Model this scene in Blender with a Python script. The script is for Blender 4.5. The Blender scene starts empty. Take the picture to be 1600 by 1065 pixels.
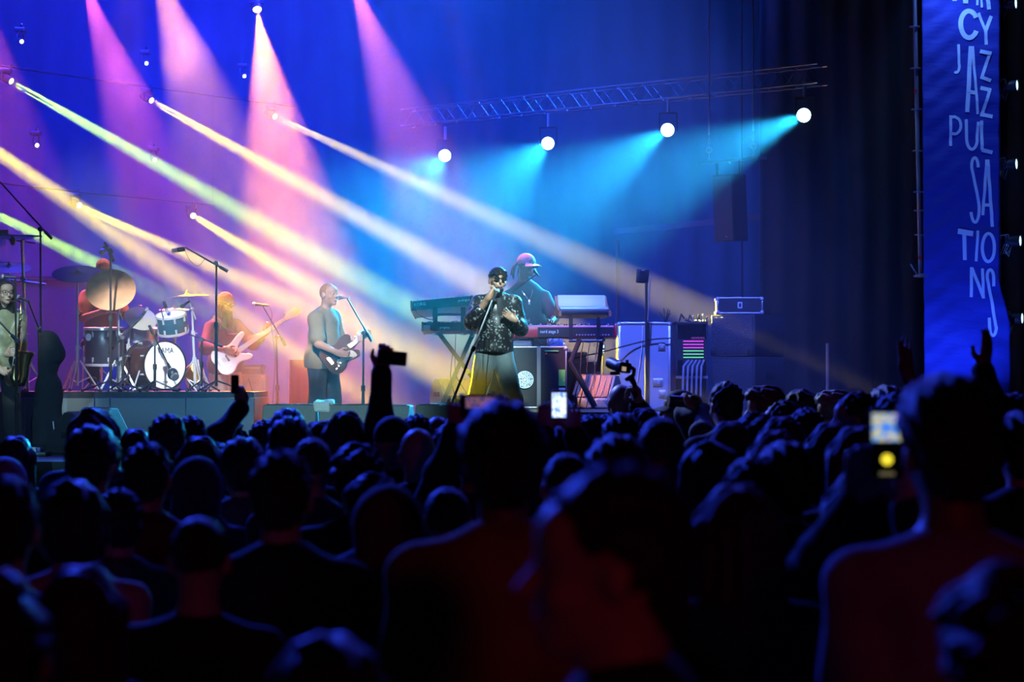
import bpy, bmesh, math, random
import numpy as np
from mathutils import Vector, Matrix, Euler, Quaternion

SC = bpy.context.scene
COL = SC.collection
random.seed(7)
PI = math.pi

# ------------------------------------------------------------------ camera
F_PX, CX, CY = 3000.0, 800.0, 532.5          # focal length in pixels of the 1600x1065 frame
CAM_Z = 1.85
HORIZON = 595.0
TILT = math.atan((HORIZON - CY) / F_PX)
cam_data = bpy.data.cameras.new('camera')
cam = bpy.data.objects.new('camera', cam_data)
COL.objects.link(cam)
cam_data.sensor_fit = 'HORIZONTAL'
cam_data.sensor_width = 36.0
cam_data.lens = 36.0 * F_PX / 1600.0
cam_data.clip_start = 0.05
cam_data.clip_end = 200
cam.location = (0, 0, CAM_Z)
cam.rotation_euler = (PI / 2 + TILT, 0, 0)
cam_data.dof.use_dof = True
cam_data.dof.focus_distance = 19.2
cam_data.dof.aperture_fstop = 2.8
SC.camera = cam

def P(px, py, d):
    """photo pixel + distance along the floor (metres in front of the camera) -> point in the place"""
    u = (px - CX) / F_PX
    v = (CY - py) / F_PX
    y = math.cos(TILT) - v * math.sin(TILT)
    z = math.sin(TILT) + v * math.cos(TILT)
    s = d / y
    return Vector((u * s, d, CAM_Z + z * s))

def PZ(px, z, d):
    return Vector(((px - CX) / F_PX * d, d, z))

# ------------------------------------------------------------------ render look
vs = SC.view_settings
vs.view_transform = 'Standard'
vs.look = 'None'
vs.gamma = 1.0
vs.use_curve_mapping = False
vs.exposure = 0.12
SC.cycles.use_denoising = True
SC.cycles.max_bounces = 4
SC.cycles.diffuse_bounces = 2
SC.cycles.glossy_bounces = 2
SC.cycles.transmission_bounces = 2
SC.cycles.volume_bounces = 0
SC.cycles.transparent_max_bounces = 6
SC.cycles.sample_clamp_indirect = 4.0
SC.cycles.light_sampling_threshold = 0.0
SC.cycles.caustics_reflective = False
SC.cycles.caustics_refractive = False

world = bpy.data.worlds.new('night')
SC.world = world
world.use_nodes = True
world.node_tree.nodes['Background'].inputs[0].default_value = (0.010, 0.016, 0.10, 1)
world.node_tree.nodes['Background'].inputs[1].default_value = 0.05

# ------------------------------------------------------------------ lamps
def aim(o, src, dst):
    o.location = src
    o.rotation_euler = (Vector(dst) - Vector(src)).to_track_quat('-Z', 'Y').to_euler()

def spot(name, src, dst, color, power, angle, blend=0.3, size=0.05):
    l = bpy.data.lights.new(name, 'SPOT')
    l.color = color
    l.energy = power
    l.spot_size = math.radians(angle)
    l.spot_blend = blend
    l.shadow_soft_size = size
    o = bpy.data.objects.new(name, l)
    COL.objects.link(o)
    aim(o, src, dst)
    return o

def beam(name, src, dst, color, power, size, spread):
    l = bpy.data.lights.new(name, 'AREA')
    l.shape = 'DISK'
    l.size = size
    l.color = color
    l.energy = power
    l.spread = math.radians(spread)
    o = bpy.data.objects.new(name, l)
    COL.objects.link(o)
    aim(o, src, dst)
    return o
# yellow moving-head beams: lens position, a point the beam passes, colour, power
YEL = (1.0, 0.76, 0.0); GRN = (0.50, 1.0, 0.0); PALE = (1.0, 0.82, 0.10)
YELLOW_BEAMS = [
    (P(18, 127, 24.6), P(720, 527, 21.5), GRN, 1.3),
    (P(237, 157, 26.3), P(745, 442, 22.3), YEL, 1.15),
    (P(430, 182, 27.8), P(1132, 507, 21.75), PALE, 0.6),
    (P(-200, 100, 22.9), P(330, 470, 21.2), YEL, 1.5),
    (P(-75, 300, 23.9), P(300, 487, 21.6), GRN, 0.9),
    (P(124, 321, 25.6), P(620, 548, 20.8), YEL, 0.9),
    (P(302, 337, 26.8), P(722, 592, 18.5), YEL, 0.65),
]
BEAM_POWER = 380000
ORANGE_BEAMS = [
    (P(128, -40, 25.2), P(285, 420, 22.8), (1.0, 0.14, 0.22), 1.2, 19),
    (P(236, -70, 25.2), P(370, 330, 22.8), (1.0, 0.33, 0.0), 1.35, 21),
    (P(402, 15, 25.2), P(460, 400, 22.8), (1.0, 0.25, 0.0), 4.4, 22),
    (P(545, -45, 25.2), P(715, 420, 22.8), (1.0, 0.22, 0.22), 1.3, 20),
    (P(-45, -60, 25.2), P(60, 420, 22.8), (1.0, 0.15, 0.30), 0.6, 20),
]
ORANGE_POWER = 15500
CYAN_LAMPS = [
    (P(695, 243, 27.5), P(520, 420, 20.5), 0.7),
    (P(856, 224, 26.4), P(620, 430, 19.8), 0.9),
    (P(1043, 203, 25.2), P(690, 440, 19.5), 0.9),
    (P(1256, 180, 24.0), P(770, 400, 19.5), 1.0),
]
CYAN_POWER = 18000
def frame_cols(d, a, r):
    x = d.cross(Vector((0, 0, 1))).normalized(); y = x.cross(d)
    return (x * math.cos(a) + y * math.sin(a)) * r
def in_front(src, dst, d):
    return Vector(src) + (Vector(dst) - Vector(src)).normalized() * d

for src, dst, c, k in YELLOW_BEAMS:      # three emitters behind each lens make a beam that starts as wide as the lens
    for a in (0.5, 2.6, 4.7):
        off = frame_cols((dst - src).normalized(), a, 0.032)
        spot('beam_light', in_front(src, dst, .012) + off, dst + off * 1.5, c, BEAM_POWER * k / 3, 2.9, 0.35, 0.002)
for src, dst, c, k, a in ORANGE_BEAMS:
    spot('orange_spot_light', in_front(src, dst, .02), dst, c, ORANGE_POWER * k, a, 0.7, 0.01)
for src, dst, k in CYAN_LAMPS:
    spot('cyan_wash_light', in_front(src, dst, .05), dst, (0.02, 0.50, 1.0), CYAN_POWER * k, 24, 0.9, 0.05)

# deep blue washes over the stage, thrown at the upper part of the backdrop
for x, y, k in ((-7.0, 22.6, 0.8), (-3.8, 22.8, 1.0), (-1.0, 23.2, 0.8), (1.6, 23.6, 0.18)):
    spot('blue_wash_light', (x, y, 9.0), (x * 0.95, y + 5.5, 4.6), (0.010, 0.022 if x < -2 else 0.09, 1.0), 11000 * k, 95, 0.95, 0.1)
for x, y, k in ((-6.0, 25.0, 1.0), (-2.5, 25.5, 1.0)):
    spot('blue_wash_light', (x, y, 8.6), (x * 0.9, y - 2.0, 1.2), (0.03, 0.03, 1.0), 1300 * k, 110, 0.9, 0.1)
# front wash on the band, hung over the lip of the stage
for (px, d, z, c, k) in ((782, 18.4, 2.5, (.62, .95, 1.0), 2.6), (512, 20.3, 2.5, (1.0, .80, .66), 1.7), (357, 22.7, 2.5, (.8, .85, 1.0), 0.7),
                         (235, 21.2, 2.1, (.80, .90, 1.0), 4.6), (845, 20.2, 2.5, (.55, .68, 1.0), 0.9), (15, 19.0, 2.4, (.65, .9, .9), 1.0)):
    t = PZ(px, z, d)
    spot('front_wash_light', (t.x * 0.8 + (0.7 if px == 782 else -0.8), 14.2, 5.4), t, c, 1300 * k, 12, 0.7, 0.1)
# teal wash along the stage front from the front-of-house tower, clear of the crowd's heads
spot('tower_wash_light', (-3.5, 1.0, 7.5), PZ(480, 1.35, 17.8), (.40, .85, 1.0), 7000, 9, 0.6, 0.15)
spot('tower_wash_light', (-4.5, 1.0, 7.5), PZ(190, 1.45, 20.2), (.22, .58, 1.0), 6500, 11, 0.6, 0.15)
spot('drummer_fill_light', (-4.6, 24.4, 10.0), PZ(165, 2.75, 22.3), (1.0, .42, .14), 6000, 8, 0.8, 0.05)  # added amber fill so the drummer does not sink into the dark
# amber back light and a blue fill added to brighten the backline cases
spot('amber_side_light', (-1.8, 16.5, 6.5), PZ(932, 1.72, 19.75), (1.0, .40, .12), 4200, 5, 0.6, 0.04)
spot('backline_fill_light', (0.6, 15.5, 7.2), PZ(1080, 1.9, 21.0), (.08, .14, 1.0), 6500, 36, 0.8, 0.1)
# audience: blue spill from the stage, red glow from the bar behind
spot('audience_blue_light', (-4.5, 18.0, 7.0), (-1.2, 7.5, 1.4), (0.025, 0.06, 1.0), 8000, 54, 0.9, 0.7)
spot('audience_blue_light', (2.4, 18.4, 7.6), (0.6, 7.0, 1.4), (0.05, 0.06, 1.0), 1300, 62, 0.8, 0.7)
spot('bar_red_light', (1.6, -4.5, 2.9), (-0.3, 5.0, 1.2), (1.0, 0.045, 0.05), 62, 75, 0.9, 0.3)
# banner up- and down-lights
spot('banner_light', PZ(1492, 7.3, 22.2), PZ(1502, 5.2, 23.0), (0.12, 0.28, 1.0), 230, 80, 0.9, 0.04)
spot('banner_light', PZ(1512, 1.25, 21.9), PZ(1500, 3.2, 23.0), (0.05, 0.13, 1.0), 270, 90, 0.9, 0.04)
spot('tower_fill_light', PZ(1560, 7.0, 17.5), PZ(1530, 4.2, 23.0), (0.10, 0.20, 1.0), 130, 24, 0.7, 0.1)  # added blue fill to lift the scaffold pole and tower lamp bodies
spot('pit_fill_light', (-2.2, 17.6, 5.2), PZ(1235, 1.7, 11.6), (0.30, 0.45, 1.0), 2400, 17, 0.8, 0.1)  # local pale-blue fill added to brighten the profile faces in the pit
spot('cap_fill_light', (-1.8, 22.6, 9.8), P(823, 412, 20.55), (1.0, 0.36, 0.42), 5200, 4, 0.8, 0.05)  # small spot added to tint the keyboard player's cap pink
# ------------------------------------------------------------------ materials
MATS = {}
def mat(name, col, rough=0.6, metal=0.0, var=0.0, scale=8.0, bump=0.0, emit=None, estr=0.0, spec=0.5, sheen=0.0):
    if name in MATS:
        return MATS[name]
    m = bpy.data.materials.new(name)
    m.use_nodes = True
    nt = m.node_tree
    b = nt.nodes['Principled BSDF']
    b.inputs['Base Color'].default_value = (*col, 1)
    b.inputs['Roughness'].default_value = rough
    b.inputs['Metallic'].default_value = metal
    b.inputs['Specular IOR Level'].default_value = spec
    if sheen:
        b.inputs['Sheen Weight'].default_value = sheen
    if emit:
        b.inputs['Emission Color'].default_value = (*emit, 1)
        b.inputs['Emission Strength'].default_value = estr
    if var or bump:
        tc = nt.nodes.new('ShaderNodeTexCoord')
        nz = nt.nodes.new('ShaderNodeTexNoise')
        nz.inputs['Scale'].default_value = scale
        nz.inputs['Detail'].default_value = 3
        nt.links.new(tc.outputs['Object'], nz.inputs['Vector'])
        if var:
            rp = nt.nodes.new('ShaderNodeValToRGB')
            rp.color_ramp.elements[0].position = 0.3
            rp.color_ramp.elements[1].position = 0.7
            rp.color_ramp.elements[0].color = (*[max(0, c * (1 - var)) for c in col], 1)
            rp.color_ramp.elements[1].color = (*[min(1, c * (1 + var)) for c in col], 1)
            nt.links.new(nz.outputs['Fac'], rp.inputs[0])
            nt.links.new(rp.outputs[0], b.inputs['Base Color'])
        if bump:
            bp = nt.nodes.new('ShaderNodeBump')
            bp.inputs['Strength'].default_value = bump
            bp.inputs['Distance'].default_value = 0.02
            nt.links.new(nz.outputs['Fac'], bp.inputs['Height'])
            nt.links.new(bp.outputs[0], b.inputs['Normal'])
    MATS[name] = m
    return m

# ------------------------------------------------------------------ mesh builder
def frame(z, xhint=(1, 0, 0)):
    z = Vector(z).normalized()
    x = Vector(xhint) - z * z.dot(Vector(xhint))
    if x.length < 1e-4:
        x = Vector((0, 1, 0)) - z * z.y
    x.normalize()
    y = z.cross(x)
    return Matrix((x, y, z)).transposed()

class MB:
    def __init__(self):
        self.v = []; self.f = []
    def add(self, vs, fs):
        n = len(self.v)
        self.v += [Vector(p) for p in vs]
        self.f += [tuple(i + n for i in f) for f in fs]
        return self
    def box(self, c, s, R=None, ch=0.0):
        """box of full size s about c; ch chamfers the vertical edges seen along z"""
        c = Vector(c); R = R or Matrix.Identity(3)
        hx, hy, hz = s[0] / 2, s[1] / 2, s[2] / 2
        if ch <= 0:
            pts = [(x * hx, y * hy, z * hz) for z in (-1, 1) for x, y in ((-1, -1), (1, -1), (1, 1), (-1, 1))]
            fs = [(3, 2, 1, 0), (4, 5, 6, 7), (0, 1, 5, 4), (1, 2, 6, 5), (2, 3, 7, 6), (3, 0, 4, 7)]
        else:
            ch = min(ch, hx * 0.9, hy * 0.9, hz * 0.9)
            ring = lambda a, b, z: [(-a + ch, -b, z), (a - ch, -b, z), (a, -b + ch, z), (a, b - ch, z), (a - ch, b, z), (-a + ch, b, z), (-a, b - ch, z), (-a, -b + ch, z)]
            inner = lambda a, b, z: [(-a + ch, -b + ch * .4, z), (a - ch, -b + ch * .4, z), (a - ch * .4, -b + ch, z), (a - ch * .4, b - ch, z), (a - ch, b - ch * .4, z), (-a + ch, b - ch * .4, z), (-a + ch * .4, b - ch, z), (-a + ch * .4, -b + ch, z)]
            pts = inner(hx, hy, -hz) + ring(hx, hy, -hz + ch * .6) + ring(hx, hy, hz - ch * .6) + inner(hx, hy, hz)
            fs = [tuple(range(7, -1, -1)), tuple(range(24, 32))]
            for L in range(3):
                for i in range(8):
                    j = (i + 1) % 8
                    fs.append((L * 8 + i, L * 8 + j, L * 8 + 8 + j, L * 8 + 8 + i))
        return self.add([c + R @ Vector(p) for p in pts], fs)
    def cyl(self, a, b, ra, rb=None, n=12, caps=True):
        a = Vector(a); b = Vector(b); rb = ra if rb is None else rb
        R = frame(b - a)
        pts = []
        for c, r in ((a, ra), (b, rb)):
            pts += [c + R @ Vector((r * math.cos(2 * PI * i / n), r * math.sin(2 * PI * i / n), 0)) for i in range(n)]
        fs = [(i, (i + 1) % n, n + (i + 1) % n, n + i) for i in range(n)]
        if caps:
            fs += [tuple(range(n - 1, -1, -1)), tuple(range(n, 2 * n))]
        return self.add(pts, fs)
    def tube(self, pts, r, n=8):
        pts = [Vector(p) for p in pts]
        rs = r if isinstance(r, (list, tuple)) else [r] * len(pts)
        vs = []; fs = []
        x = None
        for k, p in enumerate(pts):
            t = (pts[min(k + 1, len(pts) - 1)] - pts[max(k - 1, 0)])
            if t.length < 1e-9: t = Vector((0, 0, 1))
            R = frame(t, x if x is not None else (1, 0, 0.013))
            x = R.col[0].copy()
            vs += [p + R @ Vector((rs[k] * math.cos(2 * PI * i / n), rs[k] * math.sin(2 * PI * i / n), 0)) for i in range(n)]
        for k in range(len(pts) - 1):
            for i in range(n):
                j = (i + 1) % n
                fs.append((k * n + i, k * n + j, (k + 1) * n + j, (k + 1) * n + i))
        fs.append(tuple(range(n - 1, -1, -1)))
        fs.append(tuple((len(pts) - 1) * n + i for i in range(n)))
        return self.add(vs, fs)
    def lathe(self, prof, c=(0, 0, 0), axis=(0, 0, 1), n=24, closed=False):
        """profile of (radius, height) about the axis through c"""
        c = Vector(c); R = frame(axis)
        vs = []; fs = []
        m = len(prof)
        for r, h in prof:
            vs += [c + R @ Vector((r * math.cos(2 * PI * i / n), r * math.sin(2 * PI * i / n), h)) for i in range(n)]
        for k in range(m - 1 + (1 if closed else 0)):
            k2 = (k + 1) % m
            for i in range(n):
                j = (i + 1) % n
                fs.append((k * n + i, k * n + j, k2 * n + j, k2 * n + i))
        if not closed:
            if prof[0][0] > 1e-6: fs.append(tuple(range(n - 1, -1, -1)))
            if prof[-1][0] > 1e-6: fs.append(tuple((m - 1) * n + i for i in range(n)))
        return self.add(vs, fs)
    def prism(self, poly, t, M=None):
        """outline poly in the xy plane, extruded by t along z (centred), moved by M"""
        M = M or Matrix.Identity(4)
        n = len(poly)
        vs = [M @ Vector((x, y, -t / 2)) for x, y in poly] + [M @ Vector((x, y, t / 2)) for x, y in poly]
        fs = [tuple(range(n - 1, -1, -1)), tuple(range(n, 2 * n))]
        fs += [(i, (i + 1) % n, n + (i + 1) % n, n + i) for i in range(n)]
        return self.add(vs, fs)
    def ball(self, c, r, n=10, m=7):
        c = Vector(c)
        r = Vector(r) if isinstance(r, (tuple, list, Vector)) else Vector((r, r, r))
        vs = [c + Vector((0, 0, -r.z))]
        for k in range(1, m):
            a = -PI / 2 + PI * k / m
            vs += [c + Vector((r.x * math.cos(a) * math.cos(2 * PI * i / n), r.y * math.cos(a) * math.sin(2 * PI * i / n), r.z * math.sin(a))) for i in range(n)]
        vs.append(c + Vector((0, 0, r.z)))
        fs = [(0, 1 + (i + 1) % n, 1 + i) for i in range(n)]
        for k in range(m - 2):
            for i in range(n):
                j = (i + 1) % n
                fs.append((1 + k * n + i, 1 + k * n + j, 1 + (k + 1) * n + j, 1 + (k + 1) * n + i))
        e = len(vs) - 1
        fs += [(e, 1 + (m - 2) * n + i, 1 + (m - 2) * n + (i + 1) % n) for i in range(n)]
        return self.add(vs, fs)
    def build(self, name, m, parent=None, smooth=35, world=True, fix=True):
        me = bpy.data.meshes.new(name)
        vs = self.v
        if parent is not None and world:
            inv = wm(parent).inverted()
            vs = [inv @ p for p in vs]
        me.from_pydata([tuple(p) for p in vs], [], self.f)
        if fix:
            bm = bmesh.new(); bm.from_mesh(me)
            bmesh.ops.recalc_face_normals(bm, faces=bm.faces)
            bm.to_mesh(me); bm.free()
        if smooth:
            me.shade_smooth()
            me.set_sharp_from_angle(angle=math.radians(smooth))
        if m: me.materials.append(m)
        return link(name, me, parent)

def wm(o):
    """world matrix of an unscaled-parent chain, without waiting for the depsgraph"""
    m = Matrix.LocRotScale(o.location, o.rotation_euler, o.scale)
    return wm(o.parent) @ m if o.parent else m

def link(name, data, parent=None):
    o = bpy.data.objects.new(name, data)
    COL.objects.link(o)
    o.parent = parent
    return o

def thing(name, label, cat, loc=(0, 0, 0), rz=0.0, group=None, scale=1.0):
    o = link(name, None)
    o.empty_display_size = 0.1
    o.location = loc
    o.rotation_euler = (0, 0, rz)
    o.scale = (scale,) * 3
    return tag(o, label, cat, group)

def tag(o, label, cat, group=None, kind=None):
    o['label'] = label; o['category'] = cat
    if group: o['group'] = group
    if kind: o['kind'] = kind
    return o

def struct(o, label=None):
    o['kind'] = 'structure'
    if label: o['label'] = label
    return o

def lay_text(txt, size, m, parent, origin, xdir, ydir, name='lettering', depth=0.0006, squeeze=1.0, align='LEFT', proud=0.0012):
    """flat raised lettering lying on a surface: origin, reading direction and up direction in world space"""
    cu = bpy.data.curves.new(name, 'FONT')
    cu.body = txt; cu.size = size; cu.extrude = depth; cu.align_x = align
    cu.resolution_u = 2
    t = bpy.data.objects.new(name, cu)
    me = bpy.data.meshes.new_from_object(t)
    bpy.data.objects.remove(t); bpy.data.curves.remove(cu)
    x = Vector(xdir).normalized(); y = Vector(ydir); y = (y - x * x.dot(y)).normalized(); z = x.cross(y)
    M = Matrix.Translation(Vector(origin) + z * proud) @ Matrix((x, y, z)).transposed().to_4x4() @ Matrix.Diagonal((squeeze, 1, 1, 1))
    if parent is not None: M = wm(parent).inverted() @ M
    me.transform(M)
    me.materials.clear(); me.materials.append(m)
    return link(name, me, parent)

# ------------------------------------------------------------------ smooth solids (signed distance -> surface nets)
def _smin(a, b, k):
    h = np.clip(0.5 + 0.5 * (b - a) / k, 0, 1)
    return b + (a - b) * h - k * h * (1 - h)

def cap(a, b, ra, rb=None, k=0.02):
    return ('cap', np.array(a, float), np.array(b, float), ra, ra if rb is None else rb, k)
def ell(c, r, R=None, k=0.02, sub=False):
    return ('ell', np.array(c, float), np.array(r, float), None if R is None else np.array(R, float), k, sub)
def rbox(c, h, R=None, r=0.01, k=0.01, sub=False):
    return ('box', np.array(c, float), np.array(h, float), None if R is None else np.array(R, float), r, k, sub)
def cut(p, n):
    return ('cut', np.array(p, float), np.array(n, float))

def sdf_mesh(name, prims, vox=0.01, infl=0.0, noise=None):
    lo = np.full(3, 1e9); hi = -lo
    for q in prims:
        if q[0] == 'cap':
            r = max(q[3], q[4])
            lo = np.minimum(lo, np.minimum(q[1], q[2]) - r); hi = np.maximum(hi, np.maximum(q[1], q[2]) + r)
        elif q[0] in ('ell', 'box') and not q[-1]:
            r = q[2] if q[3] is None else np.full(3, np.linalg.norm(q[2]) if q[0] == 'box' else q[2].max())
            lo = np.minimum(lo, q[1] - r - .01); hi = np.maximum(hi, q[1] + r + .01)
    lo -= infl + 2.5 * vox; hi += infl + 2.5 * vox
    n = np.ceil((hi - lo) / vox).astype(int) + 1
    ax = [lo[i] + vox * np.arange(n[i]) for i in range(3)]
    D = np.full(n, 0.5, np.float32)
    for q in prims:
        if q[0] == 'cap':
            r = max(q[3], q[4]); k = q[5]; sub = False
            blo = np.minimum(q[1], q[2]) - r; bhi = np.maximum(q[1], q[2]) + r
        elif q[0] in ('ell', 'box'):
            r = q[2] if q[3] is None else np.full(3, np.linalg.norm(q[2]) if q[0] == 'box' else q[2].max())
            k = q[-2]; sub = q[-1]; blo = q[1] - r; bhi = q[1] + r
        else:
            blo, bhi, k, sub = lo, hi, 0, False
        mg = infl + 3 * vox + k
        i0 = np.clip(((blo - mg - lo) / vox).astype(int), 0, n - 1)
        i1 = np.clip(((bhi + mg - lo) / vox).astype(int) + 2, 1, n)
        sl = tuple(slice(i0[i], i1[i]) for i in range(3))
        X, Y, Z = np.meshgrid(*[ax[i][sl[i]].astype(np.float32) for i in range(3)], indexing='ij')
        if q[0] == 'cap':
            a, b = q[1], q[2]; ab = b - a; L = float(ab @ ab) + 1e-12
            px, py, pz = X - a[0], Y - a[1], Z - a[2]
            h = np.clip((px * ab[0] + py * ab[1] + pz * ab[2]) / L, 0, 1)
            d = np.sqrt((px - h * ab[0]) ** 2 + (py - h * ab[1]) ** 2 + (pz - h * ab[2]) ** 2) - (q[3] + (q[4] - q[3]) * h)
        elif q[0] in ('ell', 'box'):
            px, py, pz = X - q[1][0], Y - q[1][1], Z - q[1][2]
            if q[3] is not None:
                R = q[3]
                px, py, pz = (R[0, 0] * px + R[1, 0] * py + R[2, 0] * pz, R[0, 1] * px + R[1, 1] * py + R[2, 1] * pz, R[0, 2] * px + R[1, 2] * py + R[2, 2] * pz)
            r = q[2]
            if q[0] == 'ell':
                k0 = np.sqrt((px / r[0]) ** 2 + (py / r[1]) ** 2 + (pz / r[2]) ** 2)
                k1 = np.sqrt((px / r[0] ** 2) ** 2 + (py / r[1] ** 2) ** 2 + (pz / r[2] ** 2) ** 2) + 1e-6
                d = k0 * (k0 - 1) / k1
            else:
                rr = q[4]
                qx, qy, qz = np.abs(px) - r[0] + rr, np.abs(py) - r[1] + rr, np.abs(pz) - r[2] + rr
                d = np.sqrt(np.maximum(qx, 0) ** 2 + np.maximum(qy, 0) ** 2 + np.maximum(qz, 0) ** 2) + np.minimum(np.maximum(qx, np.maximum(qy, qz)), 0) - rr
        else:
            d = (X - q[1][0]) * q[2][0] + (Y - q[1][1]) * q[2][1] + (Z - q[1][2]) * q[2][2]
            D[sl] = np.maximum(D[sl], d + infl)
            continue
        if sub:
            D[sl] = -_smin(-D[sl], d, k) if k > 0 else np.maximum(D[sl], -d)
        else:
            D[sl] = _smin(D[sl], d, k) if k > 0 else np.minimum(D[sl], d)
    if noise:
        amp, sc, seed = noise[:3]; zs = noise[3] if len(noise) > 3 else 1.0
        X, Y, Z = np.meshgrid(*[a.astype(np.float32) for a in ax], indexing='ij')
        rs = np.random.RandomState(seed)
        w = np.zeros_like(D)
        for _ in range(5):
            dv = rs.normal(size=3); dv /= np.linalg.norm(dv)
            w += np.sin(sc * (0.7 + 0.8 * rs.rand()) * (X * dv[0] + Y * dv[1] + Z * dv[2] * zs) + rs.rand() * 6.3)
        D += amp * w / 2.2
    D -= infl
    S = D < 0
    cs = S[:-1, :-1, :-1].astype(np.int8)
    tot = sum(S[i:n[0] - 1 + i, j:n[1] - 1 + j, k:n[2] - 1 + k].astype(np.int8) for i in (0, 1) for j in (0, 1) for k in (0, 1))
    act = (tot > 0) & (tot < 8)
    idx = np.full(act.shape, -1, np.int64)
    ci = np.argwhere(act)
    idx[act] = np.arange(len(ci))
    acc = np.zeros((len(ci), 3)); cnt = np.zeros(len(ci))
    cor = [(i, j, k) for i in (0, 1) for j in (0, 1) for k in (0, 1)]
    vals = {c: D[ci[:, 0] + c[0], ci[:, 1] + c[1], ci[:, 2] + c[2]] for c in cor}
    for c in cor:
        for a in range(3):
            if c[a] == 0:
                e = list(c); e[a] = 1; e = tuple(e)
                va, vb = vals[c], vals[e]
                x = (va < 0) != (vb < 0)
                t = np.where(x, va / np.where(x, va - vb, 1), 0)
                pt = np.array(c, float)[None, :].repeat(len(ci), 0); pt[:, a] = t
                acc += pt * x[:, None]; cnt += x
    V = lo + vox * (ci + acc / np.maximum(cnt, 1)[:, None])
    quads = []
    for a in range(3):
        b, c = (a + 1) % 3, (a + 2) % 3
        s0 = [slice(None)] * 3; s1 = [slice(None)] * 3
        s0[a] = slice(0, -1); s1[a] = slice(1, None)
        for flip in (False, True):
            x = (S[tuple(s0)] & ~S[tuple(s1)]) if not flip else (~S[tuple(s0)] & S[tuple(s1)])
            e = np.argwhere(x)
            e = e[(e[:, b] > 0) & (e[:, c] > 0) & (e[:, b] < n[b] - 1) & (e[:, c] < n[c] - 1)]
            if not len(e): continue
            def at(db, dc):
                g = e.copy(); g[:, b] += db; g[:, c] += dc
                return idx[g[:, 0], g[:, 1], g[:, 2]]
            q = np.stack([at(-1, -1), at(0, -1), at(0, 0), at(-1, 0)], 1)
            quads.append(q[:, ::-1] if flip else q)
    Q = np.concatenate(quads)
    me = bpy.data.meshes.new(name)
    me.vertices.add(len(V)); me.vertices.foreach_set('co', V.astype(np.float32).ravel())
    me.loops.add(4 * len(Q)); me.loops.foreach_set('vertex_index', Q.astype(np.int32).ravel())
    me.polygons.add(len(Q)); me.polygons.foreach_set('loop_start', np.arange(0, 4 * len(Q), 4, dtype=np.int32))
    me.update(calc_edges=True); me.validate()
    me.shade_smooth()
    return me

def sdf_obj(name, prims, m, parent=None, vox=0.01, infl=0.0, noise=None):
    me = sdf_mesh(name, prims, vox, infl, noise)
    me.materials.append(m)
    return link(name, me, parent)
# ------------------------------------------------------------------ people (local space: feet at z = 0, facing -y, their right hand at -x)
def rot(yaw=0, pitch=0, roll=0):
    """yaw > 0 turns the face towards +x, pitch > 0 looks up"""
    return Euler((math.radians(-pitch), math.radians(roll), 0)).to_matrix() if not yaw else Matrix.Rotation(math.radians(yaw), 3, 'Z') @ Euler((math.radians(-pitch), math.radians(roll), 0)).to_matrix()

def base_pose():
    return dict(pelvis=(0, 0, .97), neck=(0, .01, 1.475), head=(0, -.012, 1.632), hr=rot(),
                sh=[(-.18, .01, 1.405), (.18, .01, 1.405)], el=[(-.225, .03, 1.14), (.225, .03, 1.14)],
                wr=[(-.225, -.04, .89), (.225, -.04, .89)],
                hd=[(0, -.15, -1), (0, -.15, -1)], ht=[(.2, -1, 0), (-.2, -1, 0)], curl=[.45, .45],
                hip=[(-.09, 0, .93), (.09, 0, .93)], kn=[(-.10, -.02, .5), (.10, -.02, .5)],
                an=[(-.105, .02, .09), (.105, .02, .09)], toe=[(-.125, -.15, .045), (.125, -.15, .045)], girth=1.0)

def V3(a): return Vector(a)

def head_prims(J, ears=True):
    c = V3(J['head']); R = J['hr']
    T = lambda p: c + R @ Vector(p)
    Rn = np.array(R)
    pr = [ell(T((0, .012, .03)), (.075, .096, .09), Rn, .02),
          ell(T((0, -.025, -.045)), (.056, .066, .068), Rn, .03),
          ell(T((0, -.068, -.092)), (.026, .022, .022), Rn, .02),
          ell(T((0, -.06, .045)), (.06, .035, .045), Rn, .02),
          cap(T((0, -.088, .012)), T((0, -.112, -.026)), .009, .015, .01),
          ell(T((.042, -.062, -.03)), (.022, .022, .022), Rn, .015), ell(T((-.042, -.062, -.03)), (.022, .022, .022), Rn, .015),
          ell(T((.031, -.1, .008)), (.017, .014, .011), Rn, .01, True), ell(T((-.031, -.1, .008)), (.017, .014, .011), Rn, .01, True),
          cap(T((-.018, -.093, -.062)), T((.018, -.093, -.062)), .008, .008, .008)]
    if ears:
        for s in (-1, 1):
            pr.append(ell(T((s * .079, .012, -.005)), (.011, .021, .034), Rn, .008))
    nb = V3(J['neck'])
    pr.append(cap(nb + Vector((0, 0, -.03)), T((0, .03, -.055)), .062, .052, .03))
    return pr

def hand_prims(wr, d, t, curl, thumb=.5):
    wr = V3(wr); d = V3(d).normalized(); t = V3(t); t = (t - d * t.dot(d)).normalized()
    return wr, d, t, curl, thumb

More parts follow.
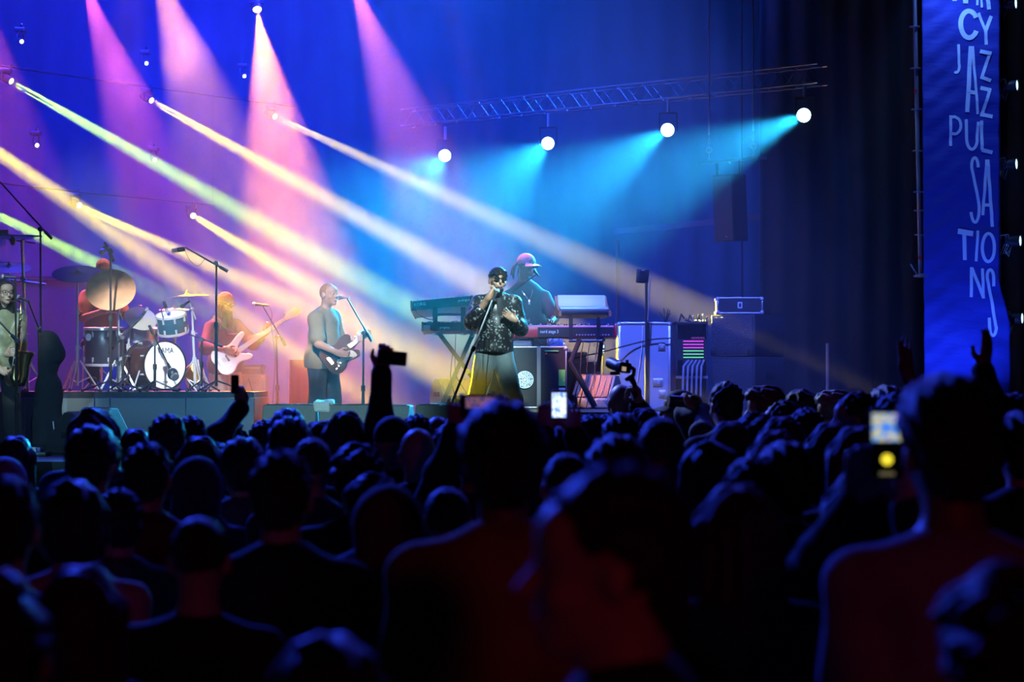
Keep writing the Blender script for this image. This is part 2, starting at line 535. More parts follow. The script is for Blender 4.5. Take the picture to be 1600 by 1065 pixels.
def fingers(wr, d, t, n, curl, thumb=.5):
    """five fingers: d along the hand, t to the thumb side, n out of the palm (fingers close towards n)"""
    pr = []
    R = np.array(Matrix((t, n, d)).transposed())
    pr.append(rbox(wr + d * .05, (.04, .014, .048), R, .013, .012))
    pr.append(cap(wr - d * .01, wr + d * .03, .028, .026, .02))
    L = [.070, .079, .074, .057]
    for i in range(4):
        b = wr + d * (.094 - .006 * (i == 3)) + t * (.03 - .0205 * i)
        a = 0.0; p = b
        spread = (1.5 - i) * .06 * (1 - min(curl, 1))
        for s, fr in enumerate((.45, .32, .23)):
            a += curl * (1.25 if s else .95)
            v = d * math.cos(a) + n * math.sin(a) + t * spread
            q = p + v.normalized() * (L[i] * fr)
            pr.append(cap(p, q, .0098 - .001 * s, .0092 - .001 * s, .004))
            p = q
    b = wr + d * .025 + t * .03
    v = (d * .55 + t * (.95 - .7 * thumb) + n * (.15 + .5 * thumb)).normalized()
    q = b + v * .042
    pr.append(cap(b, q, .015, .0115, .01))
    v2 = (d * .85 + t * (.3 - .6 * thumb) + n * (.1 + .5 * thumb)).normalized()
    pr.append(cap(q, q + v2 * .036, .0112, .009, .004))
    return pr

def hand_frame(J, s):
    d = V3(J['hd'][s]).normalized(); t = V3(J['ht'][s]); t = (t - d * t.dot(d)).normalized()
    n = d.cross(t) if s == 0 else t.cross(d)
    return d, t, n

def torso_frame(J):
    z = (V3(J['neck']) - V3(J['pelvis'])).normalized()
    x = V3(J['sh'][1]) - V3(J['sh'][0]); x = (x - z * x.dot(z)).normalized()
    return Matrix((x, z.cross(x), z)).transposed()

def torso_prims(J, g=1.0, e=0.0, low=True):
    R = torso_frame(J); Rn = np.array(R); p = V3(J['pelvis']); nk = V3(J['neck'])
    g = g * J.get('girth', 1.0)
    L = (nk - p).length
    A = lambda x, y, f: p + R @ Vector((x, y, f * L))
    pr = [ell(A(0, -.005, .64), (.155 * g + e, .108 * g + e, .185 + e), Rn, .05),
          ell(A(0, -.012, .28), (.140 * g + e, .108 * g + e, .18 + e), Rn, .06),
          ell(A(0, .005, .78), (.15 * g + e, .088 * g + e, .10 + e), Rn, .05)]
    if low:
        pr.append(ell(A(0, .005, .0), (.160 * g + e, .112 * g + e, .12 + e), Rn, .05))
    for s in (0, 1):
        sh = V3(J['sh'][s])
        pr.append(cap(A(0, .01, .955), sh + R @ Vector((0, 0, -.012)), .05 + e * .7, .048 + e * .8, .05))
    return pr

def arm_prims(J, s, e=0.0, upto=2.0, k=.03):
    sh, el, wr = V3(J['sh'][s]), V3(J['el'][s]), V3(J['wr'][s])
    pr = []
    f = min(upto, 1.0)
    pr.append(cap(sh + Vector((0, 0, -.012)), sh.lerp(el, f), .051 + e, .051 + (.042 - .051) * f + e, k))
    if upto > 1:
        f = upto - 1
        pr.append(cap(el, el.lerp(wr, f), .043 + e, .043 + (.029 - .043) * f + e * .8, k))
    return pr

def leg_prims(J, s, e=0.0, wide=0.0, k=.03, upto=1.0):
    hp, kn, an = V3(J['hip'][s]), V3(J['kn'][s]), V3(J['an'][s])
    return [cap(hp, kn, .088 + e, .06 + e + wide * .5, k), cap(kn, kn.lerp(an, upto), .06 + e + wide * .5, .042 + e + wide, k)]

def shoe_prims(J, s):
    an, to = V3(J['an'][s]), V3(J['toe'][s])
    d = (to - an); d.z = 0; d.normalize()
    return [cap(Vector((an.x, an.y, .055)) - d * .04, Vector((to.x, to.y, .04)), .05, .038, .02), cap(an + Vector((0, 0, .02)), Vector((an.x, an.y, .06)), .052, .05, .02),
            cut((0, 0, 0), (0, 0, -1))]

def body_prims(J, ears=True, hands=True):
    pr = torso_prims(J, .93)
    for s in (0, 1):
        pr += arm_prims(J, s)
        if hands:
            d, t, n = hand_frame(J, s)
            pr += fingers(V3(J['wr'][s]), d, t, n, J['curl'][s])
        pr += leg_prims(J, s)
        an, to = V3(J['an'][s]), V3(J['toe'][s])
        pr.append(cap(an, to, .042, .03, .02))
    pr += head_prims(J, ears)
    return pr

def head_T(J):
    c = V3(J['head']); R = J['hr']
    return (lambda p: c + R @ Vector(p)), R

# hair / headwear pieces in the head frame ---------------------------------
def hair_prims(J, kind):
    T, R = head_T(J); Rn = np.array(R)
    face = lambda y, z: cut(T((0, y, z)), R @ Vector((0, -1, 0)))
    if kind == 'buzz':
        return [ell(T((0, .016, .036)), (.079, .098, .091), Rn), rbox(T((0, -.1, -.02)), (.12, .075, .085), Rn, .02, .01, True),
                rbox(T((0, 0, -.11)), (.15, .2, .08), Rn, .02, .01, True)]
    if kind == 'short':
        return [ell(T((0, .018, .045)), (.086, .104, .096), Rn, .02), ell(T((0, .07, -.01)), (.068, .045, .07), Rn, .03),
                rbox(T((0, -.115, -.03)), (.12, .075, .1), Rn, .02, .01, True),
                rbox(T((.085, -.03, -.035)), (.03, .06, .06), Rn, .015, .01, True), rbox(T((-.085, -.03, -.035)), (.03, .06, .06), Rn, .015, .01, True)]
    if kind == 'thick':
        return [ell(T((0, .015, .055)), (.096, .112, .1), Rn, .02), ell(T((0, .075, -.005)), (.08, .05, .08), Rn, .03),
                ell(T((0, -.06, .1)), (.07, .05, .04), Rn, .03),
                rbox(T((0, -.125, -.03)), (.12, .08, .1), Rn, .02, .01, True)]
    if kind == 'curly':
        pr = [ell(T((0, .02, .05)), (.1, .115, .1), Rn, .02)]
        rs = random.Random(3)
        for _ in range(46):
            a = rs.uniform(0, 2 * PI); b = rs.uniform(-.25, 1.4)
            pr.append(ell(T((.092 * math.cos(a) * math.cos(b), .02 + .105 * math.sin(a) * math.cos(b), .045 + .095 * math.sin(b))), (.026,) * 3, None, .012))
        pr.append(rbox(T((0, -.135, -.04)), (.12, .085, .1), Rn, .02, .01, True))
        return pr
    if kind in ('long', 'wavy'):
        w = .012 if kind == 'wavy' else 0
        pr = [ell(T((0, .02, .045)), (.092 + w, .11 + w, .098), Rn, .02)]
        for s in (-1, 1):
            pr.append(cap(T((s * .07, .03, .02)), T((s * .085, .045, -.2)), .045 + w, .04 + w, .04))
        pr.append(cap(T((0, .07, .0)), T((0, .085, -.25)), .06 + w, .06 + w, .05))
        pr.append(rbox(T((0, -.12, -.06)), (.062, .085, .14), Rn, .02, .02, True))
        return pr
    if kind == 'bob':
        pr = [ell(T((0, .02, .04)), (.1, .115, .1), Rn, .02), ell(T((0, .04, -.04)), (.108, .092, .085), Rn, .03)]
        pr.append(rbox(T((0, -.12, -.06)), (.06, .085, .12), Rn, .02, .02, True))
        return pr
    if kind == 'bun':
        return [ell(T((0, .018, .042)), (.086, .104, .094), Rn, .02), ell(T((0, .06, .15)), (.045, .045, .04), Rn, .015),
                ell(T((0, .07, -.01)), (.066, .045, .06), Rn, .03), rbox(T((0, -.115, -.03)), (.12, .075, .1), Rn, .02, .01, True)]
    if kind == 'beanie':
        return [ell(T((0, .015, .055)), (.09, .108, .095), Rn, .02), ell(T((0, .012, .02)), (.094, .112, .03), Rn, .01),
                rbox(T((0, 0, -.1)), (.2, .2, .1), Rn, .01, .005, True)]
    if kind == 'cap':
        return [ell(T((0, .012, .045)), (.088, .106, .09), Rn, .01), rbox(T((0, 0, -.09)), (.2, .2, .105), Rn, .01, .004, True)]
    if kind == 'hood':
        pr = [ell(T((0, .03, .02)), (.115, .13, .13), Rn, .03), ell(T((0, .06, -.1)), (.11, .1, .09), Rn, .05)]
        pr.append(rbox(T((0, -.15, -.02)), (.075, .11, .11), Rn, .04, .02, True))
        return pr
    return []

def brim(J, m, parent, back=False, z=.02):
    """the peak of a cap, bent around the forehead"""
    T, R = head_T(J)
    sgn = 1 if back else -1
    b = MB(); vs = []; fs = []
    n = 9
    for i in range(n):
        a = math.radians(-62 + 124 * i / (n - 1))
        for r0, dz in ((.085, .008), (.105, .006), (.172, -.014)):
            rr = r0 if r0 < .11 else .105 + .075 * math.cos(a * 1.1)
            x = rr * math.sin(a) * (.86 if r0 < .11 else .9); y = sgn * rr * math.cos(a) + .012
            vs.append(T((x, y, z + dz - .02 * abs(math.sin(a)) * (r0 > .11))))
    for i in range(n - 1):
        for j in range(2):
            fs.append((i * 3 + j, i * 3 + 3 + j, i * 3 + 4 + j, i * 3 + 1 + j))
    top = [v + (R @ Vector((0, 0, .004))) for v in vs]
    m0 = len(vs)
    allf = fs + [tuple(x + m0 for x in reversed(f)) for f in fs]
    ring = [i * 3 for i in range(n)] + [i * 3 + 2 for i in range(n - 1, -1, -1)]
    for i in range(len(ring)):
        p, q = ring[i], ring[(i + 1) % len(ring)]
        allf.append((p, q, q + m0, p + m0))
    b.add(vs + top, allf)
    return b.build('brim', m, parent, world=False)

def add_eyes(J, parent):
    T, R = head_T(J)
    for s in (-1, 1):
        b = MB().ball((0, 0, 0), (.013, .009, .008), 10, 6)
        b.v = [T(Vector((s * .031, -.088, .008)) + v) for v in b.v]
        e = b.build('eye', mat('eye_white', (.75, .75, .72), .3), parent, 60, world=False)
        b = MB().ball((0, 0, 0), (.006, .004, .0065), 8, 5)
        b.v = [T(Vector((s * .031, -.0955, .008)) + v) for v in b.v]
        b.build('iris', mat('eye_iris', (.03, .02, .015), .2), e, 60, world=False)

def add_mouth(J, parent, openm=False):
    T, R = head_T(J)
    b = MB().ball((0, 0, 0), (.021, .007, .011 if openm else .006), 10, 6)
    b.v = [T(Vector((0, -.097, -.066)) + v) for v in b.v]
    b.build('lips', mat('lips_skin', (.25, .09, .08), .5), parent, 60, world=False)

def add_glasses(J, parent, dark=True, name='glasses'):
    T, R = head_T(J)
    fm = mat('glasses_frame', (.015, .015, .018), .3)
    b = MB()
    for s in (-1, 1):
        ring = []
        for i in range(15):
            a = 2 * PI * i / 14
            ring.append(T((s * .034 + .026 * math.cos(a), -.108 + .004 * abs(math.cos(a)), .006 + .02 * math.sin(a))))
        b.tube(ring, .0025, 5)
        b.tube([T((s * .06, -.102, .012)), T((s * .082, -.05, .014)), T((s * .086, .02, .008))], .0028, 5)
    b.tube([T((-.01, -.112, .01)), T((.01, -.112, .01))], .003, 5)
    g = b.build(name, fm, parent, 50, world=False)
    lm = mat('dark_lens', (.008, .01, .012), .08) if dark else mat('clear_lens', (.35, .4, .42), .1)
    if dark:
        for s in (-1, 1):
            b = MB().lathe([(.001, 0), (.025, .001), (.025, .003), (.001, .005)], T((s * .034, -.106, .006)), R @ Vector((0, -1, .05)), 14)
            b.build('lens', lm, g, 40, world=False)
    return g
# ------------------------------------------------------------------ the place
STAGE_Z = 1.15
M_DECK = mat('stage_deck_black', (.035, .036, .042), .45, var=.3, scale=3, bump=.15)
M_SKIRT = mat('black_skirt_cloth', (.012, .012, .015), .95, var=.3, scale=4)
M_DRAPE = mat('black_drape_cloth', (.02, .02, .028), .9, var=.3, scale=2, bump=.2)
M_RISER = mat('grey_riser_panel', (.17, .19, .21), .6, var=.12, scale=1.5, bump=.1)
M_RISERTOP = mat('riser_carpet', (.06, .06, .07), .8, var=.3, scale=9)
M_STEEL = mat('dull_steel', (.45, .46, .48), .4, .9)
M_CHROME = mat('chrome_steel', (.72, .73, .75), .22, .55)
M_ALU = mat('truss_aluminium', (.16, .165, .18), .45, .9)
M_BLACKM = mat('black_metal', (.02, .02, .022), .4, .2)
M_PLASTIC = mat('black_plastic', (.018, .018, .02), .45)
M_RUBBER = mat('black_rubber', (.012, .012, .012), .7)

struct(MB().box((0, 14, -.1), (40, 40, .2)).build('floor', mat('dark_asphalt', (.03, .03, .032), .85, var=.4, scale=30, bump=.4), smooth=0), 'dark trampled ground under the crowd')
struct(MB().box((0, 24.3, STAGE_Z - .06), (24, 15.2, .12)).build('stage_floor', M_DECK, smooth=0), 'black stage deck under the band')

def drape(name, pts, z0, z1, amp, wl, m, seed=1, nz=7):
    """hanging cloth along a plan line, with pleats that wander as they fall"""
    rs = random.Random(seed)
    b = MB(); vs = []; fs = []
    L = [0]
    for i in range(len(pts) - 1): L.append(L[-1] + (Vector(pts[i + 1]) - Vector(pts[i])).length)
    n = int(L[-1] / (wl / 8)) + 1
    ph = [rs.uniform(-.5, .5) for _ in range(n // 8 + 3)]
    for i in range(n + 1):
        s = L[-1] * i / n
        k = max(j for j in range(len(L) - 1) if L[j] <= s + 1e-9)
        a, c = Vector(pts[k]), Vector(pts[k + 1]); t = (c - a).normalized()
        p = a + t * (s - L[k]); nrm = Vector((-t.y, t.x))
        w = 2 * PI * s / wl + ph[min(i // 8, len(ph) - 1)] * .6
        for j in range(nz + 1):
            f = j / nz
            q = p + nrm * (amp * math.sin(w + .4 * math.sin(5 * f + s)) + amp * .5 * math.sin(w * .37 + 2 * f))
            vs.append((q.x, q.y, z1 + (z0 - z1) * f))
    for i in range(n):
        for j in range(nz):
            a = i * (nz + 1) + j
            fs.append((a, a + 1, a + nz + 2, a + nz + 1))
    b.add(vs, fs)
    o = b.build(name, m, smooth=180, fix=False)
    md = o.modifiers.new('cloth_thickness', 'SOLIDIFY'); md.thickness = .02
    return o
struct(drape('wall_back', [(-12, 31.2), (12, 31.2)], STAGE_Z, 10.5, .05, .5, M_DRAPE, 2), 'black backdrop drape behind the band')
M_SIDE = mat('blue_black_drape', (.022, .024, .045), .9, var=.25, scale=2, bump=.2)
struct(drape('wall_right', [(3.25, 25.0), (6.4, 24.6), (9.5, 24.2)], STAGE_Z, 10.0, .05, .34, M_SIDE, 5), 'dark pleated side drape at the edge of the stage')
struct(drape('trim_1', [(-12, 16.68), (12, 16.68)], .0, STAGE_Z - .0, .03, .4, M_SKIRT, 9, 3), 'black skirt along the stage front')

# upstage low wall behind the drums
t = thing('upstage_platform', 'low dark platform across the rear of the stage behind the drums', 'platform', PZ(100, STAGE_Z, 26.0))
zt = P(100, 436, 25.5).z
MB().box((-8.1, 25.8, (STAGE_Z + zt) / 2), (4.8, .5, zt - STAGE_Z)).build('front_panel', mat('dark_platform_panel', (.03, .03, .04), .8, var=.2), t, 0)
MB().box((-8.1, 25.8, zt + .02), (4.9, .6, .04)).build('cap_rail', M_BLACKM, t, 0)

# drum riser
RZ = P(200, 612, 20.2).z
t = thing('drum_riser', 'grey panelled drum riser with a flat carpeted top', 'riser', PZ(170, STAGE_Z, 20.2))
x0, x1 = PZ(-80, 0, 20.2).x, PZ(397, 0, 20.2).x
xm = -3.25
MB().box(((x0 + xm) / 2, 21.5, RZ - .03), (xm - x0, 2.6, .06)).build('riser_top', M_RISERTOP, t, 0)
MB().box(((xm + x1) / 2, 20.775, RZ - .03), (x1 - xm, 1.15, .06)).build('riser_top', M_RISERTOP, t, 0)
for a, c in ((-80, 40), (40.6, 147.5), (148.5, 171.5), (172.5, 290), (290.8, 397)):
    xa, xc = PZ(a, 0, 20.2).x, PZ(c, 0, 20.2).x
    MB().box(((xa + xc) / 2, 20.215, (STAGE_Z + RZ - .065) / 2), (xc - xa, .03, RZ - .065 - STAGE_Z), ch=.006).build('front_panel', M_RISER, t)
for s, ya, yb in ((x0 + .015, 20.25, 22.78), (x1 - .015, 20.25, 21.35), (xm - .015, 21.35, 22.78)):
    MB().box((s, (ya + yb) / 2, (STAGE_Z + RZ - .065) / 2), (.03, yb - ya, RZ - .065 - STAGE_Z)).build('side_panel', M_RISER, t, 0)

# keyboard riser
KZ = P(800, 638, 19.5).z
t = thing('keyboard_riser', 'low black riser with edge light painted as a pale strip under the keyboards', 'riser', PZ(830, STAGE_Z, 19.5))
x0, x1 = PZ(655, 0, 19.5).x, 1.13
MB().box(((x0 + x1) / 2, 20.52, KZ - .03), (x1 - x0, 2.36, .06)).build('riser_top', M_DECK, t, 0)
MB().box(((x0 + x1) / 2, 19.335, KZ - .02), (x1 - x0, .012, .03)).build('edge_strip', mat('painted_edge_light', (.5, .42, .3), .5), t, 0)  # amber light along the riser edge, put in as a pale strip
for k in range(3):
    xa = x0 + (x1 - x0) * k / 3 + .004; xc = x0 + (x1 - x0) * (k + 1) / 3 - .004
    MB().box(((xa + xc) / 2, 19.36, (STAGE_Z + KZ - .065) / 2), (xc - xa, .03, KZ - .065 - STAGE_Z)).build('front_panel', M_DECK, t, 0)

# stage haze
hz = bpy.data.materials.new('stage_haze'); hz.use_nodes = True
nt = hz.node_tree; nt.nodes.clear()
o_ = nt.nodes.new('ShaderNodeOutputMaterial'); v_ = nt.nodes.new('ShaderNodeVolumeScatter')
v_.inputs['Color'].default_value = (1, 1, 1, 1)
v_.inputs['Density'].default_value = 0.022
v_.inputs['Anisotropy'].default_value = 0.0
nt.links.new(v_.outputs[0], o_.inputs['Volume'])
o = MB().box((-2.4, 24.1, 5.6), (14.2, 12.6, 8.7)).build('stage_haze', hz, smooth=0)
tag(o, 'thin smoke haze filling the stage and catching the light beams', 'haze', kind='stuff')

# a denser puff of smoke rolling through the orange cone
pf = bpy.data.materials.new('smoke_puff'); pf.use_nodes = True
nt = pf.node_tree; nt.nodes.clear()
o_ = nt.nodes.new('ShaderNodeOutputMaterial'); v_ = nt.nodes.new('ShaderNodeVolumeScatter')
tc = nt.nodes.new('ShaderNodeTexCoord'); nz = nt.nodes.new('ShaderNodeTexNoise'); rp = nt.nodes.new('ShaderNodeMapRange')
nz.inputs['Scale'].default_value = 1.7; nz.inputs['Detail'].default_value = 4; nz.inputs['Roughness'].default_value = .6
rp.inputs['From Min'].default_value = .46; rp.inputs['From Max'].default_value = .66; rp.inputs['To Min'].default_value = 0; rp.inputs['To Max'].default_value = .11
ln = nt.nodes.new('ShaderNodeVectorMath'); ln.operation = 'LENGTH'
fo = nt.nodes.new('ShaderNodeMapRange'); fo.inputs['From Min'].default_value = .95; fo.inputs['From Max'].default_value = .45; fo.inputs['To Min'].default_value = 0; fo.inputs['To Max'].default_value = 1
mu = nt.nodes.new('ShaderNodeMath'); mu.operation = 'MULTIPLY'
nt.links.new(tc.outputs['Object'], nz.inputs['Vector']); nt.links.new(nz.outputs['Fac'], rp.inputs['Value'])
nt.links.new(tc.outputs['Object'], ln.inputs[0]); nt.links.new(ln.outputs['Value'], fo.inputs['Value'])
nt.links.new(rp.outputs[0], mu.inputs[0]); nt.links.new(fo.outputs[0], mu.inputs[1]); nt.links.new(mu.outputs[0], v_.inputs['Density'])
nt.links.new(v_.outputs[0], o_.inputs['Volume'])
o = MB().ball((0, 0, 0), 1.0, 20, 14).build('smoke_puff', pf)
o.location = P(285, 90, 24.3); o.scale = (1.25, .8, 1.15)
tag(o, 'billowing puff of thicker smoke in the widest orange light cone', 'smoke', kind='stuff')

# ------------------------------------------------------------------ rigging
def truss(name, label, A, B, w, h, n, m, r=.012):
    A, B = Vector(A), Vector(B)
    d = (B - A).normalized(); side = Vector((-d.y, d.x, 0)).normalized(); up = Vector((0, 0, 1))
    t = thing(name, label, 'truss', A)
    cs = [(sx, sz) for sx in (-1, 1) for sz in (-1, 1)]
    C = lambda sx, sz, p: p + side * (sx * w / 2) + up * (sz * h / 2)
    for sx, sz in cs:
        MB().cyl(C(sx, sz, A), C(sx, sz, B), r, n=8).build('chord', m, t)
        for e, q in ((A, -1), (B, 1)):
            MB().cyl(C(sx, sz, e) + d * (.0 * q), C(sx, sz, e) + d * (.06 * q), r * .8, n=8).build('spigot', M_CHROME, t)
    for i in range(n):
        p, q = A.lerp(B, i / n), A.lerp(B, (i + 1) / n)
        mid = (p + q) / 2
        for sx in (-1, 1):
            MB().tube([C(sx, -1, p), C(sx, 1, mid), C(sx, -1, q)], r * .5, 5).build('brace', m, t)
        for sz in (-1, 1):
            MB().tube([C(-1, sz, p), C(1, sz, mid), C(-1, sz, q)], r * .5, 5).build('brace', m, t)
    return t
truss('lighting_truss', 'horizontal aluminium box truss carrying the four bright cyan wash lamps', P(1278, 117, 23.9), P(640, 184.7, 27.84), .26, .235, 17, M_ALU)

def pipe(name, label, A, B, r, ties=()):
    t = thing(name, label, 'pipe', A)
    MB().cyl(A, B, r, n=8).build('bar', M_BLACKM, t)
    for a in ties:
        p = Vector(A).lerp(Vector(B), a)
        MB().cyl(p, (p.x, p.y, 10.3), .004, n=5).build('hanging_cable', M_BLACKM, t)
    return t
def pip(px, py, d, dz=.18):
    v = P(px, py, d); v.z += dz; return v
def lamp_pipe(label, pts, ties):
    """a pipe bent through the tops of the lamps it carries"""
    pts = [Vector(p) + Vector((0, 0, .18)) for p in pts]
    pts = [pts[0] + (pts[0] - pts[1]).normalized() * .35] + pts + [pts[-1] + (pts[-1] - pts[-2]).normalized() * .35]
    t = thing('lighting_pipe', label, 'pipe', pts[0])
    MB().tube(pts, .013, 8).build('bar', M_BLACKM, t)
    for p in (pts[0].lerp(pts[1], .12), pts[-1].lerp(pts[-2], .12)):
        p = p + Vector((.013, -.013, 0))
        MB().cyl(p, (p.x, p.y, 10.3), .004, n=5).build('hanging_cable', M_BLACKM, t)
lamp_pipe('upper black pipe carrying the longest yellow beam lamps', [YELLOW_BEAMS[k][0] for k in (3, 0, 1, 2)], None)
lamp_pipe('lower black pipe carrying the shorter yellow beam lamps', [YELLOW_BEAMS[k][0] for k in (4, 5, 6)], None)
pipe('lighting_pipe', 'high black pipe carrying the orange and pink spot lamps', PZ(-80, 7.75, 25.2), PZ(600, 7.75, 25.2), .024, (.02, .98))

M_LENSHOUSE = mat('black_lamp_body', (.015, .015, .018), .45)
def lens_mat(name, c, s):
    return mat(name, c, .3, emit=c, estr=s)
def moving_head(src, dst, r, lens, label, cat, group, hang=.18, body=.22, depth=.06):
    """a lamp on a yoke: base, two-armed yoke, drum-shaped head, glowing lens"""
    src = Vector(src); d = (Vector(dst) - src).normalized()
    pipez = src.z + hang
    t = thing('moving_head_lamp', label, cat, (src.x, src.y, pipez), 0, group)
    back = src - d * body
    R = frame(d, (0, 0, 1))
    h = MB().lathe([(r * .55, -body - .03), (r * 1.1, -body), (r * 1.22, -body * .5), (r * 1.15, -.01), (r * 1.15, .0), (r * .97, .0), (r * .97, -.02)], src, d, 18).build('head', M_LENSHOUSE, t)
    for k in range(4):
        f = -body * (.25 + .17 * k)
        MB().lathe([(r * 1.2, f - .006), (r * 1.3, f - .003), (r * 1.3, f + .003), (r * 1.2, f + .006)], src, d, 18, True).build('cooling_rib', M_LENSHOUSE, h)
    MB().lathe([(.0005, .004), (r * .5, .003), (r * .95, -.004), (r * .95, -.012), (.0005, -.012)], src, d, 18).build('lens', lens, t)
    mid = src - d * body * .5
    side = d.cross(Vector((0, 0, 1)))
    side = side.normalized() if side.length > .05 else Vector((1, 0, 0))
    for s in (-1, 1):
        MB().tube([mid + side * s * r * 1.45, Vector((mid.x, mid.y, pipez - .07)) + side * s * r * 1.45, Vector((mid.x, mid.y, pipez - .05))], [.012, .014, .014], 6).build('yoke_arm', M_LENSHOUSE, t)
        MB().cyl(mid + side * s * r * 1.1, mid + side * s * r * 1.6, .016, n=10).build('pivot_knob', M_BLACKM, t)
    MB().box((mid.x, mid.y, pipez - .035), (.14, .12, .05), ch=.01).build('base', M_LENSHOUSE, t)
    MB().cyl((mid.x, mid.y, pipez - .02), (src.x, src.y, pipez + .03), .014, n=8).build('clamp', M_BLACKM, t)
    return t

L_Y = lens_mat('yellow_lens', (1.0, .92, .35), 2.2)
L_G = lens_mat('green_lens', (.85, 1.0, .35), 2.2)
L_W = lens_mat('white_lens', (.85, .95, 1.0), 7)
L_C = lens_mat('cyan_white_lens', (.80, .98, 1.0), 12)
L_O = lens_mat('orange_lens', (1.0, .75, .45), 7)
for i, (src, dst, c, k) in enumerate(YELLOW_BEAMS):
    lb = {0: 'moving head lamp throwing the green beam from the upper pipe', 2: 'moving head lamp throwing the pale beam that reaches the speaker stack',
          1: 'moving head lamp throwing the yellow beam that reaches the singer', 5: 'moving head lamp on the lower pipe throwing a yellow beam over the bassist',
          6: 'moving head lamp on the lower pipe throwing a faint short yellow beam'}.get(i, 'moving head lamp throwing a yellow beam across the drums')
    moving_head(src, dst, .044, L_G if i == 0 else L_Y, lb, 'stage light', 'yellow beam lamps')
for i, (src, dst, c, k, a) in enumerate(ORANGE_BEAMS):
    moving_head(src, dst, .06, L_O, ['spot lamp throwing a pink cone down beside the orange one', 'spot lamp throwing the widest orange cone of light', 'spot lamp with glowing lens throwing an orange cone behind the guitarist', 'spot lamp throwing a pale pink cone towards the singer', 'spot lamp throwing a dim magenta cone beyond the drums'][i], 'stage light', 'orange spot lamps', hang=7.75 - src.z, body=.26)
# small white pixel lamps hanging off the pipes
for px, py, d in ((34, 65, 24.7), (229, 99, 26.2), (382, 119, 27.4), (58, 227, 24.9), (242, 250, 26.3)):
    p = P(px, py, d)
    moving_head(p, p + Vector((.55, -1, -.35)), .027, L_W, 'small lamp with a tiny white point lens among the yellow beams', 'stage light', 'small white point lamps', hang=.2, body=.14)

def wash_lamp(src, dst, label):
    """round LED wash: yoke, finned drum, ring of bright LED cells"""
    src = Vector(src); d = (Vector(dst) - src).normalized()
    # the lens is tipped towards the audience so the LED face shows
    f = (d + Vector((.0, -1.6, .0))).normalized()
    r = .088
    top = src + Vector((.02, .10, .36))
    t = thing('wash_lamp', label, 'stage light', top, 0, 'cyan wash lamps on the truss')
    MB().lathe([(r * .5, -.2), (r * .95, -.17), (r * 1.1, -.1), (r * 1.12, 0), (r * 1.0, .0), (r * 1.0, -.02)], src, f, 22).build('head', M_LENSHOUSE, t)
    face = MB().lathe([(.0005, -.004), (r * 1.0, -.004), (r * 1.0, -.015), (.0005, -.015)], src, f, 22).build('lens_plate', lens_mat('cyan_lens_plate', (.55, .95, 1.0), 5), t)
    R = frame(f)
    cells = [(0, 0)] + [(.42 * math.cos(a * PI / 3), .42 * math.sin(a * PI / 3)) for a in range(6)] + [(.8 * math.cos(a * PI / 6), .8 * math.sin(a * PI / 6)) for a in range(12)]
    for x, y in cells:
        MB().lathe([(.0005, .004), (r * .14, .002), (r * .17, -.004)], src + R @ Vector((x * r, y * r, 0)), f, 8).build('led_cell', L_C, face)
    mid = src - f * .09
    side = f.cross(Vector((0, 0, 1))).normalized()
    for s in (-1, 1):
        MB().box((mid + side * s * r * 1.3) + Vector((0, 0, .1)), (.02, .05, .24)).build('yoke_arm', M_BLACKM, t, 0)
    MB().box(mid + Vector((0, 0, .22)), (r * 2.7, .05, .02), Matrix.Rotation(math.atan2(side.y, side.x), 3, 'Z')).build('yoke_bar', M_BLACKM, t, 0)
    MB().cyl(mid + Vector((0, 0, .22)), mid + Vector((0, 0, .42)), .02, n=8).build('clamp', M_STEEL, t)
    return t
for (src, dst, k), lb in zip(CYAN_LAMPS, ('bright cyan wash lamp farthest along the truss, next to the pink light cone', 'bright cyan wash lamp second from the pink light cone', 'bright cyan wash lamp third from the pink light cone', 'bright cyan wash lamp at the free end of the truss by the dark drape')):
    wash_lamp(src, dst, lb)

# ------------------------------------------------------------------ hanging side-fill loudspeaker
def chain(A, B, name, parent, m):
    A, B = Vector(A), Vector(B)
    n = max(2, int((B - A).length / .055))
    b = MB()
    for i in range(n):
        c = A.lerp(B, (i + .5) / n)
        ring = []
        for j in range(9):
            a = 2 * PI * j / 8
            o = Vector((.013 * math.cos(a), 0, .032 * math.sin(a))) if i % 2 else Vector((0, .013 * math.cos(a), .032 * math.sin(a)))
            ring.append(c + o)
        b.tube(ring, .004, 4)
    return b.build(name, m, parent)
SD = 24.2
t = thing('hanging_loudspeaker', 'tall black column loudspeaker hung on chains from a steel bar', 'loudspeaker', P(1140, 375, SD))
bar0, bar1 = P(1090, 255, SD), P(1198, 246, SD)
MB().cyl(bar0, bar1, .022, n=10).build('rigging_bar', M_ALU, t)
for px, y0 in ((1108, 254), (1177, 248)):
    lo = P(px, y0, SD)
    MB().cyl((lo.x, lo.y, lo.z + .35), (lo.x, lo.y, 10.2), .012, n=7).build('hanging_cable', M_STEEL, t)
    chain((lo.x, lo.y, lo.z + .36), lo, 'chain', t, M_CHROME)
    MB().lathe([(.035, -.008), (.043, 0), (.035, .008), (.027, 0)], (lo.x, lo.y - .0, lo.z + .16), (0, 1, 0), 14, True).build('shackle', M_CHROME, t)
SR = Matrix.Rotation(math.radians(-36), 3, 'Z') @ Matrix.Rotation(math.radians(4), 3, 'X')
sc = P(1141, 325, SD)
cab = MB().box(sc, (.30, .36, .84), SR, ch=.02).build('cabinet', mat('black_cabinet_paint', (.03, .03, .034), .55, bump=.2, scale=90), t)
M_GRILLE = mat('steel_grille', (.10, .10, .11), .45, .6, bump=.6, scale=160)
fr = SR @ Vector((0, -1, 0))
MB().box(sc + fr * .183, (.27, .012, .80), SR, ch=.006).build('grille', M_GRILLE, t)
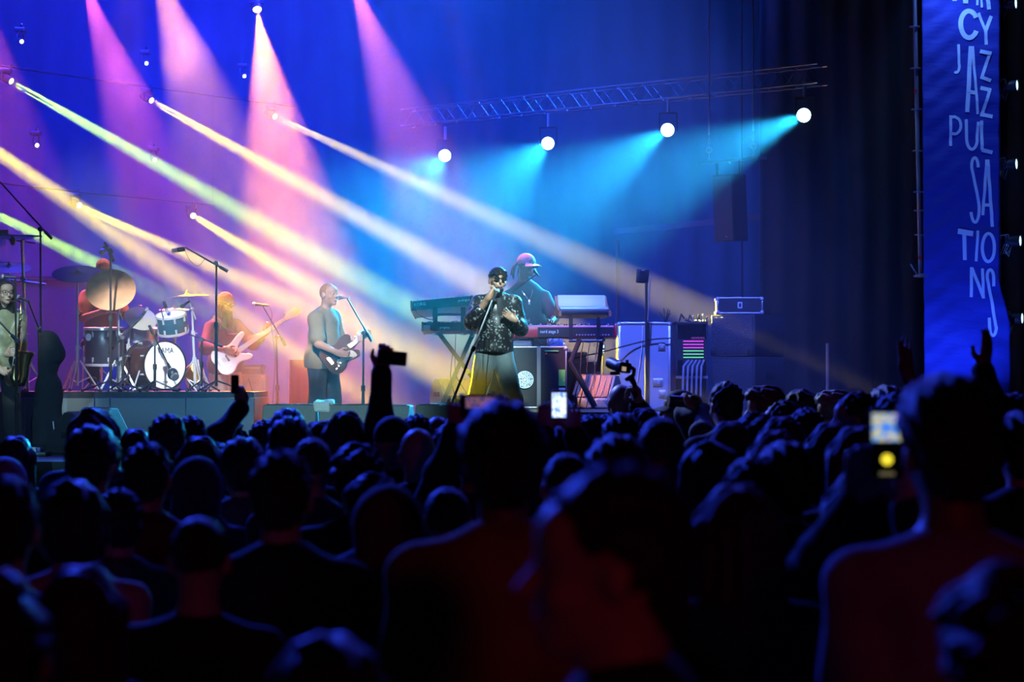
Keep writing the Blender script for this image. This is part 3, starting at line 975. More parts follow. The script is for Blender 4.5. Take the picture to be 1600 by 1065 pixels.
MB().box(sc + fr * .19 + SR @ Vector((.04, 0, -.36)), (.03, .01, .018), SR).build('badge', M_CHROME, t)
for s in (-1, 1):
    MB().box(sc + SR @ Vector((s * .165, 0, .5)), (.015, .05, .2), SR).build('bracket_arm', M_BLACKM, t, 0)
MB().box(sc + SR @ Vector((0, 0, .595)), (.35, .05, .02), SR).build('bracket_bar', M_ALU, t, 0)
MB().cyl(sc + SR @ Vector((0, 0, .6)), (sc.x, sc.y, bar0.z), .01, n=6).build('eye_bolt', M_STEEL, t)

# pale conduit on the side wall and thin poles
t = thing('wall_conduit', 'pale horizontal duct low on the dark side wall behind the hanging speaker', 'duct', P(960, 358, 28))
MB().box((P(960, 358, 28) + P(1198, 343, 25.5)) / 2, ((P(1198, 343, 25.5) - P(960, 358, 28)).length, .05, .08), Matrix.Rotation(math.atan2(-2.5, (P(1198, 343, 25.5).x - P(960, 358, 28).x)), 3, 'Z')).build('duct_body', mat('pale_duct', (.07, .075, .09), .5), t, 0)
tag(MB().cyl(P(965, 375, 25.8), PZ(965, STAGE_Z, 25.8), 0.025, n=10).build('scaffold_pole', mat('dark_pole_paint', (.05, .05, .06), .6)), 'thin upright steel pole behind the tilted synthesizer', 'pole')
tag(MB().cyl(PZ(1160, 10, 24.85), PZ(1160, STAGE_Z, 24.85), .012, n=8).build('drop_cable', M_RUBBER), 'thin cable hanging straight down behind the hung loudspeaker', 'cable')

tag(MB().cyl(P(1293, 536, 23.2), PZ(1293, STAGE_Z, 23.2), .022, n=10).build('scaffold_pole', M_STEEL), 'short upright steel pole in front of the pleated side drape', 'pole')

# ------------------------------------------------------------------ right tower: scaffold, banner, lamps
BD = 23.0
t = thing('scaffold_tower', 'galvanised scaffold upright with ring collars beside the banner', 'scaffold', P(1434, 431, BD - .12))
pA, pB = PZ(1428, 8.2, BD - .12), P(1438, 431, BD - .12)
MB().cyl(pA, pB, .024, n=12).build('upright', M_STEEL, t)
for py in (41.8, 107, 171, 236, 300, 329, 367):
    f = (py - 431) / (41.8 - 431)
    c = pB.lerp(P(1429, 41.8, BD - .12), f)
    MB().lathe([(.024, -.006), (.062, -.006), (.062, .006), (.024, .006)], c, (0, 0, 1), 12, True).build('collar', M_STEEL, t)
MB().lathe([(.024, -.012), (.085, -.012), (.085, .008), (.024, .03)], pB, (0, 0, 1), 14).build('base_plate', M_STEEL, t)
MB().cyl(pB + Vector((-.04, 0, .02)), pB + Vector((-.12, -.03, .14)), .012, n=8).build('stub_brace', M_STEEL, t)
for py in (143, 403):
    f = (py - 431) / (41.8 - 431)
    c = pB.lerp(P(1429, 41.8, BD - .12), f)
    MB().cyl(c + Vector((0, 0, -.025)), c + Vector((0, 0, .025)), .0255, n=12).build('red_tape', mat('red_tape', (.6, .02, .03), .5), t)

M_BANNER = bpy.data.materials.new('blue_banner_cloth'); M_BANNER.use_nodes = True
nt = M_BANNER.node_tree; bs = nt.nodes['Principled BSDF']
bs.inputs['Base Color'].default_value = (.022, .04, .34, 1); bs.inputs['Roughness'].default_value = .7
tcn = nt.nodes.new('ShaderNodeTexCoord'); nzn = nt.nodes.new('ShaderNodeTexNoise'); mp = nt.nodes.new('ShaderNodeMapping')
mp.inputs['Scale'].default_value = (1.0, 1, 3.0); nzn.inputs['Scale'].default_value = 1.5; nzn.inputs['Detail'].default_value = 4
bp = nt.nodes.new('ShaderNodeBump'); bp.inputs['Strength'].default_value = .5; bp.inputs['Distance'].default_value = .06
for a, b_ in ((tcn.outputs['Object'], mp.inputs[0]), (mp.outputs[0], nzn.inputs['Vector']), (nzn.outputs['Fac'], bp.inputs['Height']), (bp.outputs[0], bs.inputs['Normal'])):
    nt.links.new(a, b_)

def bump_y(x, z):
    """relief of the wrinkled banner cloth"""
    return .012 * math.sin(9 * z + 3 * x) * math.sin(4 * x + 1.3 * z) + .008 * math.sin(23 * z + 6 * math.sin(3 * x)) * math.sin(5 * x + 1) + .015 * math.sin(2.1 * x + .6 * z)
ban = thing('festival_banner', 'tall blue cloth banner with pale tall hand-cut capital letters on a scaffold', 'banner', PZ(1510, STAGE_Z, BD))
vs = []; fs = []
nx, nz = 44, 120
def edge(py):   # left and right border of the cloth down the picture
    l = 1441 + 3 * (py / 600)
    r = 1562 if py < 440 else 1562 + min(1, (py - 440) / 65) * 17
    return l, r
for j in range(nz + 1):
    py = -60 + 720 * j / nz
    l, r = edge(py)
    for i in range(nx + 1):
        p = P(l + (r - l) * i / nx, py, BD)
        p.y += bump_y(p.x, p.z)
        vs.append(p)
for j in range(nz):
    for i in range(nx):
        a = j * (nx + 1) + i
        fs.append((a, a + 1, a + nx + 2, a + nx + 1))
o = MB().add(vs, fs).build('cloth', M_BANNER, ban, 180)
md = o.modifiers.new('cloth_thickness', 'SOLIDIFY'); md.thickness = .006; md.offset = -1
M_LETTER = mat('pale_banner_print', (.74, .88, .95), .6)

def ribbon(pts, w0, w1=None, closed=False):
    """stroke polygon(s) in pixel space: quads along a polyline"""
    w1 = w0 if w1 is None else w1
    out = []
    n = len(pts)
    L = []
    for i, p in enumerate(pts):
        a = pts[(i - 1) % n] if (closed or i > 0) else p
        c = pts[(i + 1) % n] if (closed or i < n - 1) else p
        t = Vector((c[0] - a[0], c[1] - a[1])); t.normalize()
        nn = Vector((-t.y, t.x))
        w = (w0 + (w1 - w0) * i / max(1, n - 1)) / 2
        L.append((Vector(p) + nn * w, Vector(p) - nn * w))
    for i in range(n if closed else n - 1):
        a, b = L[i], L[(i + 1) % n]
        out.append((a[0], a[1], b[1], b[0]))
    return out
def subdiv(pts, m=6):
    o = []
    for i in range(len(pts) - 1):
        for k in range(m): o.append(tuple(Vector(pts[i]).lerp(Vector(pts[i + 1]), k / m)))
    return o + [tuple(pts[-1])]
def arc(cx, cy, rx, ry, a0, a1, n=16):
    return [(cx + rx * math.cos(math.radians(a0 + (a1 - a0) * i / n)), cy + ry * math.sin(math.radians(a0 + (a1 - a0) * i / n))) for i in range(n + 1)]
def letter(name, strokes):
    b = MB()
    for st in strokes:
        for q in st:
            ps = []
            for x, y in q:
                p = P(x, y, BD); p.y += bump_y(p.x, p.z) - .006
                ps.append(p)
            b.add(ps, [(0, 1, 2, 3)])
    o = b.build(name, M_LETTER, ban, 0)
    md = o.modifiers.new('print_thickness', 'SOLIDIFY'); md.thickness = .002
    return o
R_ = ribbon; S_ = subdiv
letter('letter_n', [R_(S_([(1509, -40), (1509, 5)]), 8), R_(S_([(1492, -40), (1492, 1)]), 7)])
letter('letter_a', [R_(S_([(1529, -40), (1527, 8)]), 3.4), R_(S_([(1532, -40), (1534, 12)]), 3.4)])
letter('letter_n', [R_(S_([(1545, 15), (1541, -30)]), 6), R_(S_([(1541, -30), (1552, -10)]), 5)])
letter('letter_c', [R_(arc(1514, 38, 13, 21, -30, -180, 14) + arc(1514, 38, 13, 21, 180, 30, 14)[1:], 7.5)])
letter('letter_y', [R_(S_([(1529, 20), (1539, 47)]), 4.5), R_(S_([(1549, 25), (1539, 50)]), 5.5), R_(S_([(1539.5, 46), (1541, 70)]), 5)])
letter('letter_j', [R_(S_([(1498, 69), (1499, 100)]) + arc(1494.5, 102, 5, 11, 0, 120, 8), 4.2)])
letter('letter_a', [R_(S_([(1517, 72), (1511.5, 175)], 10), 6.5), R_(S_([(1520, 72), (1528, 178)], 10), 4), R_(S_([(1513, 143), (1526, 145)]), 6)])
letter('letter_z', [R_(S_([(1531, 80), (1549, 84)]), 6), R_(S_([(1546.5, 84), (1534.5, 120)]), 5), R_(S_([(1532, 120), (1548.5, 126)]), 5.5)])
letter('letter_z', [R_(S_([(1532, 137), (1549, 141)]), 6), R_(S_([(1546.5, 140), (1535, 178)]), 5), R_(S_([(1532, 178), (1551, 182)]), 6)])
letter('letter_p', [R_(S_([(1485.5, 180), (1486, 228)]), 4.5), R_(S_([(1485, 183), (1492, 182)], 2) + arc(1492, 196, 9.5, 13, -75, 85, 10) + [(1486, 208)], 4.5)])
letter('letter_u', [R_(S_([(1510, 186), (1510.5, 212)]) + arc(1519, 214, 8.5, 19, 180, 20, 12) + S_([(1527, 214), (1529, 190)]), 5, 4.5)])
letter('letter_l', [R_(S_([(1534, 188), (1534.5, 234)]), 5), R_(S_([(1534, 234), (1551, 238)]), 6)])
letter('letter_s', [R_(arc(1523.5, 259, 5, 13, 10, -180, 12) + S_([(1518.5, 262), (1529.5, 315)], 8) + arc(1524, 325, 6.5, 22, -10, 165, 14), 4.6)])
letter('letter_a', [R_(S_([(1542, 249), (1536, 336)], 10), 4.6), R_(S_([(1543.5, 249), (1551, 354)], 10), 5), R_(S_([(1538, 320), (1549, 320)]), 5)])
letter('letter_t', [R_(S_([(1496.5, 361), (1520.5, 365)]), 8.5), R_(S_([(1506.5, 366), (1508, 406)]), 6)])
letter('letter_i', [R_(S_([(1528, 360), (1525.5, 408)]), 4.2)])
letter('letter_o', [R_(arc(1544.5, 386.5, 9.5, 22, 0, 345, 23), 5, 5, True)])
letter('letter_n', [R_(S_([(1518.5, 417), (1517.5, 464)]), 4.8), R_(S_([(1519, 418), (1536.5, 464)]), 5), R_(S_([(1536, 419), (1536.5, 466)]), 4.6)])
letter('letter_s', [R_(S_([(1553, 447), (1553, 432)], 2) + arc(1548, 432, 5, 11, 0, -180, 12) + S_([(1543, 434), (1556.5, 510)], 10) + arc(1552, 511, 5.2, 13, 0, 180, 12) + S_([(1546.5, 511), (1546, 496)], 2), 4.8)])

# lamps on the tower behind the banner
def tower_lamp(px, py, lb):
    c = P(px, py, BD + .15)
    t = thing('tower_lamp', lb, 'stage light', c, 0, 'lamps on the banner tower')
    d = Vector((1, -.55, 0)).normalized()
    MB().lathe([(.03, -.13), (.06, -.12), (.066, -.02), (.075, 0), (.066, .0), (.062, -.015)], c, d, 16).build('can', M_LENSHOUSE, t)
    MB().lathe([(.0005, -.008), (.06, -.01), (.06, -.02), (.0005, -.02)], c, d, 16).build('lens', lens_mat('tower_lens', (.45, .9, 1.0), 3.5), t)
    back = c - d * .15
    R = Matrix.Rotation(math.atan2(d.y, d.x), 3, 'Z')
    MB().box(back, (.07, .11, .11), R, ch=.012).build('rear_box', mat('lamp_chrome_blue', (.3, .32, .36), .25, .9), t)
    for s in (-1, 1):
        MB().tube([back + Vector((0, s * .06, .02)), back + Vector((-.02, s * .07, .08)), Vector((PZ(1562, 0, BD + .2).x, BD + .2 + s * .02, c.z + .06))], .008, 6).build('yoke_arm', M_STEEL, t)
    pq = PZ(1562, c.z, BD + .2)
    MB().cyl(pq + Vector((0, 0, .02)), pq + Vector((0, 0, .10)), .031, n=10).build('clamp', M_STEEL, t)
    for k in range(3):
        MB().tube([back + Vector((-.03 * k, -.05, -.04)), back + Vector((-.05 - .03 * k, -.06, -.13 - .02 * k)), back + Vector((-.01, -.05, -.19 + .03 * k)), back + Vector((.03, -.04, -.06))], .004, 5).build('cable_loop', M_STEEL, t)
for k, (px, py) in enumerate(((1588, 5), (1590, 133), (1589, 256), (1595, 376), (1598, 497))):
    tower_lamp(px, py, 'small cyan can lamp clamped beside the ' + ('top letters', 'letter Z', 'letter L', 'letter O', 'last tall letter S')[k] + ' of the banner')
up = MB().cyl(PZ(1562, STAGE_Z, BD + .2), PZ(1562, 8, BD + .2), .024, n=10).build('scaffold_pole', M_STEEL)
tag(up, 'scaffold pole standing behind the edge of the blue banner carrying can lamps', 'pole')
# ------------------------------------------------------------------ performers
SKIN = {'pale': mat('pale_skin', (.62, .40, .32), .5), 'brown': mat('brown_skin', (.30, .16, .10), .45), 'dark': mat('dark_skin', (.16, .085, .055), .45), 'tan': mat('tan_skin', (.48, .31, .22), .5)}
def cloth(name, col, rough=.85, var=.15, bump=.25, scale=14): return mat(name, col, rough, var=var, scale=scale, bump=bump)
M_BLACKCLOTH = cloth('black_cloth', (.012, .012, .014))
M_DARKHAIR = mat('dark_hair', (.012, .009, .008), .6, bump=.6, scale=60)

def sparkle():
    m = bpy.data.materials.new('black_sequin_cloth'); m.use_nodes = True
    nt = m.node_tree; b = nt.nodes['Principled BSDF']
    tc = nt.nodes.new('ShaderNodeTexCoord'); vo = nt.nodes.new('ShaderNodeTexVoronoi'); nz = nt.nodes.new('ShaderNodeTexNoise')
    vo.inputs['Scale'].default_value = 75; nz.inputs['Scale'].default_value = 12; nz.inputs['Detail'].default_value = 4
    mu = nt.nodes.new('ShaderNodeMath'); mu.operation = 'MULTIPLY'
    rp = nt.nodes.new('ShaderNodeValToRGB')
    rp.color_ramp.elements[0].position = .39; rp.color_ramp.elements[1].position = .46
    rp.color_ramp.elements[0].color = (.008, .008, .01, 1); rp.color_ramp.elements[1].color = (.16, .18, .17, 1)
    nt.links.new(tc.outputs['Object'], vo.inputs['Vector']); nt.links.new(tc.outputs['Object'], nz.inputs['Vector'])
    sx = nt.nodes.new('ShaderNodeSeparateColor')
    nt.links.new(vo.outputs['Color'], sx.inputs[0])
    nt.links.new(sx.outputs[0], mu.inputs[0]); nt.links.new(nz.outputs['Fac'], mu.inputs[1])
    nt.links.new(mu.outputs[0], rp.inputs[0]); nt.links.new(rp.outputs[0], b.inputs['Base Color'])
    b.inputs['Roughness'].default_value = .35
    return m

def pose_from_px(root, **px):
    """joints given as photo pixel + distance, returned in the person's own space"""
    J = base_pose()
    for k, v in px.items():
        if k in ('hr', 'curl', 'girth', 'hd', 'ht'): J[k] = v
        elif k in ('pelvis', 'neck', 'head'): J[k] = tuple(P(*v) - Vector(root))
        else: J[k] = [tuple(P(*q) - Vector(root)) for q in v]
    return J

def legs_auto(J, yaw=0, spread=.0, floor=0.0, bend=0.0):
    p = V3(J['pelvis']); R = Matrix.Rotation(math.radians(yaw), 3, 'Z')
    for n, (dx, dy, z) in {'hip': (.09, 0, p.z - .04), 'kn': (.105 + spread * .5, -.03 - bend, (p.z) * .5 + floor * .5), 'an': (.11 + spread, .03, floor + .09), 'toe': (.13 + spread, -.14, floor + .045)}.items():
        out = []
        for s in (-1, 1):
            v = R @ Vector((s * dx, dy, 0)); out.append((p.x + v.x, p.y + v.y, z))
        J[n] = out

HV = .0085
def dress(t, J, skin, top, legm, shoe, sleeve=2.0, hem=.02, wide=.02, e=.016, hem_e=.02, topname='shirt', vox=.0095, eyes=True, ears=True, loose=0.0):
    b = sdf_obj('body', body_prims(J, ears), skin, t, HV)
    if eyes:
        add_eyes(J, b); add_mouth(J, b)
    R = torso_frame(J); p = V3(J['pelvis'])
    pr = torso_prims(J, 1.0, e, low=hem <= .05)
    zdir = R @ Vector((0, 0, 1))
    pr.append(cap(p + zdir * max(hem + .06, -.2), p + zdir * .2, .135 + e + loose, .125 + e, .06))
    if hem < -.02:
        pr.append(ell(p + zdir * (hem + .1), (.165 + e + loose, .125 + e + loose, .18), np.array(R), .05))
    for s in (0, 1): pr += arm_prims(J, s, e + .006, sleeve)
    pr.append(cut(p + zdir * hem, -zdir))
    for s in (0, 1):   # hem of a short sleeve or cuff
        a, c, w = V3(J['sh'][s]), V3(J['el'][s]), V3(J['wr'][s])
    shirt = sdf_obj(topname, pr, top, t, vox, noise=(.004, 26, 5))
    pr = [ell(p + zdir * .0, (.165, .118, .14), np.array(R), .04)]
    for s in (0, 1): pr += leg_prims(J, s, .016, wide)
    fl = min(V3(J['an'][0]).z, V3(J['an'][1]).z) - .05
    pr.append(cut((0, 0, fl), (0, 0, -1))); pr.append(cut(p + zdir * .13, zdir))
    sdf_obj('trousers', pr, legm, t, .011, noise=(.005, 22, 8))
    for s in (0, 1):
        sp = [q for q in shoe_prims(J, s) if q[0] != 'cut']
        z0 = V3(J['an'][s]).z - .09
        an, to = V3(J['an'][s]), V3(J['toe'][s]); d = to - an; d.z = 0; d.normalize()
        sp = [cap(Vector((an.x, an.y, z0 + .055)) - d * .04, Vector((to.x, to.y, z0 + .04)), .05, .038, .02), cap(an, Vector((an.x, an.y, z0 + .06)), .05, .05, .02), cut((0, 0, z0), (0, 0, -1))]
        sdf_obj('shoe', sp, shoe, t, .011)
    return b

def microphone(label, tip, tail, group='vocal microphones', k=1.0, ball=True, body=M_PLASTIC):
    tip, tail = Vector(tip), Vector(tail); d = (tip - tail).normalized(); L = (tip - tail).length
    t = thing('microphone', label, 'microphone', tail, 0, group)
    MB().lathe([(.009 * k, 0), (.011 * k, .01), (.012 * k, L * .45), (.017 * k, L * .74), (.019 * k, L * .76), (.019 * k, L * .8)], tail, d, 12).build('handle', body, t)
    g = mat('mic_grille', (.45, .46, .48), .35, .8, bump=.5, scale=300) if ball else M_BLACKM
    MB().lathe([(.017 * k, L * .8), (.025 * k, L * .86), (.026 * k, L * .91), (.021 * k, L * .97), (.0005, L)], tail, d, 14).build('grille', g, t)
    return t

def tripod(parent, base, r=.33, h=.1, m=M_BLACKM, tr=.009, a0=.5, foot=True):
    for k in range(3):
        a = a0 + k * 2 * PI / 3
        e = Vector((base.x + r * math.cos(a), base.y + r * math.sin(a), base.z + .012))
        l = MB().cyl(Vector((base.x, base.y, base.z + h)), e, tr, n=7).build('leg', m, parent)
        if foot: MB().ball(e, .016, 8, 5).build('rubber_foot', M_RUBBER, l, 60)

def mic_stand(label, base, top, boom=None, group='boom microphone stands', m=M_BLACKM, r=.011, tripod_r=.33, a0=.5):
    base, top = Vector(base), Vector(top)
    t = thing('microphone_stand', label, 'mic stand', base, 0, group)
    tripod(t, base, tripod_r, .12, m, .009, a0)
    mid = base.lerp(top, .52)
    MB().cyl(base + Vector((0, 0, .06)), mid, r * 1.35, n=9).build('lower_tube', m, t)
    MB().cyl(mid, top, r * .9, n=9).build('upper_tube', m, t)
    MB().cyl(mid - Vector((0, 0, .03)), mid + Vector((0, 0, .03)), r * 2.0, n=9).build('clutch', M_PLASTIC, t)
    if boom:
        a, c = Vector(boom[0]), Vector(boom[1])
        MB().cyl(a, c, r * .75, n=8).build('boom', m, t)
        MB().cyl(c - (c - a).normalized() * .1, c, r * 1.5, n=8).build('counterweight', M_PLASTIC, t)
        MB().cyl(top - Vector((.0, .025, .0)), top + Vector((.0, .025, .0)), r * 2.2, n=10).build('swivel', M_PLASTIC, t)
        MB().cyl(top, top + (a.lerp(c, max(0, min(1, (top - a).dot(c - a) / (c - a).length_squared))) - top), r, n=6).build('swivel_pin', M_PLASTIC, t)
    return t

def cable(label, pts, r=.004, m=M_RUBBER, group='stage cables', name='cable'):
    """smooth hanging cable through the points"""
    P_ = [Vector(p) for p in pts]
    out = []
    for i in range(len(P_) - 1):
        p0, p1, p2, p3 = P_[max(i - 1, 0)], P_[i], P_[i + 1], P_[min(i + 2, len(P_) - 1)]
        for k in range(6):
            u = k / 6
            out.append(0.5 * ((2 * p1) + (p2 - p0) * u + (2 * p0 - 5 * p1 + 4 * p2 - p3) * u * u + (3 * p1 - p0 - 3 * p2 + p3) * u ** 3))
    out.append(P_[-1])
    return tag(MB().tube(out, r, 5).build(name, m, smooth=60), label, 'cable', group)

# ---- singer
def mk_singer():
    root = PZ(772, STAGE_Z, 18.5)
    t = thing('person', 'singer in black sequined jacket and sunglasses holding a microphone to his mouth', 'person', root)
    J = pose_from_px(root, head=(778, 439, 18.38), neck=(777, 464, 18.48), pelvis=(772, 546, 18.5),
        sh=[(749, 471, 18.46), (803, 473, 18.52)], el=[(737, 502, 18.28), (813, 513, 18.55)], wr=[(764, 464, 18.14), (804, 499, 18.30)],
        hip=[(759, 553, 18.5), (786, 553, 18.5)], kn=[(745, 626, 18.34), (801, 624, 18.4)], an=[(741, 688, 18.5), (808, 688, 18.54)], toe=[(740, 696, 18.34), (808, 696, 18.38)])
    J['hr'] = rot(14, 6, 4)
    J['hd'] = [(.55, .1, .8), (-.75, -.25, .55)]; J['ht'] = [(.6, .6, -.5), (.3, -.1, .95)]; J['curl'] = [1.05, .35]
    J['ht'][0] = (.35, .9, .0)
    b = dress(t, J, SKIN['brown'], sparkle(), cloth('slate_trousers', (.075, .098, .10), var=.1, bump=.35, scale=9), M_BLACKCLOTH, 1.45, -.02, .028, .026, topname='jacket', eyes=False, loose=.0)
    T, R = head_T(J)
    R3 = torso_frame(J); p = V3(J['pelvis'])
    # dark inner shirt front and belt line
    pr = [ell(p + R3 @ Vector((.0, -.075, .33)), (.06, .07, .2), np.array(R3), .02)]
    sdf_obj('inner_shirt', pr, M_BLACKCLOTH, t, .012)
    c = sdf_obj('cap', [ell(T((0, .012, .046)), (.09, .108, .094), np.array(R), .01), rbox(T((0, -.02, -.075)), (.2, .2, .105), np.array(R), .01, .004, True)], mat('black_satin', (.01, .01, .012), .35), t, .0085)
    # goggles pushed up on the cap
    g = MB()
    for s in (-1, 1):
        g.lathe([(.003, .0), (.026, .0), (.028, .012), (.003, .016)], T((s * .034, -.098, .062)), R @ Vector((0, -1, .35)), 12)
    g.tube([T((.09 * math.sin(a), .012 - .112 * math.cos(a), .056)) for a in [2 * PI * i / 24 for i in range(25)]], .006, 5)
    g.build('goggles', mat('black_gloss', (.01, .01, .012), .12), t, world=False)
    add_glasses(J, t, True, 'sunglasses')
    add_mouth(J, b, True)
    sdf_obj('beard', [ell(T((0, -.05, -.085)), (.05, .05, .04), np.array(R), .02), rbox(T((0, -.11, -.045)), (.03, .05, .028), np.array(R), .01, .01, True)], M_DARKHAIR, b, .009)
    return t
mk_singer()
mtip, mtail = P(778, 452.5, 18.22), P(768.5, 471, 18.1)
microphone('vocal microphone in the singer\'s raised hand', mtip, mtail)
base = PZ(677, STAGE_Z, 17.9)
t = thing('microphone_stand', 'slim straight microphone stand leaning towards the singer', 'mic stand', base)
MB().cyl(base + Vector((0, 0, .05)), P(739, 545, 18.0), .012, n=9).build('lower_tube', M_BLACKM, t)
MB().cyl(P(739, 545, 18.0), P(769, 469, 18.1), .0085, n=9).build('upper_tube', M_STEEL, t)
MB().cyl(P(738, 548, 18.0), P(741, 541, 18.0), .019, n=9).build('clutch', M_PLASTIC, t)
MB().lathe([(.001, 0), (.14, 0), (.14, .02), (.05, .04), (.02, .06)], base, (0, 0, 1), 20).build('round_base', M_BLACKM, t)
cable('thin microphone cable hanging down in front of the singer', [mtail, P(767, 490, 18.05), P(764, 540, 18.05), P(760, 590, 18.05), P(757, 640, 18.05), PZ(752, STAGE_Z + .01, 18.0), PZ(730, STAGE_Z + .01, 17.8)], .004)

# ---- keyboard player
def mk_keys():
    root = PZ(826, KZ, 20.65)
    t = thing('person', 'keyboard player in black T-shirt and pink baseball cap with hanging locs', 'person', root)
    J = pose_from_px(root, head=(823, 415, 20.55), neck=(820, 443, 20.62), pelvis=(826, 514, 20.7),
        sh=[(797, 462, 20.55), (850, 463, 20.68)], el=[(794, 500, 20.5), (866, 498, 20.5)], wr=[(815, 503, 20.17), (862, 503, 20.24)])
    J['hr'] = rot(56, -4, 0)
    J['hd'] = [(.4, -.9, -.2), (.05, -.95, -.2)]; J['ht'] = [(1, .3, .3), (-.9, -.1, .3)]; J['curl'] = [.4, .4]
    legs_auto(J, 20, .03, 0, .05)
    b = dress(t, J, SKIN['dark'], cloth('black_t_shirt', (.018, .017, .02)), M_BLACKCLOTH, M_BLACKCLOTH, .85, -.06, .02, .024, loose=.02, topname='t_shirt')
    T, R = head_T(J)
    pink = cloth('pink_cap_cloth', (.72, .30, .36), .8)
    c = sdf_obj('cap', hair_prims(J, 'cap'), pink, t, .0085)
    brim(J, pink, c)
    add_glasses(J, t, True, 'sunglasses')
    rs = random.Random(4)
    for i in range(11):
        a = rs.uniform(-1.1, 1.1); r = .09
        x, y = r * math.sin(a), .03 + r * math.cos(a)
        q0 = T((x * .8, y * .9, .03)); q1 = T((x * 1.15, y * 1.2 + .01, -.02)); L = rs.uniform(.08, .17)
        MB().tube([q0, q1, q1 + Vector((rs.uniform(-.02, .0), 0, -L * .5)), q1 + Vector((rs.uniform(-.03, .01), 0, -L))], [.010, .011, .011, .007], 6).build('loc', mat('brown_locs', (.16, .06, .04), .8, bump=.6, scale=80), t, 60, world=False)
    nk = V3(J['neck'])
    ch = V3(J['pelvis']).lerp(nk, .62) + Vector((.03, -.15, 0))
    MB().tube([nk + Vector((-.06, -.05, .0)), (nk + ch) / 2 + Vector((-.05, -.06, 0)), ch, (nk + ch) / 2 + Vector((.06, -.05, 0)), nk + Vector((.06, -.03, 0))], .003, 5).build('necklace', M_CHROME, t, 60, world=False)
    MB().box(ch + Vector((0, -.004, -.02)), (.022, .008, .05), ch=.004).build('pendant', M_CHROME, t, world=False)
mk_keys()
microphone('vocal microphone angled up at the capped keyboard player', P(833, 421.5, 20.2), P(842, 431, 20.1))
mic_stand('thin boom stand rising behind the singer to the keyboard player', PZ(800, KZ, 20.3), P(797, 458, 20.28), (P(840, 427, 20.14), P(752, 491, 20.42)), tripod_r=.15, a0=PI / 2)

# ---- guitarist
def mk_guitarist():
    root = PZ(505, STAGE_Z, 20.35)
    t = thing('person', 'guitarist with short fair hair in a grey-green short-sleeved shirt', 'person', root)
    J = pose_from_px(root, head=(514, 461, 20.3), neck=(507, 486, 20.36), pelvis=(505, 555, 20.4),
        sh=[(493, 497, 20.2), (519, 494, 20.52)], el=[(498, 537, 20.0), (531, 540, 20.5)], wr=[(527, 551, 19.9), (547, 542, 20.16)])
    J['hr'] = rot(52, 3, 0)
    J['hd'] = [(.9, .1, -.2), (.5, -.55, .55)]; J['ht'] = [(.1, .4, .9), (-.6, -.2, .6)]; J['curl'] = [.6, .75]
    legs_auto(J, 50, .03)
    b = dress(t, J, SKIN['pale'], cloth('grey_green_shirt', (.34, .34, .24), .9, .08, .4, 8), cloth('dark_trousers', (.05, .045, .06)), M_BLACKCLOTH, .8, -.13, .03, .03, loose=.03)
    T, R = head_T(J)
    sdf_obj('hair', hair_prims(J, 'buzz'), mat('fair_brown_hair', (.50, .27, .10), .7, bump=.6, scale=70), t, .0085)
mk_guitarist()
microphone('silver-tipped microphone in front of the fair-haired guitarist', P(528.5, 465, 20.0), P(546, 464.5, 20.0), body=mat('grey_mic_body', (.4, .4, .42), .4, .7))
mic_stand('boom microphone stand in front of the fair-haired guitarist', PZ(567, STAGE_Z, 20.0), P(568, 520, 20.0), (P(542, 464.5, 20.0), P(581, 533, 20.0)))

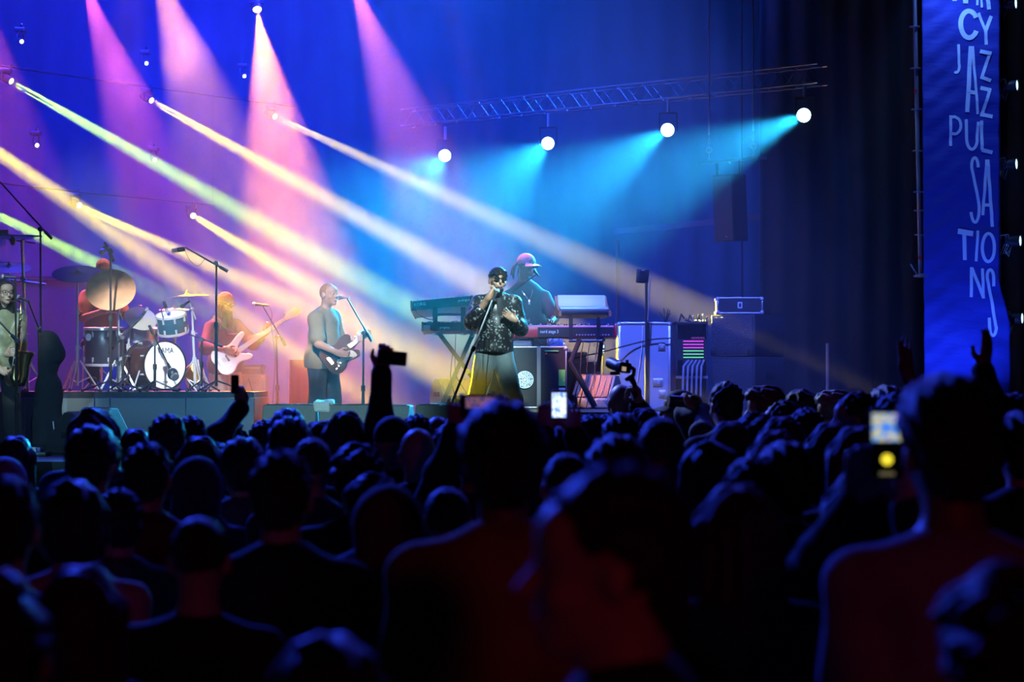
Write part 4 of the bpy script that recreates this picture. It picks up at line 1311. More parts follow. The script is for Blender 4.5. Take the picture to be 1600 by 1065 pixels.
def guitar(name, label, A, B, facing, body_poly, scale, m_body, m_neck, head_poly, frets, pick=None, pickm=None, L_neck=.62, cat='guitar', strings=6):
    """A: heel end of the body, B: tip of the head; facing: direction the strings look"""
    A, B = Vector(A), Vector(B)
    y = (B - A).normalized(); f = Vector(facing); f = (f - y * f.dot(y)).normalized(); x = y.cross(f)
    M = Matrix.Translation(A) @ Matrix((x, y, f)).transposed().to_4x4()
    t = thing(name, label, cat, A)
    S = Matrix.Diagonal((scale, scale, 1, 1))
    bo = MB().prism(body_poly, .042, M @ S)
    o = bo.build('body', m_body, t, 50)
    bv = o.modifiers.new('edge_round', 'BEVEL'); bv.width = .008; bv.segments = 2; bv.limit_method = 'ANGLE'
    Ltot = (B - A).length
    y0 = .30 * scale; y1 = Ltot - .17 * scale
    zt = .026
    MB().prism([(-.029, y0), (.029, y0), (.022, y1), (-.022, y1)], .024, M @ Matrix.Translation((0, 0, zt - .006))).build('neck', m_neck, t, 40)
    fb = MB().prism([(-.029, y0), (.029, y0), (.022, y1), (-.022, y1)], .006, M @ Matrix.Translation((0, 0, zt + .008))).build('fretboard', mat('fretboard_wood', (.10, .05, .025), .5) if cat == 'guitar' else mat('pale_fretboard', (.42, .42, .44), .4), t, 0)
    for i in range(frets):
        yy = y1 - (y1 - y0) * 1.25 * (1 - 2 ** (-(i + 1) / 12))
        if yy < y0: break
        MB().box(M @ Vector((0, yy, zt + .0115)), (.046, .003, .003), (M.to_3x3())).build('fret', M_CHROME, fb, 0)
    hd = MB().prism([(px_ * scale, y1 + py_ * scale) for px_, py_ in head_poly], .016, M @ Matrix.Translation((0, 0, zt - .004))).build('headstock', m_neck, t, 40)
    for i in range(strings):
        yy = y1 + (.03 + .022 * i) * scale
        MB().cyl(M @ Vector((-.035 * scale, yy, zt - .004)), M @ Vector((-.065 * scale, yy, zt - .004)), .007, n=7).build('tuning_peg', M_CHROME, hd)
        xx = -.018 + .036 * i / (strings - 1)
        MB().cyl(M @ Vector((xx * 1.4, .07 * scale, .034)), M @ Vector((xx, y1 + .03, zt + .016)), .0009, n=4).build('string', M_CHROME, t, 0)
    if pick:
        MB().prism(pick, .003, M @ Matrix.Translation((0, 0, .0228)) @ S).build('pickguard', pickm, t, 0)
    for yy in (.16, .25):
        MB().box(M @ Vector((0, yy * scale, .027)), (.085 * scale, .022, .012), M.to_3x3(), ch=.004).build('pickup', M_PLASTIC, t)
    MB().box(M @ Vector((0, .07 * scale, .028)), (.09 * scale, .035, .014), M.to_3x3(), ch=.004).build('bridge', M_CHROME, t)
    for k in range(3):
        c = M @ Vector(((.085 + .012 * k) * scale, (.14 - .035 * k) * scale, .021))
        MB().cyl(c, c + M.to_3x3() @ Vector((0, 0, .016)), .009, n=10).build('knob', M_CHROME, t)
    return t, M
def smooth_poly(pts, n=5):
    out = []; N = len(pts)
    for i in range(N):
        p0, p1, p2, p3 = [Vector(pts[(i + k) % N]) for k in (-1, 0, 1, 2)]
        for k in range(n):
            u = k / n
            v = 0.5 * ((2 * p1) + (p2 - p0) * u + (2 * p0 - 5 * p1 + 4 * p2 - p3) * u * u + (3 * p1 - p0 - 3 * p2 + p3) * u ** 3)
            out.append((v.x, v.y))
    return out
TELE = smooth_poly([(0, 0), (.11, .01), (.16, .08), (.15, .16), (.115, .22), (.13, .29), (.135, .35), (.09, .375), (.045, .33), (.03, .315), (-.03, .36), (-.09, .40), (-.135, .37), (-.14, .30), (-.115, .22), (-.15, .15), (-.16, .08), (-.11, .01)])
JBASS = smooth_poly([(0, 0), (.10, .0), (.165, .06), (.17, .14), (.125, .22), (.12, .28), (.15, .36), (.14, .41), (.10, .40), (.05, .33), (.0, .31), (-.05, .33), (-.10, .42), (-.13, .475), (-.17, .46), (-.16, .38), (-.125, .28), (-.135, .2), (-.17, .12), (-.16, .04), (-.09, -.005)])
GA, GB = P(508, 571, 20.0), P(580, 517, 20.12)
guitar('electric_guitar', 'brown single-cut electric guitar with pale pickguard held by the fair-haired player', GA, GB, (-.15, -1, .12), TELE, 1.0,
       mat('brown_guitar_lacquer', (.13, .05, .022), .55, var=.3, scale=5, spec=.2), mat('maple_wood', (.5, .33, .17), .4),
       [(-.022, 0), (.022, 0), (.03, .05), (.035, .14), (.0, .175), (-.04, .14), (-.04, .04)], 20,
       smooth_poly([(.03, .30), (.12, .33), (.12, .26), (.10, .2), (.08, .12), (.03, .14)], 3), mat('cream_pickguard', (.72, .70, .60), .4))
# ---- bassist
def mk_bassist():
    root = PZ(352, STAGE_Z, 23.12)
    t = thing('person', 'bass player in rust beanie and brown hooded top with long braided beard', 'person', root)
    J = pose_from_px(root, head=(353, 475, 23.02), neck=(347, 498, 23.13), pelvis=(352, 561, 23.17),
        sh=[(329, 512, 23.01), (368, 508, 23.25)], el=[(321, 544, 22.77), (396, 536, 23.02)], wr=[(353, 545, 22.46), (415, 520, 22.60)])
    J['hr'] = rot(46, -6, 0)
    J['hd'] = [(.9, .0, -.35), (.45, -.2, .85)]; J['ht'] = [(.3, .5, .8), (-.8, -.5, .3)]; J['curl'] = [.55, .8]
    legs_auto(J, 35, .03)
    hood = cloth('rust_brown_hoodie', (.035, .016, .009))
    b = dress(t, J, SKIN['dark'], hood, cloth('stone_wide_trousers', (.35, .32, .28)), M_BLACKCLOTH, 1.5, -.16, .09, .032, topname='hooded_top', loose=.04)
    T, R = head_T(J)
    sdf_obj('beanie', hair_prims(J, 'beanie'), cloth('rust_beanie_knit', (.30, .085, .03), bump=.6, scale=40), t, .0085)
    sdf_obj('beard', [ell(T((0, -.055, -.09)), (.052, .05, .045), np.array(R), .02), cap(T((0, -.07, -.11)), T((.0, -.06, -.26)), .035, .018, .03), rbox(T((0, -.115, -.045)), (.03, .05, .024), np.array(R), .01, .01, True)], M_DARKHAIR, b, .009)
    rs = random.Random(8)
    for i in range(14):
        s = rs.choice((-1, 1)); x = s * rs.uniform(.05, .085); y = rs.uniform(-.01, .08)
        q0 = T((x, y, .0)); L = rs.uniform(.16, .3)
        MB().tube([q0, q0 + R @ Vector((s * .02, -.01, -L * .4)), q0 + R @ Vector((s * .03, -.05, -L))], [.011, .012, .007], 6).build('loc', mat('brown_locs', (.16, .06, .04), .8), t, 60, world=False)
    add_glasses(J, t, False)
    nk = V3(J['neck'])
    sdf_obj('hood', [cap(nk + Vector((-.08, .02, -.01)), nk + Vector((.05, .09, -.01)), .05, .05, .04), cap(nk + Vector((.05, .09, -.01)), nk + Vector((.1, .0, -.02)), .05, .04, .04)], hood, t, .011)
mk_bassist()
bt, BM = guitar('bass_guitar', 'white five-string bass guitar with white headstock slung on the bearded player', P(338, 572, 22.55), P(466, 485, 22.62), (-.12, -1, .1), JBASS, 1.02,
       mat('white_guitar_lacquer', (.75, .76, .78), .25), mat('white_painted_neck', (.62, .62, .70), .35),
       [(-.024, 0), (.024, 0), (.035, .05), (.05, .13), (.03, .19), (-.02, .2), (-.05, .15), (-.045, .04)], 22,
       None, None, cat='bass guitar', strings=5)
tag(MB().tube([BM @ Vector((-.16, .44, -.01)), P(356, 522, 22.86), P(346, 504, 22.88), P(339, 495, 22.99), P(334, 494, 23.14), P(328, 506, 23.33)], .014, 6).build('guitar_strap', M_BLACKCLOTH), 'dark strap over the bass player\'s shoulder', 'strap')
microphone('silver-tipped microphone in front of the bearded bass player', P(394, 475, 22.0), P(420, 477, 22.0))
mic_stand('boom microphone stand in front of the bearded bass player', PZ(435, STAGE_Z, 22.0), P(432, 527, 22.0), (P(411, 478, 22.0), P(446, 540, 22.0)))
cable('cable drooping from the bass player\'s microphone', [P(420, 477, 22.0), P(425, 490, 21.97), P(424, 510, 21.97), P(430, 560, 21.95), P(426, 630, 21.95), PZ(424, STAGE_Z + .01, 21.9)], .004)

# ---- drummer
def mk_drummer():
    root = PZ(160, RZ, 22.45)
    t = thing('person', 'drummer in rust beanie and glasses seated behind the cymbals', 'person', root)
    J = pose_from_px(root, head=(162, 424, 22.3), neck=(158, 447, 22.42), pelvis=(158, 516, 22.5),
        sh=[(134, 462, 22.38), (183, 461, 22.46)], el=[(128, 497, 22.2), (196, 494, 22.3)], wr=[(160, 486, 21.98), (212, 487, 22.02)],
        hip=[(147, 520, 22.48), (170, 520, 22.48)], kn=[(140, 537, 22.08), (190, 537, 22.1)], an=[(146, 590, 22.2), (200, 590, 22.16)], toe=[(146, 599, 22.0), (206, 599, 22.0)])
    J['hr'] = rot(22, -8, 0)
    J['hd'] = [(.8, -.5, .1), (.6, -.7, .1)]; J['ht'] = [(-.1, .2, 1), (-.2, .2, 1)]; J['curl'] = [1.0, 1.0]
    b = dress(t, J, SKIN['brown'], cloth('rust_jersey', (.20, .06, .025)), M_BLACKCLOTH, M_BLACKCLOTH, .9, -.03, .02, .024)
    T, R = head_T(J)
    sdf_obj('beanie', hair_prims(J, 'beanie'), cloth('rust_beanie_knit', (.30, .085, .03), bump=.6, scale=40), t, .0085)
    add_glasses(J, t, False)
    return root, J
droot, DJ = mk_drummer()
for s, e in ((0, (205, 492, 21.6)), (1, (246, 500, 21.6))):
    w = Vector(droot) + V3(DJ['wr'][s]); d = (P(*e) - w).normalized()
    tag(MB().tube([w - d * .05, w + d * .3, w + d * .37, w + d * .385], [.0075, .0065, .0045, .006], 7).build('drumstick', mat('pale_stick_wood', (.6, .42, .24), .5), smooth=50), 'wooden drumstick in the seated drummer\'s hand', 'drumstick', 'drumsticks')
t = thing('drum_throne', 'round black drum stool under the seated drummer', 'stool', PZ(158, RZ, 22.6))
sz = Vector(droot).z + V3(DJ['pelvis']).z - .12
MB().lathe([(.001, -.08), (.15, -.08), (.17, -.05), (.17, -.02), (.15, 0), (.001, .0)], (PZ(158, sz, 22.58)), (0, 0, 1), 22).build('seat', M_PLASTIC, t)
MB().cyl(PZ(158, sz - .08, 22.58), PZ(158, RZ + .1, 22.58), .02, n=10).build('post', M_CHROME, t)
tripod(t, PZ(158, RZ, 22.58), .28, .25, M_CHROME, .011)

# ---- saxophonist
def mk_sax():
    root = PZ(2, STAGE_Z, 19.3)
    t = thing('person', 'saxophonist with long dark hair and glasses in a shiny olive shirt', 'person', root)
    J = pose_from_px(root, head=(8, 457, 19.2), neck=(3, 482, 19.3), pelvis=(0, 558, 19.35),
        sh=[(-26, 494, 19.22), (29, 494, 19.38)], el=[(-27, 540, 19.12), (30, 538, 19.2)], wr=[(0, 577, 18.98), (11, 553, 18.99)])
    J['hr'] = rot(34, -3, 0)
    J['hd'] = [(.6, -.2, -.3), (.5, -.5, .1)]; J['ht'] = [(.2, .6, .7), (-.2, -.2, 1)]; J['curl'] = [.7, .7]
    legs_auto(J, 15, .03)
    dress(t, J, SKIN['tan'], mat('olive_satin', (.26, .25, .14), .4, var=.3, scale=10, bump=.6), M_BLACKCLOTH, M_BLACKCLOTH, 1.6, -.1, .03, .026, loose=.03)
    sdf_obj('hair', hair_prims(J, 'long'), M_DARKHAIR, t, .01)
    add_glasses(J, t, False)
mk_sax()
def mk_saxophone():
    gold = mat('brass_gold', (.62, .42, .14), .25, 1.0)
    d = 18.92
    pts = [P(20, 470, 19.0), P(26, 468, 18.96), P(32, 472, d), P(33, 490, d), P(30, 530, d), P(24, 575, d), P(22, 590, d), P(26, 599, d), P(33, 598, d), P(37, 588, d), P(38, 570, d), P(39, 560, d), P(41, 550, d)]
    rs = [.007, .009, .012, .016, .024, .036, .042, .046, .048, .05, .056, .07, .085]
    t = thing('saxophone', 'brass alto saxophone held by the long-haired player', 'saxophone', P(22, 600, d))
    MB().tube(pts, rs, 14).build('body_tube', gold, t, 60)
    MB().lathe([(.083, -.01), (.092, 0), (.083, .01)], P(41, 550, d), pts[-1] - pts[-2], 20, True).build('bell_rim', gold, t)
    MB().cyl(P(20, 470, 19.0), P(15.5, 471, 19.05), .008, .006, n=8).build('mouthpiece', M_PLASTIC, t)
    for k in range(9):
        c = pts[3].lerp(pts[5], k / 8.5) + Vector((.01, -.03 - .002 * k, 0))
        MB().lathe([(.001, 0), (.014 + .001 * k, 0), (.014 + .001 * k, .006), (.001, .008)], c, (.3, -1, 0), 12).build('key_cup', gold, t)
    MB().tube([p + Vector((.02, -.03, 0)) for p in pts[3:7]], .004, 6).build('key_rod', M_CHROME, t)
    MB().tube([p + Vector((-.025, -.02, 0)) for p in pts[3:7]], .004, 6).build('key_rod', M_CHROME, t)
mk_saxophone()
microphone('dark microphone in front of the saxophonist\'s face', P(2, 432, 18.75), P(24, 433, 18.75))
mic_stand('straight black microphone stand in front of the saxophonist', PZ(27, STAGE_Z, 18.75), P(24, 433, 18.75), tripod_r=.25, a0=PI / 2)
microphone('blue-grey microphone pointing at the saxophone', P(26, 463, 18.7), P(47, 471, 18.72))
mic_stand('short boom stand holding a microphone at the saxophone', PZ(64, STAGE_Z, 19.42), P(60, 512, 19.35), (P(44, 470, 18.72), P(66, 527, 19.6)), tripod_r=.2, a0=0)
mic_stand('tall overhead boom stand rising between the saxophonist and the drums', PZ(66, STAGE_Z, 19.86), P(63, 358, 19.86), (P(0, 284, 19.76), P(81, 373, 19.91)), tripod_r=.26, a0=-PI / 6)
mic_stand('dark boom stand tilted across the saxophonist\'s chest', PZ(27, STAGE_Z, 18.27), P(27, 532, 18.27), (P(-30, 470, 18.27), P(29, 535, 18.27)), tripod_r=.2, a0=PI / 2)
# black cloth over a stand
def mk_cloth_stand():
    d = 18.9
    root = PZ(80, STAGE_Z, d)
    t = thing('cloth_covered_stand', 'tall stand muffled in heavy black folded cloth beside the drum riser', 'covered stand', root)
    L = lambda px, py, dd=d: P(px, py, dd) - root
    pr = [ell(L(78, 540), (.10, .10, .15), None, .05), cap(L(72, 526), L(86, 552), .06, .09, .05), cap(L(78, 550), L(72, 600), .11, .10, .05), cap(L(74, 600), L(70, 690), .11, .14, .05),
          cap(L(80, 600), L(90, 690), .10, .09, .04), cap(L(86, 545, d - .05), L(90, 560, d - .06), .05, .03, .03), cut((0, 0, .005), (0, 0, -1))]
    sdf_obj('cloth_cover', pr, cloth('heavy_black_cloth', (.016, .016, .02), .9, .2, .6, 10), t, .012, noise=(.012, 17, 3))
    MB().cyl((0, 0, .0), L(76, 516), .012, n=8).build('stand_tube', M_BLACKM, t, world=False)
    MB().tube([L(83, 658, d - .12), L(84.5, 672, d - .15), L(86, 690, d - .14)], .006, 6).build('pale_cord', mat('pale_cord', (.6, .6, .6), .6), t, 60, world=False)
mk_cloth_stand()
# ------------------------------------------------------------------ drum kit
M_SHELL = mat('dark_blue_shell', (.03, .07, .10), .25)
M_HEAD = mat('white_drum_head', (.82, .84, .86), .5)
M_CLEAR = mat('amber_drum_head', (.55, .30, .16), .4)
M_CYM = mat('bronze_cymbal', (.62, .29, .13), .5, .1, var=.2, scale=6)
M_DCYM = mat('dark_raw_cymbal', (.025, .02, .022), .7, 0, var=.4, scale=5, spec=.2)
M_SCYM = mat('pale_cymbal', (.50, .46, .38), .35, .4)

def drum(label, c, axis, r, depth, shell, top, bottom=None, lugs=8, name='drum', hoop=M_CHROME, group='drum kit drums'):
    """c: centre of the batter head, axis: outward normal of that head"""
    c = Vector(c); ax = Vector(axis).normalized(); R = frame(ax)
    t = thing(name, label, 'drum', c - ax * depth, 0, group)
    MB().lathe([(r * .97, -depth + .015), (r * .985, -depth + .02), (r * .985, -.02), (r * .97, -.015)], c, ax, 32).build('shell', shell, t)
    MB().lathe([(.0005, .0), (r * .6, .0), (r * .97, .0), (r * .985, -.02)], c, ax, 32).build('batter_head', top, t)
    MB().lathe([(.0005, -depth), (r * .97, -depth), (r * .985, -depth + .02)], c, ax, 32).build('resonant_head', bottom or top, t)
    for h in (.002, -depth - .002):
        s = 1 if h > 0 else -1
        MB().lathe([(r * .985, h), (r * 1.04, h + .004 * s), (r * 1.055, h - .02 * s), (r * .99, h - .02 * s)], c, ax, 32, True).build('hoop', hoop, t)
    for k in range(lugs):
        a = 2 * PI * (k + .5) / lugs
        u = R @ Vector((math.cos(a), math.sin(a), 0))
        for f in (-.12, -.88) if depth > .2 else (-.5,):
            p = c + u * (r * 1.01) + ax * (depth * f - (.02 if f > -.4 else -.02) * (depth > .2))
            l = MB().cyl(p - ax * .025, p + ax * .025, .012, n=8).build('lug', M_CHROME, t)
            e = c + u * (r * 1.045) + ax * (-.005 if f > -.4 or depth <= .2 else -depth + .005)
            MB().cyl(p + u * (r * .02), e, .004, n=5).build('tension_rod', M_CHROME, l)
    return t, R
def tilt_axis(yaw, el):
    a, b = math.radians(yaw), math.radians(el)
    return Vector((math.cos(b) * math.sin(a), -math.cos(b) * math.cos(a), math.sin(b)))

KD = 20.95
kax = tilt_axis(42, 0)
kc = P(258, 571, KD)
kc.z = RZ + .285
kick, KR = drum('bass drum with white front head lettered TAMA', kc, kax, .262, .42, mat('dark_lacquer_shell', (.05, .02, .012), .2), M_HEAD, M_CLEAR, 8, 'bass_drum', mat('black_hoop', (.015, .015, .017), .3))
rgt = Vector((0, 0, 1)).cross(kax).normalized(); 
lay_text('TAMA', .085, mat('black_print', (.01, .01, .012), .6), kick, kc + Vector((0, 0, .135)) - rgt * .0 + kax * .004, rgt, (0, 0, 1), align='CENTER', squeeze=.9)
lay_text('STAR', .028, MATS['black_print'], kick, kc + Vector((0, 0, -.19)) + kax * .004, rgt, (0, 0, 1), align='CENTER')
for s in (-1, 1):
    q = kc - kax * .1 + rgt * s * .26 + Vector((0, 0, -.06))
    MB().cyl(q, Vector((q.x, q.y, RZ + .01)) + rgt * s * .14 + kax * .1, .009, n=7).build('spur', M_CHROME, kick)

ft, _ = drum('tall dark floor tom with a round white badge', P(163, 512, 21.75), (0, -.06, 1), .225, .42, mat('black_floor_tom_shell', (.02, .025, .04), .3), M_HEAD, None, 8, 'floor_tom')
c = P(163, 512, 21.75)
MB().lathe([(.0005, .004), (.042, .004), (.042, -.006)], c + Vector((-.14, -.185, -.11)), (-.6, -.8, 0), 18).build('badge', mat('white_badge', (.75, .78, .82), .5), ft)
for k in range(3):
    a = -PI / 2 + .5 + k * 2 * PI / 3
    MB().tube([c + Vector((.235 * math.cos(a), .235 * math.sin(a), -.2)), c + Vector((.24 * math.cos(a), .24 * math.sin(a), -.42)), Vector((c.x + .25 * math.cos(a), c.y + .25 * math.sin(a), RZ + .005))], .009, 7).build('leg', M_CHROME, ft)

rt, _ = drum('small dark rack tom tilted above the bass drum', P(267, 491, 21.15), tilt_axis(-15, 72), .165, .21, M_SHELL, M_HEAD, M_CLEAR, 8, 'rack_tom')
MB().tube([P(262, 515, 21.15), P(258, 530, 21.2), P(246, 545, 21.3)], .013, 8).build('mount_arm', M_CHROME, rt)
sn, _ = drum('chrome snare drum behind the bass drum', P(224, 512, 21.72), (0.05, -.12, 1), .175, .15, M_CHROME, M_HEAD, None, 8, 'snare_drum')
sp = P(224, 532, 21.72)
MB().cyl(sp, (sp.x, sp.y, RZ + .1), .012, n=8).build('stand_tube', M_CHROME, sn)
tripod(sn, Vector((sp.x, sp.y, RZ)), .17, .2, M_CHROME, .008, PI / 2)

def cymbal_stand(label, base, c, axis, r, m, boom_from=None, bell=.3, legs=.30, a0=.4, leg_h=.34, tube=M_CHROME):
    """tripod stand carrying one cymbal; c: cymbal centre, axis: its normal"""
    base, c = Vector(base), Vector(c); ax = Vector(axis).normalized()
    t = thing('cymbal_stand', label, 'cymbal', base, 0, 'cymbals on chrome stands')
    for k in range(3):
        a = a0 + 2 * PI * k / 3
        e = Vector((base.x + legs * math.cos(a), base.y + legs * math.sin(a), base.z + .015))
        m1 = Vector((base.x + .03 * math.cos(a), base.y + .03 * math.sin(a), base.z + leg_h))
        sd = Vector((-math.sin(a), math.cos(a), 0)) * .012
        l = MB().cyl(m1 + sd, e + sd, .008, n=6).cyl(m1 - sd, e - sd, .008, n=6).build('leg', tube, t)
        MB().cyl(m1.lerp(e, .55), Vector((base.x, base.y, base.z + .09)), .006, n=6).build('brace', tube, l)
        MB().ball(e, .022, 8, 5).build('rubber_foot', M_RUBBER, l, 60)
    top = Vector(boom_from) if boom_from else c - ax * .05
    zs = [base.z + .06, base.z + (top.z - base.z) * .38, base.z + (top.z - base.z) * .7, top.z]
    for k in range(3):
        f0, f1 = (zs[k] - base.z) / (top.z - base.z), (zs[k + 1] - base.z) / (top.z - base.z)
        p, q = Vector((base.x, base.y, 0)).lerp(Vector((top.x, top.y, 0)), f0), Vector((base.x, base.y, 0)).lerp(Vector((top.x, top.y, 0)), f1)
        p.z, q.z = zs[k], zs[k + 1]
        MB().cyl(p, q, (.017, .0145, .0115)[k], n=9).build('tube', tube, t)
        if k:
            cl = MB().cyl(p - Vector((0, 0, .03)), p + Vector((0, 0, .03)), .024, n=9).build('clamp', tube, t)
            MB().cyl(p, p + Vector((.05, -.01, 0)), .007, n=6).build('wing_screw', tube, cl)
    if boom_from:
        d = (c - top).normalized()
        MB().cyl(top - d * .14, c - ax * .02, .009, n=8).build('boom_arm', tube, t)
        MB().ball(top, .026, 8, 6).build('tilter', tube, t, 60)
    cy = MB().lathe([(.006, r * .115), (r * .09, r * .11), (r * .16, r * .06), (r * .2, r * .045), (r * .6, r * .02), (r, -.004), (r, -.006), (r * .6, r * .017), (r * .2, r * .042), (r * .15, r * .055), (r * .09, r * .105), (.006, r * .11)], c, ax, 40, True).build('cymbal', m, t, 50)
    MB().cyl(c + ax * (r * .1), c + ax * (r * .1 + .02), .016, n=10).build('felt', mat('grey_felt', (.3, .3, .3), .95), cy)
    MB().cyl(c + ax * (r * .1 + .02), c + ax * (r * .1 + .045), .008, n=8).build('wing_nut', M_CHROME, cy)
    return t, c, ax
rz = lambda px, d: PZ(px, RZ, d)
cymbal_stand('wide dark cymbal on a chrome stand in front of the drummer', rz(121, 21.5), P(121, 427, 21.5), (.06, -.42, 1), .28, M_DCYM, legs=.24)
_, cc, ca = cymbal_stand('large bronze ride cymbal tilted towards the audience', rz(185, 20.97), P(173, 452, 20.85), (.12, -1.0, .62), .27, M_CYM, boom_from=P(185, 483, 20.97), legs=.22, a0=math.radians(102))
cymbal_stand('thin pink-lit crash cymbal lying almost flat above the rack tom', rz(306, 21.3), P(293, 462, 21.35), (-.07, -.05, 1), .235, M_CYM, boom_from=P(300, 482, 21.3), legs=.24, a0=1.0)
cymbal_stand('pale tilted cymbal beside the snare drum', rz(195, 21.48), P(220, 497, 21.36), (.35, -.72, .72), .18, M_SCYM, boom_from=P(203, 511, 21.44), legs=.17)
cymbal_stand('pair-height hi-hat cymbal peeping over the rack tom', rz(274, 21.8), P(272, 483, 21.75), (0, -.12, 1), .17, M_CYM, legs=.22, a0=.9)
cymbal_stand('flat dark rimmed cymbal on the percussion stand above the saxophonist', rz(42, 21.55), P(12, 371, 21.55), (0, -.12, 1), .31, M_DCYM, boom_from=P(36, 376, 21.55), a0=.8, legs=.24)
cymbal_stand('bronze splash cymbal low on the percussion stand by the saxophonist', rz(16, 21.0), P(14, 417, 20.9), (.1, -.3, 1), .24, M_CYM, a0=PI / 2, legs=.22)

# microphones around the kit
def studio_mic(label, tip, tail, r=.022):
    tip, tail = Vector(tip), Vector(tail); d = (tip - tail).normalized(); L = (tip - tail).length
    t = thing('microphone', label, 'microphone', tail, 0, 'drum kit microphones')
    MB().lathe([(r * .7, 0), (r, .01), (r, L * .55), (r * .8, L * .58)], tail, d, 12).build('handle', M_BLACKM, t)
    MB().lathe([(r * .8, L * .58), (r * .95, L * .6), (r * .95, L * .95), (r * .6, L), (.0005, L)], tail, d, 12).build('grille', mat('mic_grille', (.45, .46, .48), .35, .8), t)
    return t
mic_stand('tall overhead stand in front of the ride cymbal', rz(173, 20.5), P(173, 392, 20.5), (P(163, 378, 20.48), P(178, 408, 20.52)), group='drum microphone stands', tripod_r=.3, r=.013, a0=1.1)
studio_mic('round overhead microphone above the ride cymbal', P(159, 395, 20.4), P(166, 384, 20.5), .035)
mic_stand('overhead boom stand between the bass drum and the bass player', rz(338, 20.6), P(338, 411, 20.6), (P(289, 386, 20.58), P(356, 424, 20.62)), group='drum microphone stands', tripod_r=.3, r=.012, a0=.3)
studio_mic('overhead condenser microphone on the boom above the crash cymbal', P(268, 392, 20.55), P(289, 388.5, 20.58), .026)
cable('cable drooping off the overhead boom', [P(288, 390, 20.56), P(298, 408, 20.56), P(310, 415, 20.56), P(322, 402, 20.57)], .003)
mic_stand('short boom stand in front of the bass drum', rz(242, 20.42), P(242, 537, 20.42), (P(262, 568, 20.5), P(233, 508, 20.4)), group='drum microphone stands', tripod_r=.24, a0=.0)
t = thing('microphone', 'large egg-shaped kick microphone in front of the bass drum head', 'microphone', P(262, 567, 20.5))
MB().lathe([(.012, 0), (.016, .05), (.02, .06)], P(262, 567, 20.5), P(270, 585, 20.55) - P(262, 567, 20.5), 10).build('handle', M_BLACKM, t)
MB().ball(P(270, 584, 20.55), (.06, .06, .065), 14, 10).build('windscreen', M_PLASTIC, t, 60)
MB().lathe([(.035, 0), (.05, .008), (.035, .02), (.001, .022)], P(273, 588, 20.5), (.5, -.8, -.5), 14).build('grille', mat('mic_grille', (.45, .46, .48), .35, .8), t)
mic_stand('low boom stand reaching to the snare and pale cymbal', rz(192, 20.6), P(192, 527, 20.6), (P(222.5, 493.5, 20.6), P(168, 552, 20.6)), group='drum microphone stands', tripod_r=.2, a0=-PI / 2)
studio_mic('pencil microphone angled at the pale tilted cymbal', P(231, 480, 20.6), P(222, 493, 20.6), .016)
mic_stand('low boom stand beside the yellow drum pointing at the hi-hat', rz(315, 20.9), P(315, 530, 20.9), (P(296, 522, 20.9), P(348, 541, 20.9)), group='drum microphone stands', tripod_r=.2, a0=-PI / 2)
tm_ = studio_mic('short microphone pointing down at the rack tom', P(262, 489, 21.05), P(256, 470, 21.0), .018)
tc_, ta_ = P(267, 491, 21.15), tilt_axis(-15, 72)
rd_ = P(256, 480, 21.0) - tc_; rd_ = (rd_ - ta_ * rd_.dot(ta_)).normalized()
MB().tube([P(258, 477, 21.015), P(252, 484, 20.99), tc_ + rd_ * .172 - ta_ * .012], .006, 6).build('rim_clip', M_BLACKM, tm_)
microphone('small dark microphone under the crash cymbal', P(283, 480, 21.24), P(296, 470.5, 21.32), 'drum kit microphones', 1.0, False)
t = thing('hand_drum', 'small drum with a yellow head beside the bass drum', 'drum', rz(306, 21.6))
MB().lathe([(.09, 0), (.105, .02), (.105, .2), (.1, .22)], P(306, 585, 21.7) , (0.1, -1, .1), 20).build('shell', M_SHELL, t)
MB().lathe([(.0005, .235), (.1, .225), (.107, .215)], P(306, 585, 21.7), (0.1, -1, .1), 20).build('head', mat('yellow_drum_head', (.85, .55, .05), .5), t)
MB().box(P(306, 603, 21.62), (.12, .12, .06)).build('cradle', M_BLACKM, t, 0)
t = thing('kick_pedal', 'chrome kick pedal behind the bass drum', 'pedal', kc - kax * .6)
kp = kc - kax * .5; kp.z = RZ
MB().box(kp + Vector((0, 0, .03)) - kax * .06, (.09, .26, .012), Matrix.Rotation(math.radians(42), 3, 'Z') @ Matrix.Rotation(math.radians(8), 3, 'X')).build('footboard', M_CHROME, t, 0)
MB().cyl(kp + kax * .06, kp + kax * .06 + Vector((0, 0, .2)), .01, n=7).build('post', M_CHROME, t)
MB().cyl(kp + kax * .06 + Vector((0, 0, .1)), kp + kax * .05 + Vector((0, 0, .26)), .005, n=6).build('beater', M_CHROME, t)
# percussion rack by the saxophonist
t = thing('percussion_rack', 'chrome percussion rack with bar chimes and a small wood block', 'percussion', rz(38, 20.5))
MB().cyl(rz(44, 20.5), P(34, 375, 20.5), .014, n=9).build('tube', M_CHROME, t)
MB().cyl(P(-30, 432, 20.45), P(72, 444, 20.45), .011, n=8).build('cross_bar', M_CHROME, t)
MB().cyl(P(-30, 366, 20.5), P(66, 369, 20.5), .01, n=8).build('cross_bar', M_CHROME, t)
MB().box(P(4, 362, 20.5), (.13, .05, .045), ch=.006).build('wood_block', mat('pale_wood_block', (.55, .5, .35), .5), t)
for k in range(9):
    q = P(-14 + 2.8 * k, 372, 20.42)
    MB().cyl(q, q + Vector((0, 0, -.08 - .006 * (8 - k))), .005, n=6).build('chime', M_CHROME, t)
MB().cyl(P(34, 432, 20.5), P(40, 440, 20.5), .026, n=9).build('clamp', M_CHROME, t)
tripod(t, rz(44, 20.5), .22, .3, M_CHROME, .009, -PI / 2)
t = thing('shaker', 'round wooden shaker hanging on the percussion rack by the saxophonist', 'percussion', P(24, 365, 20.45))
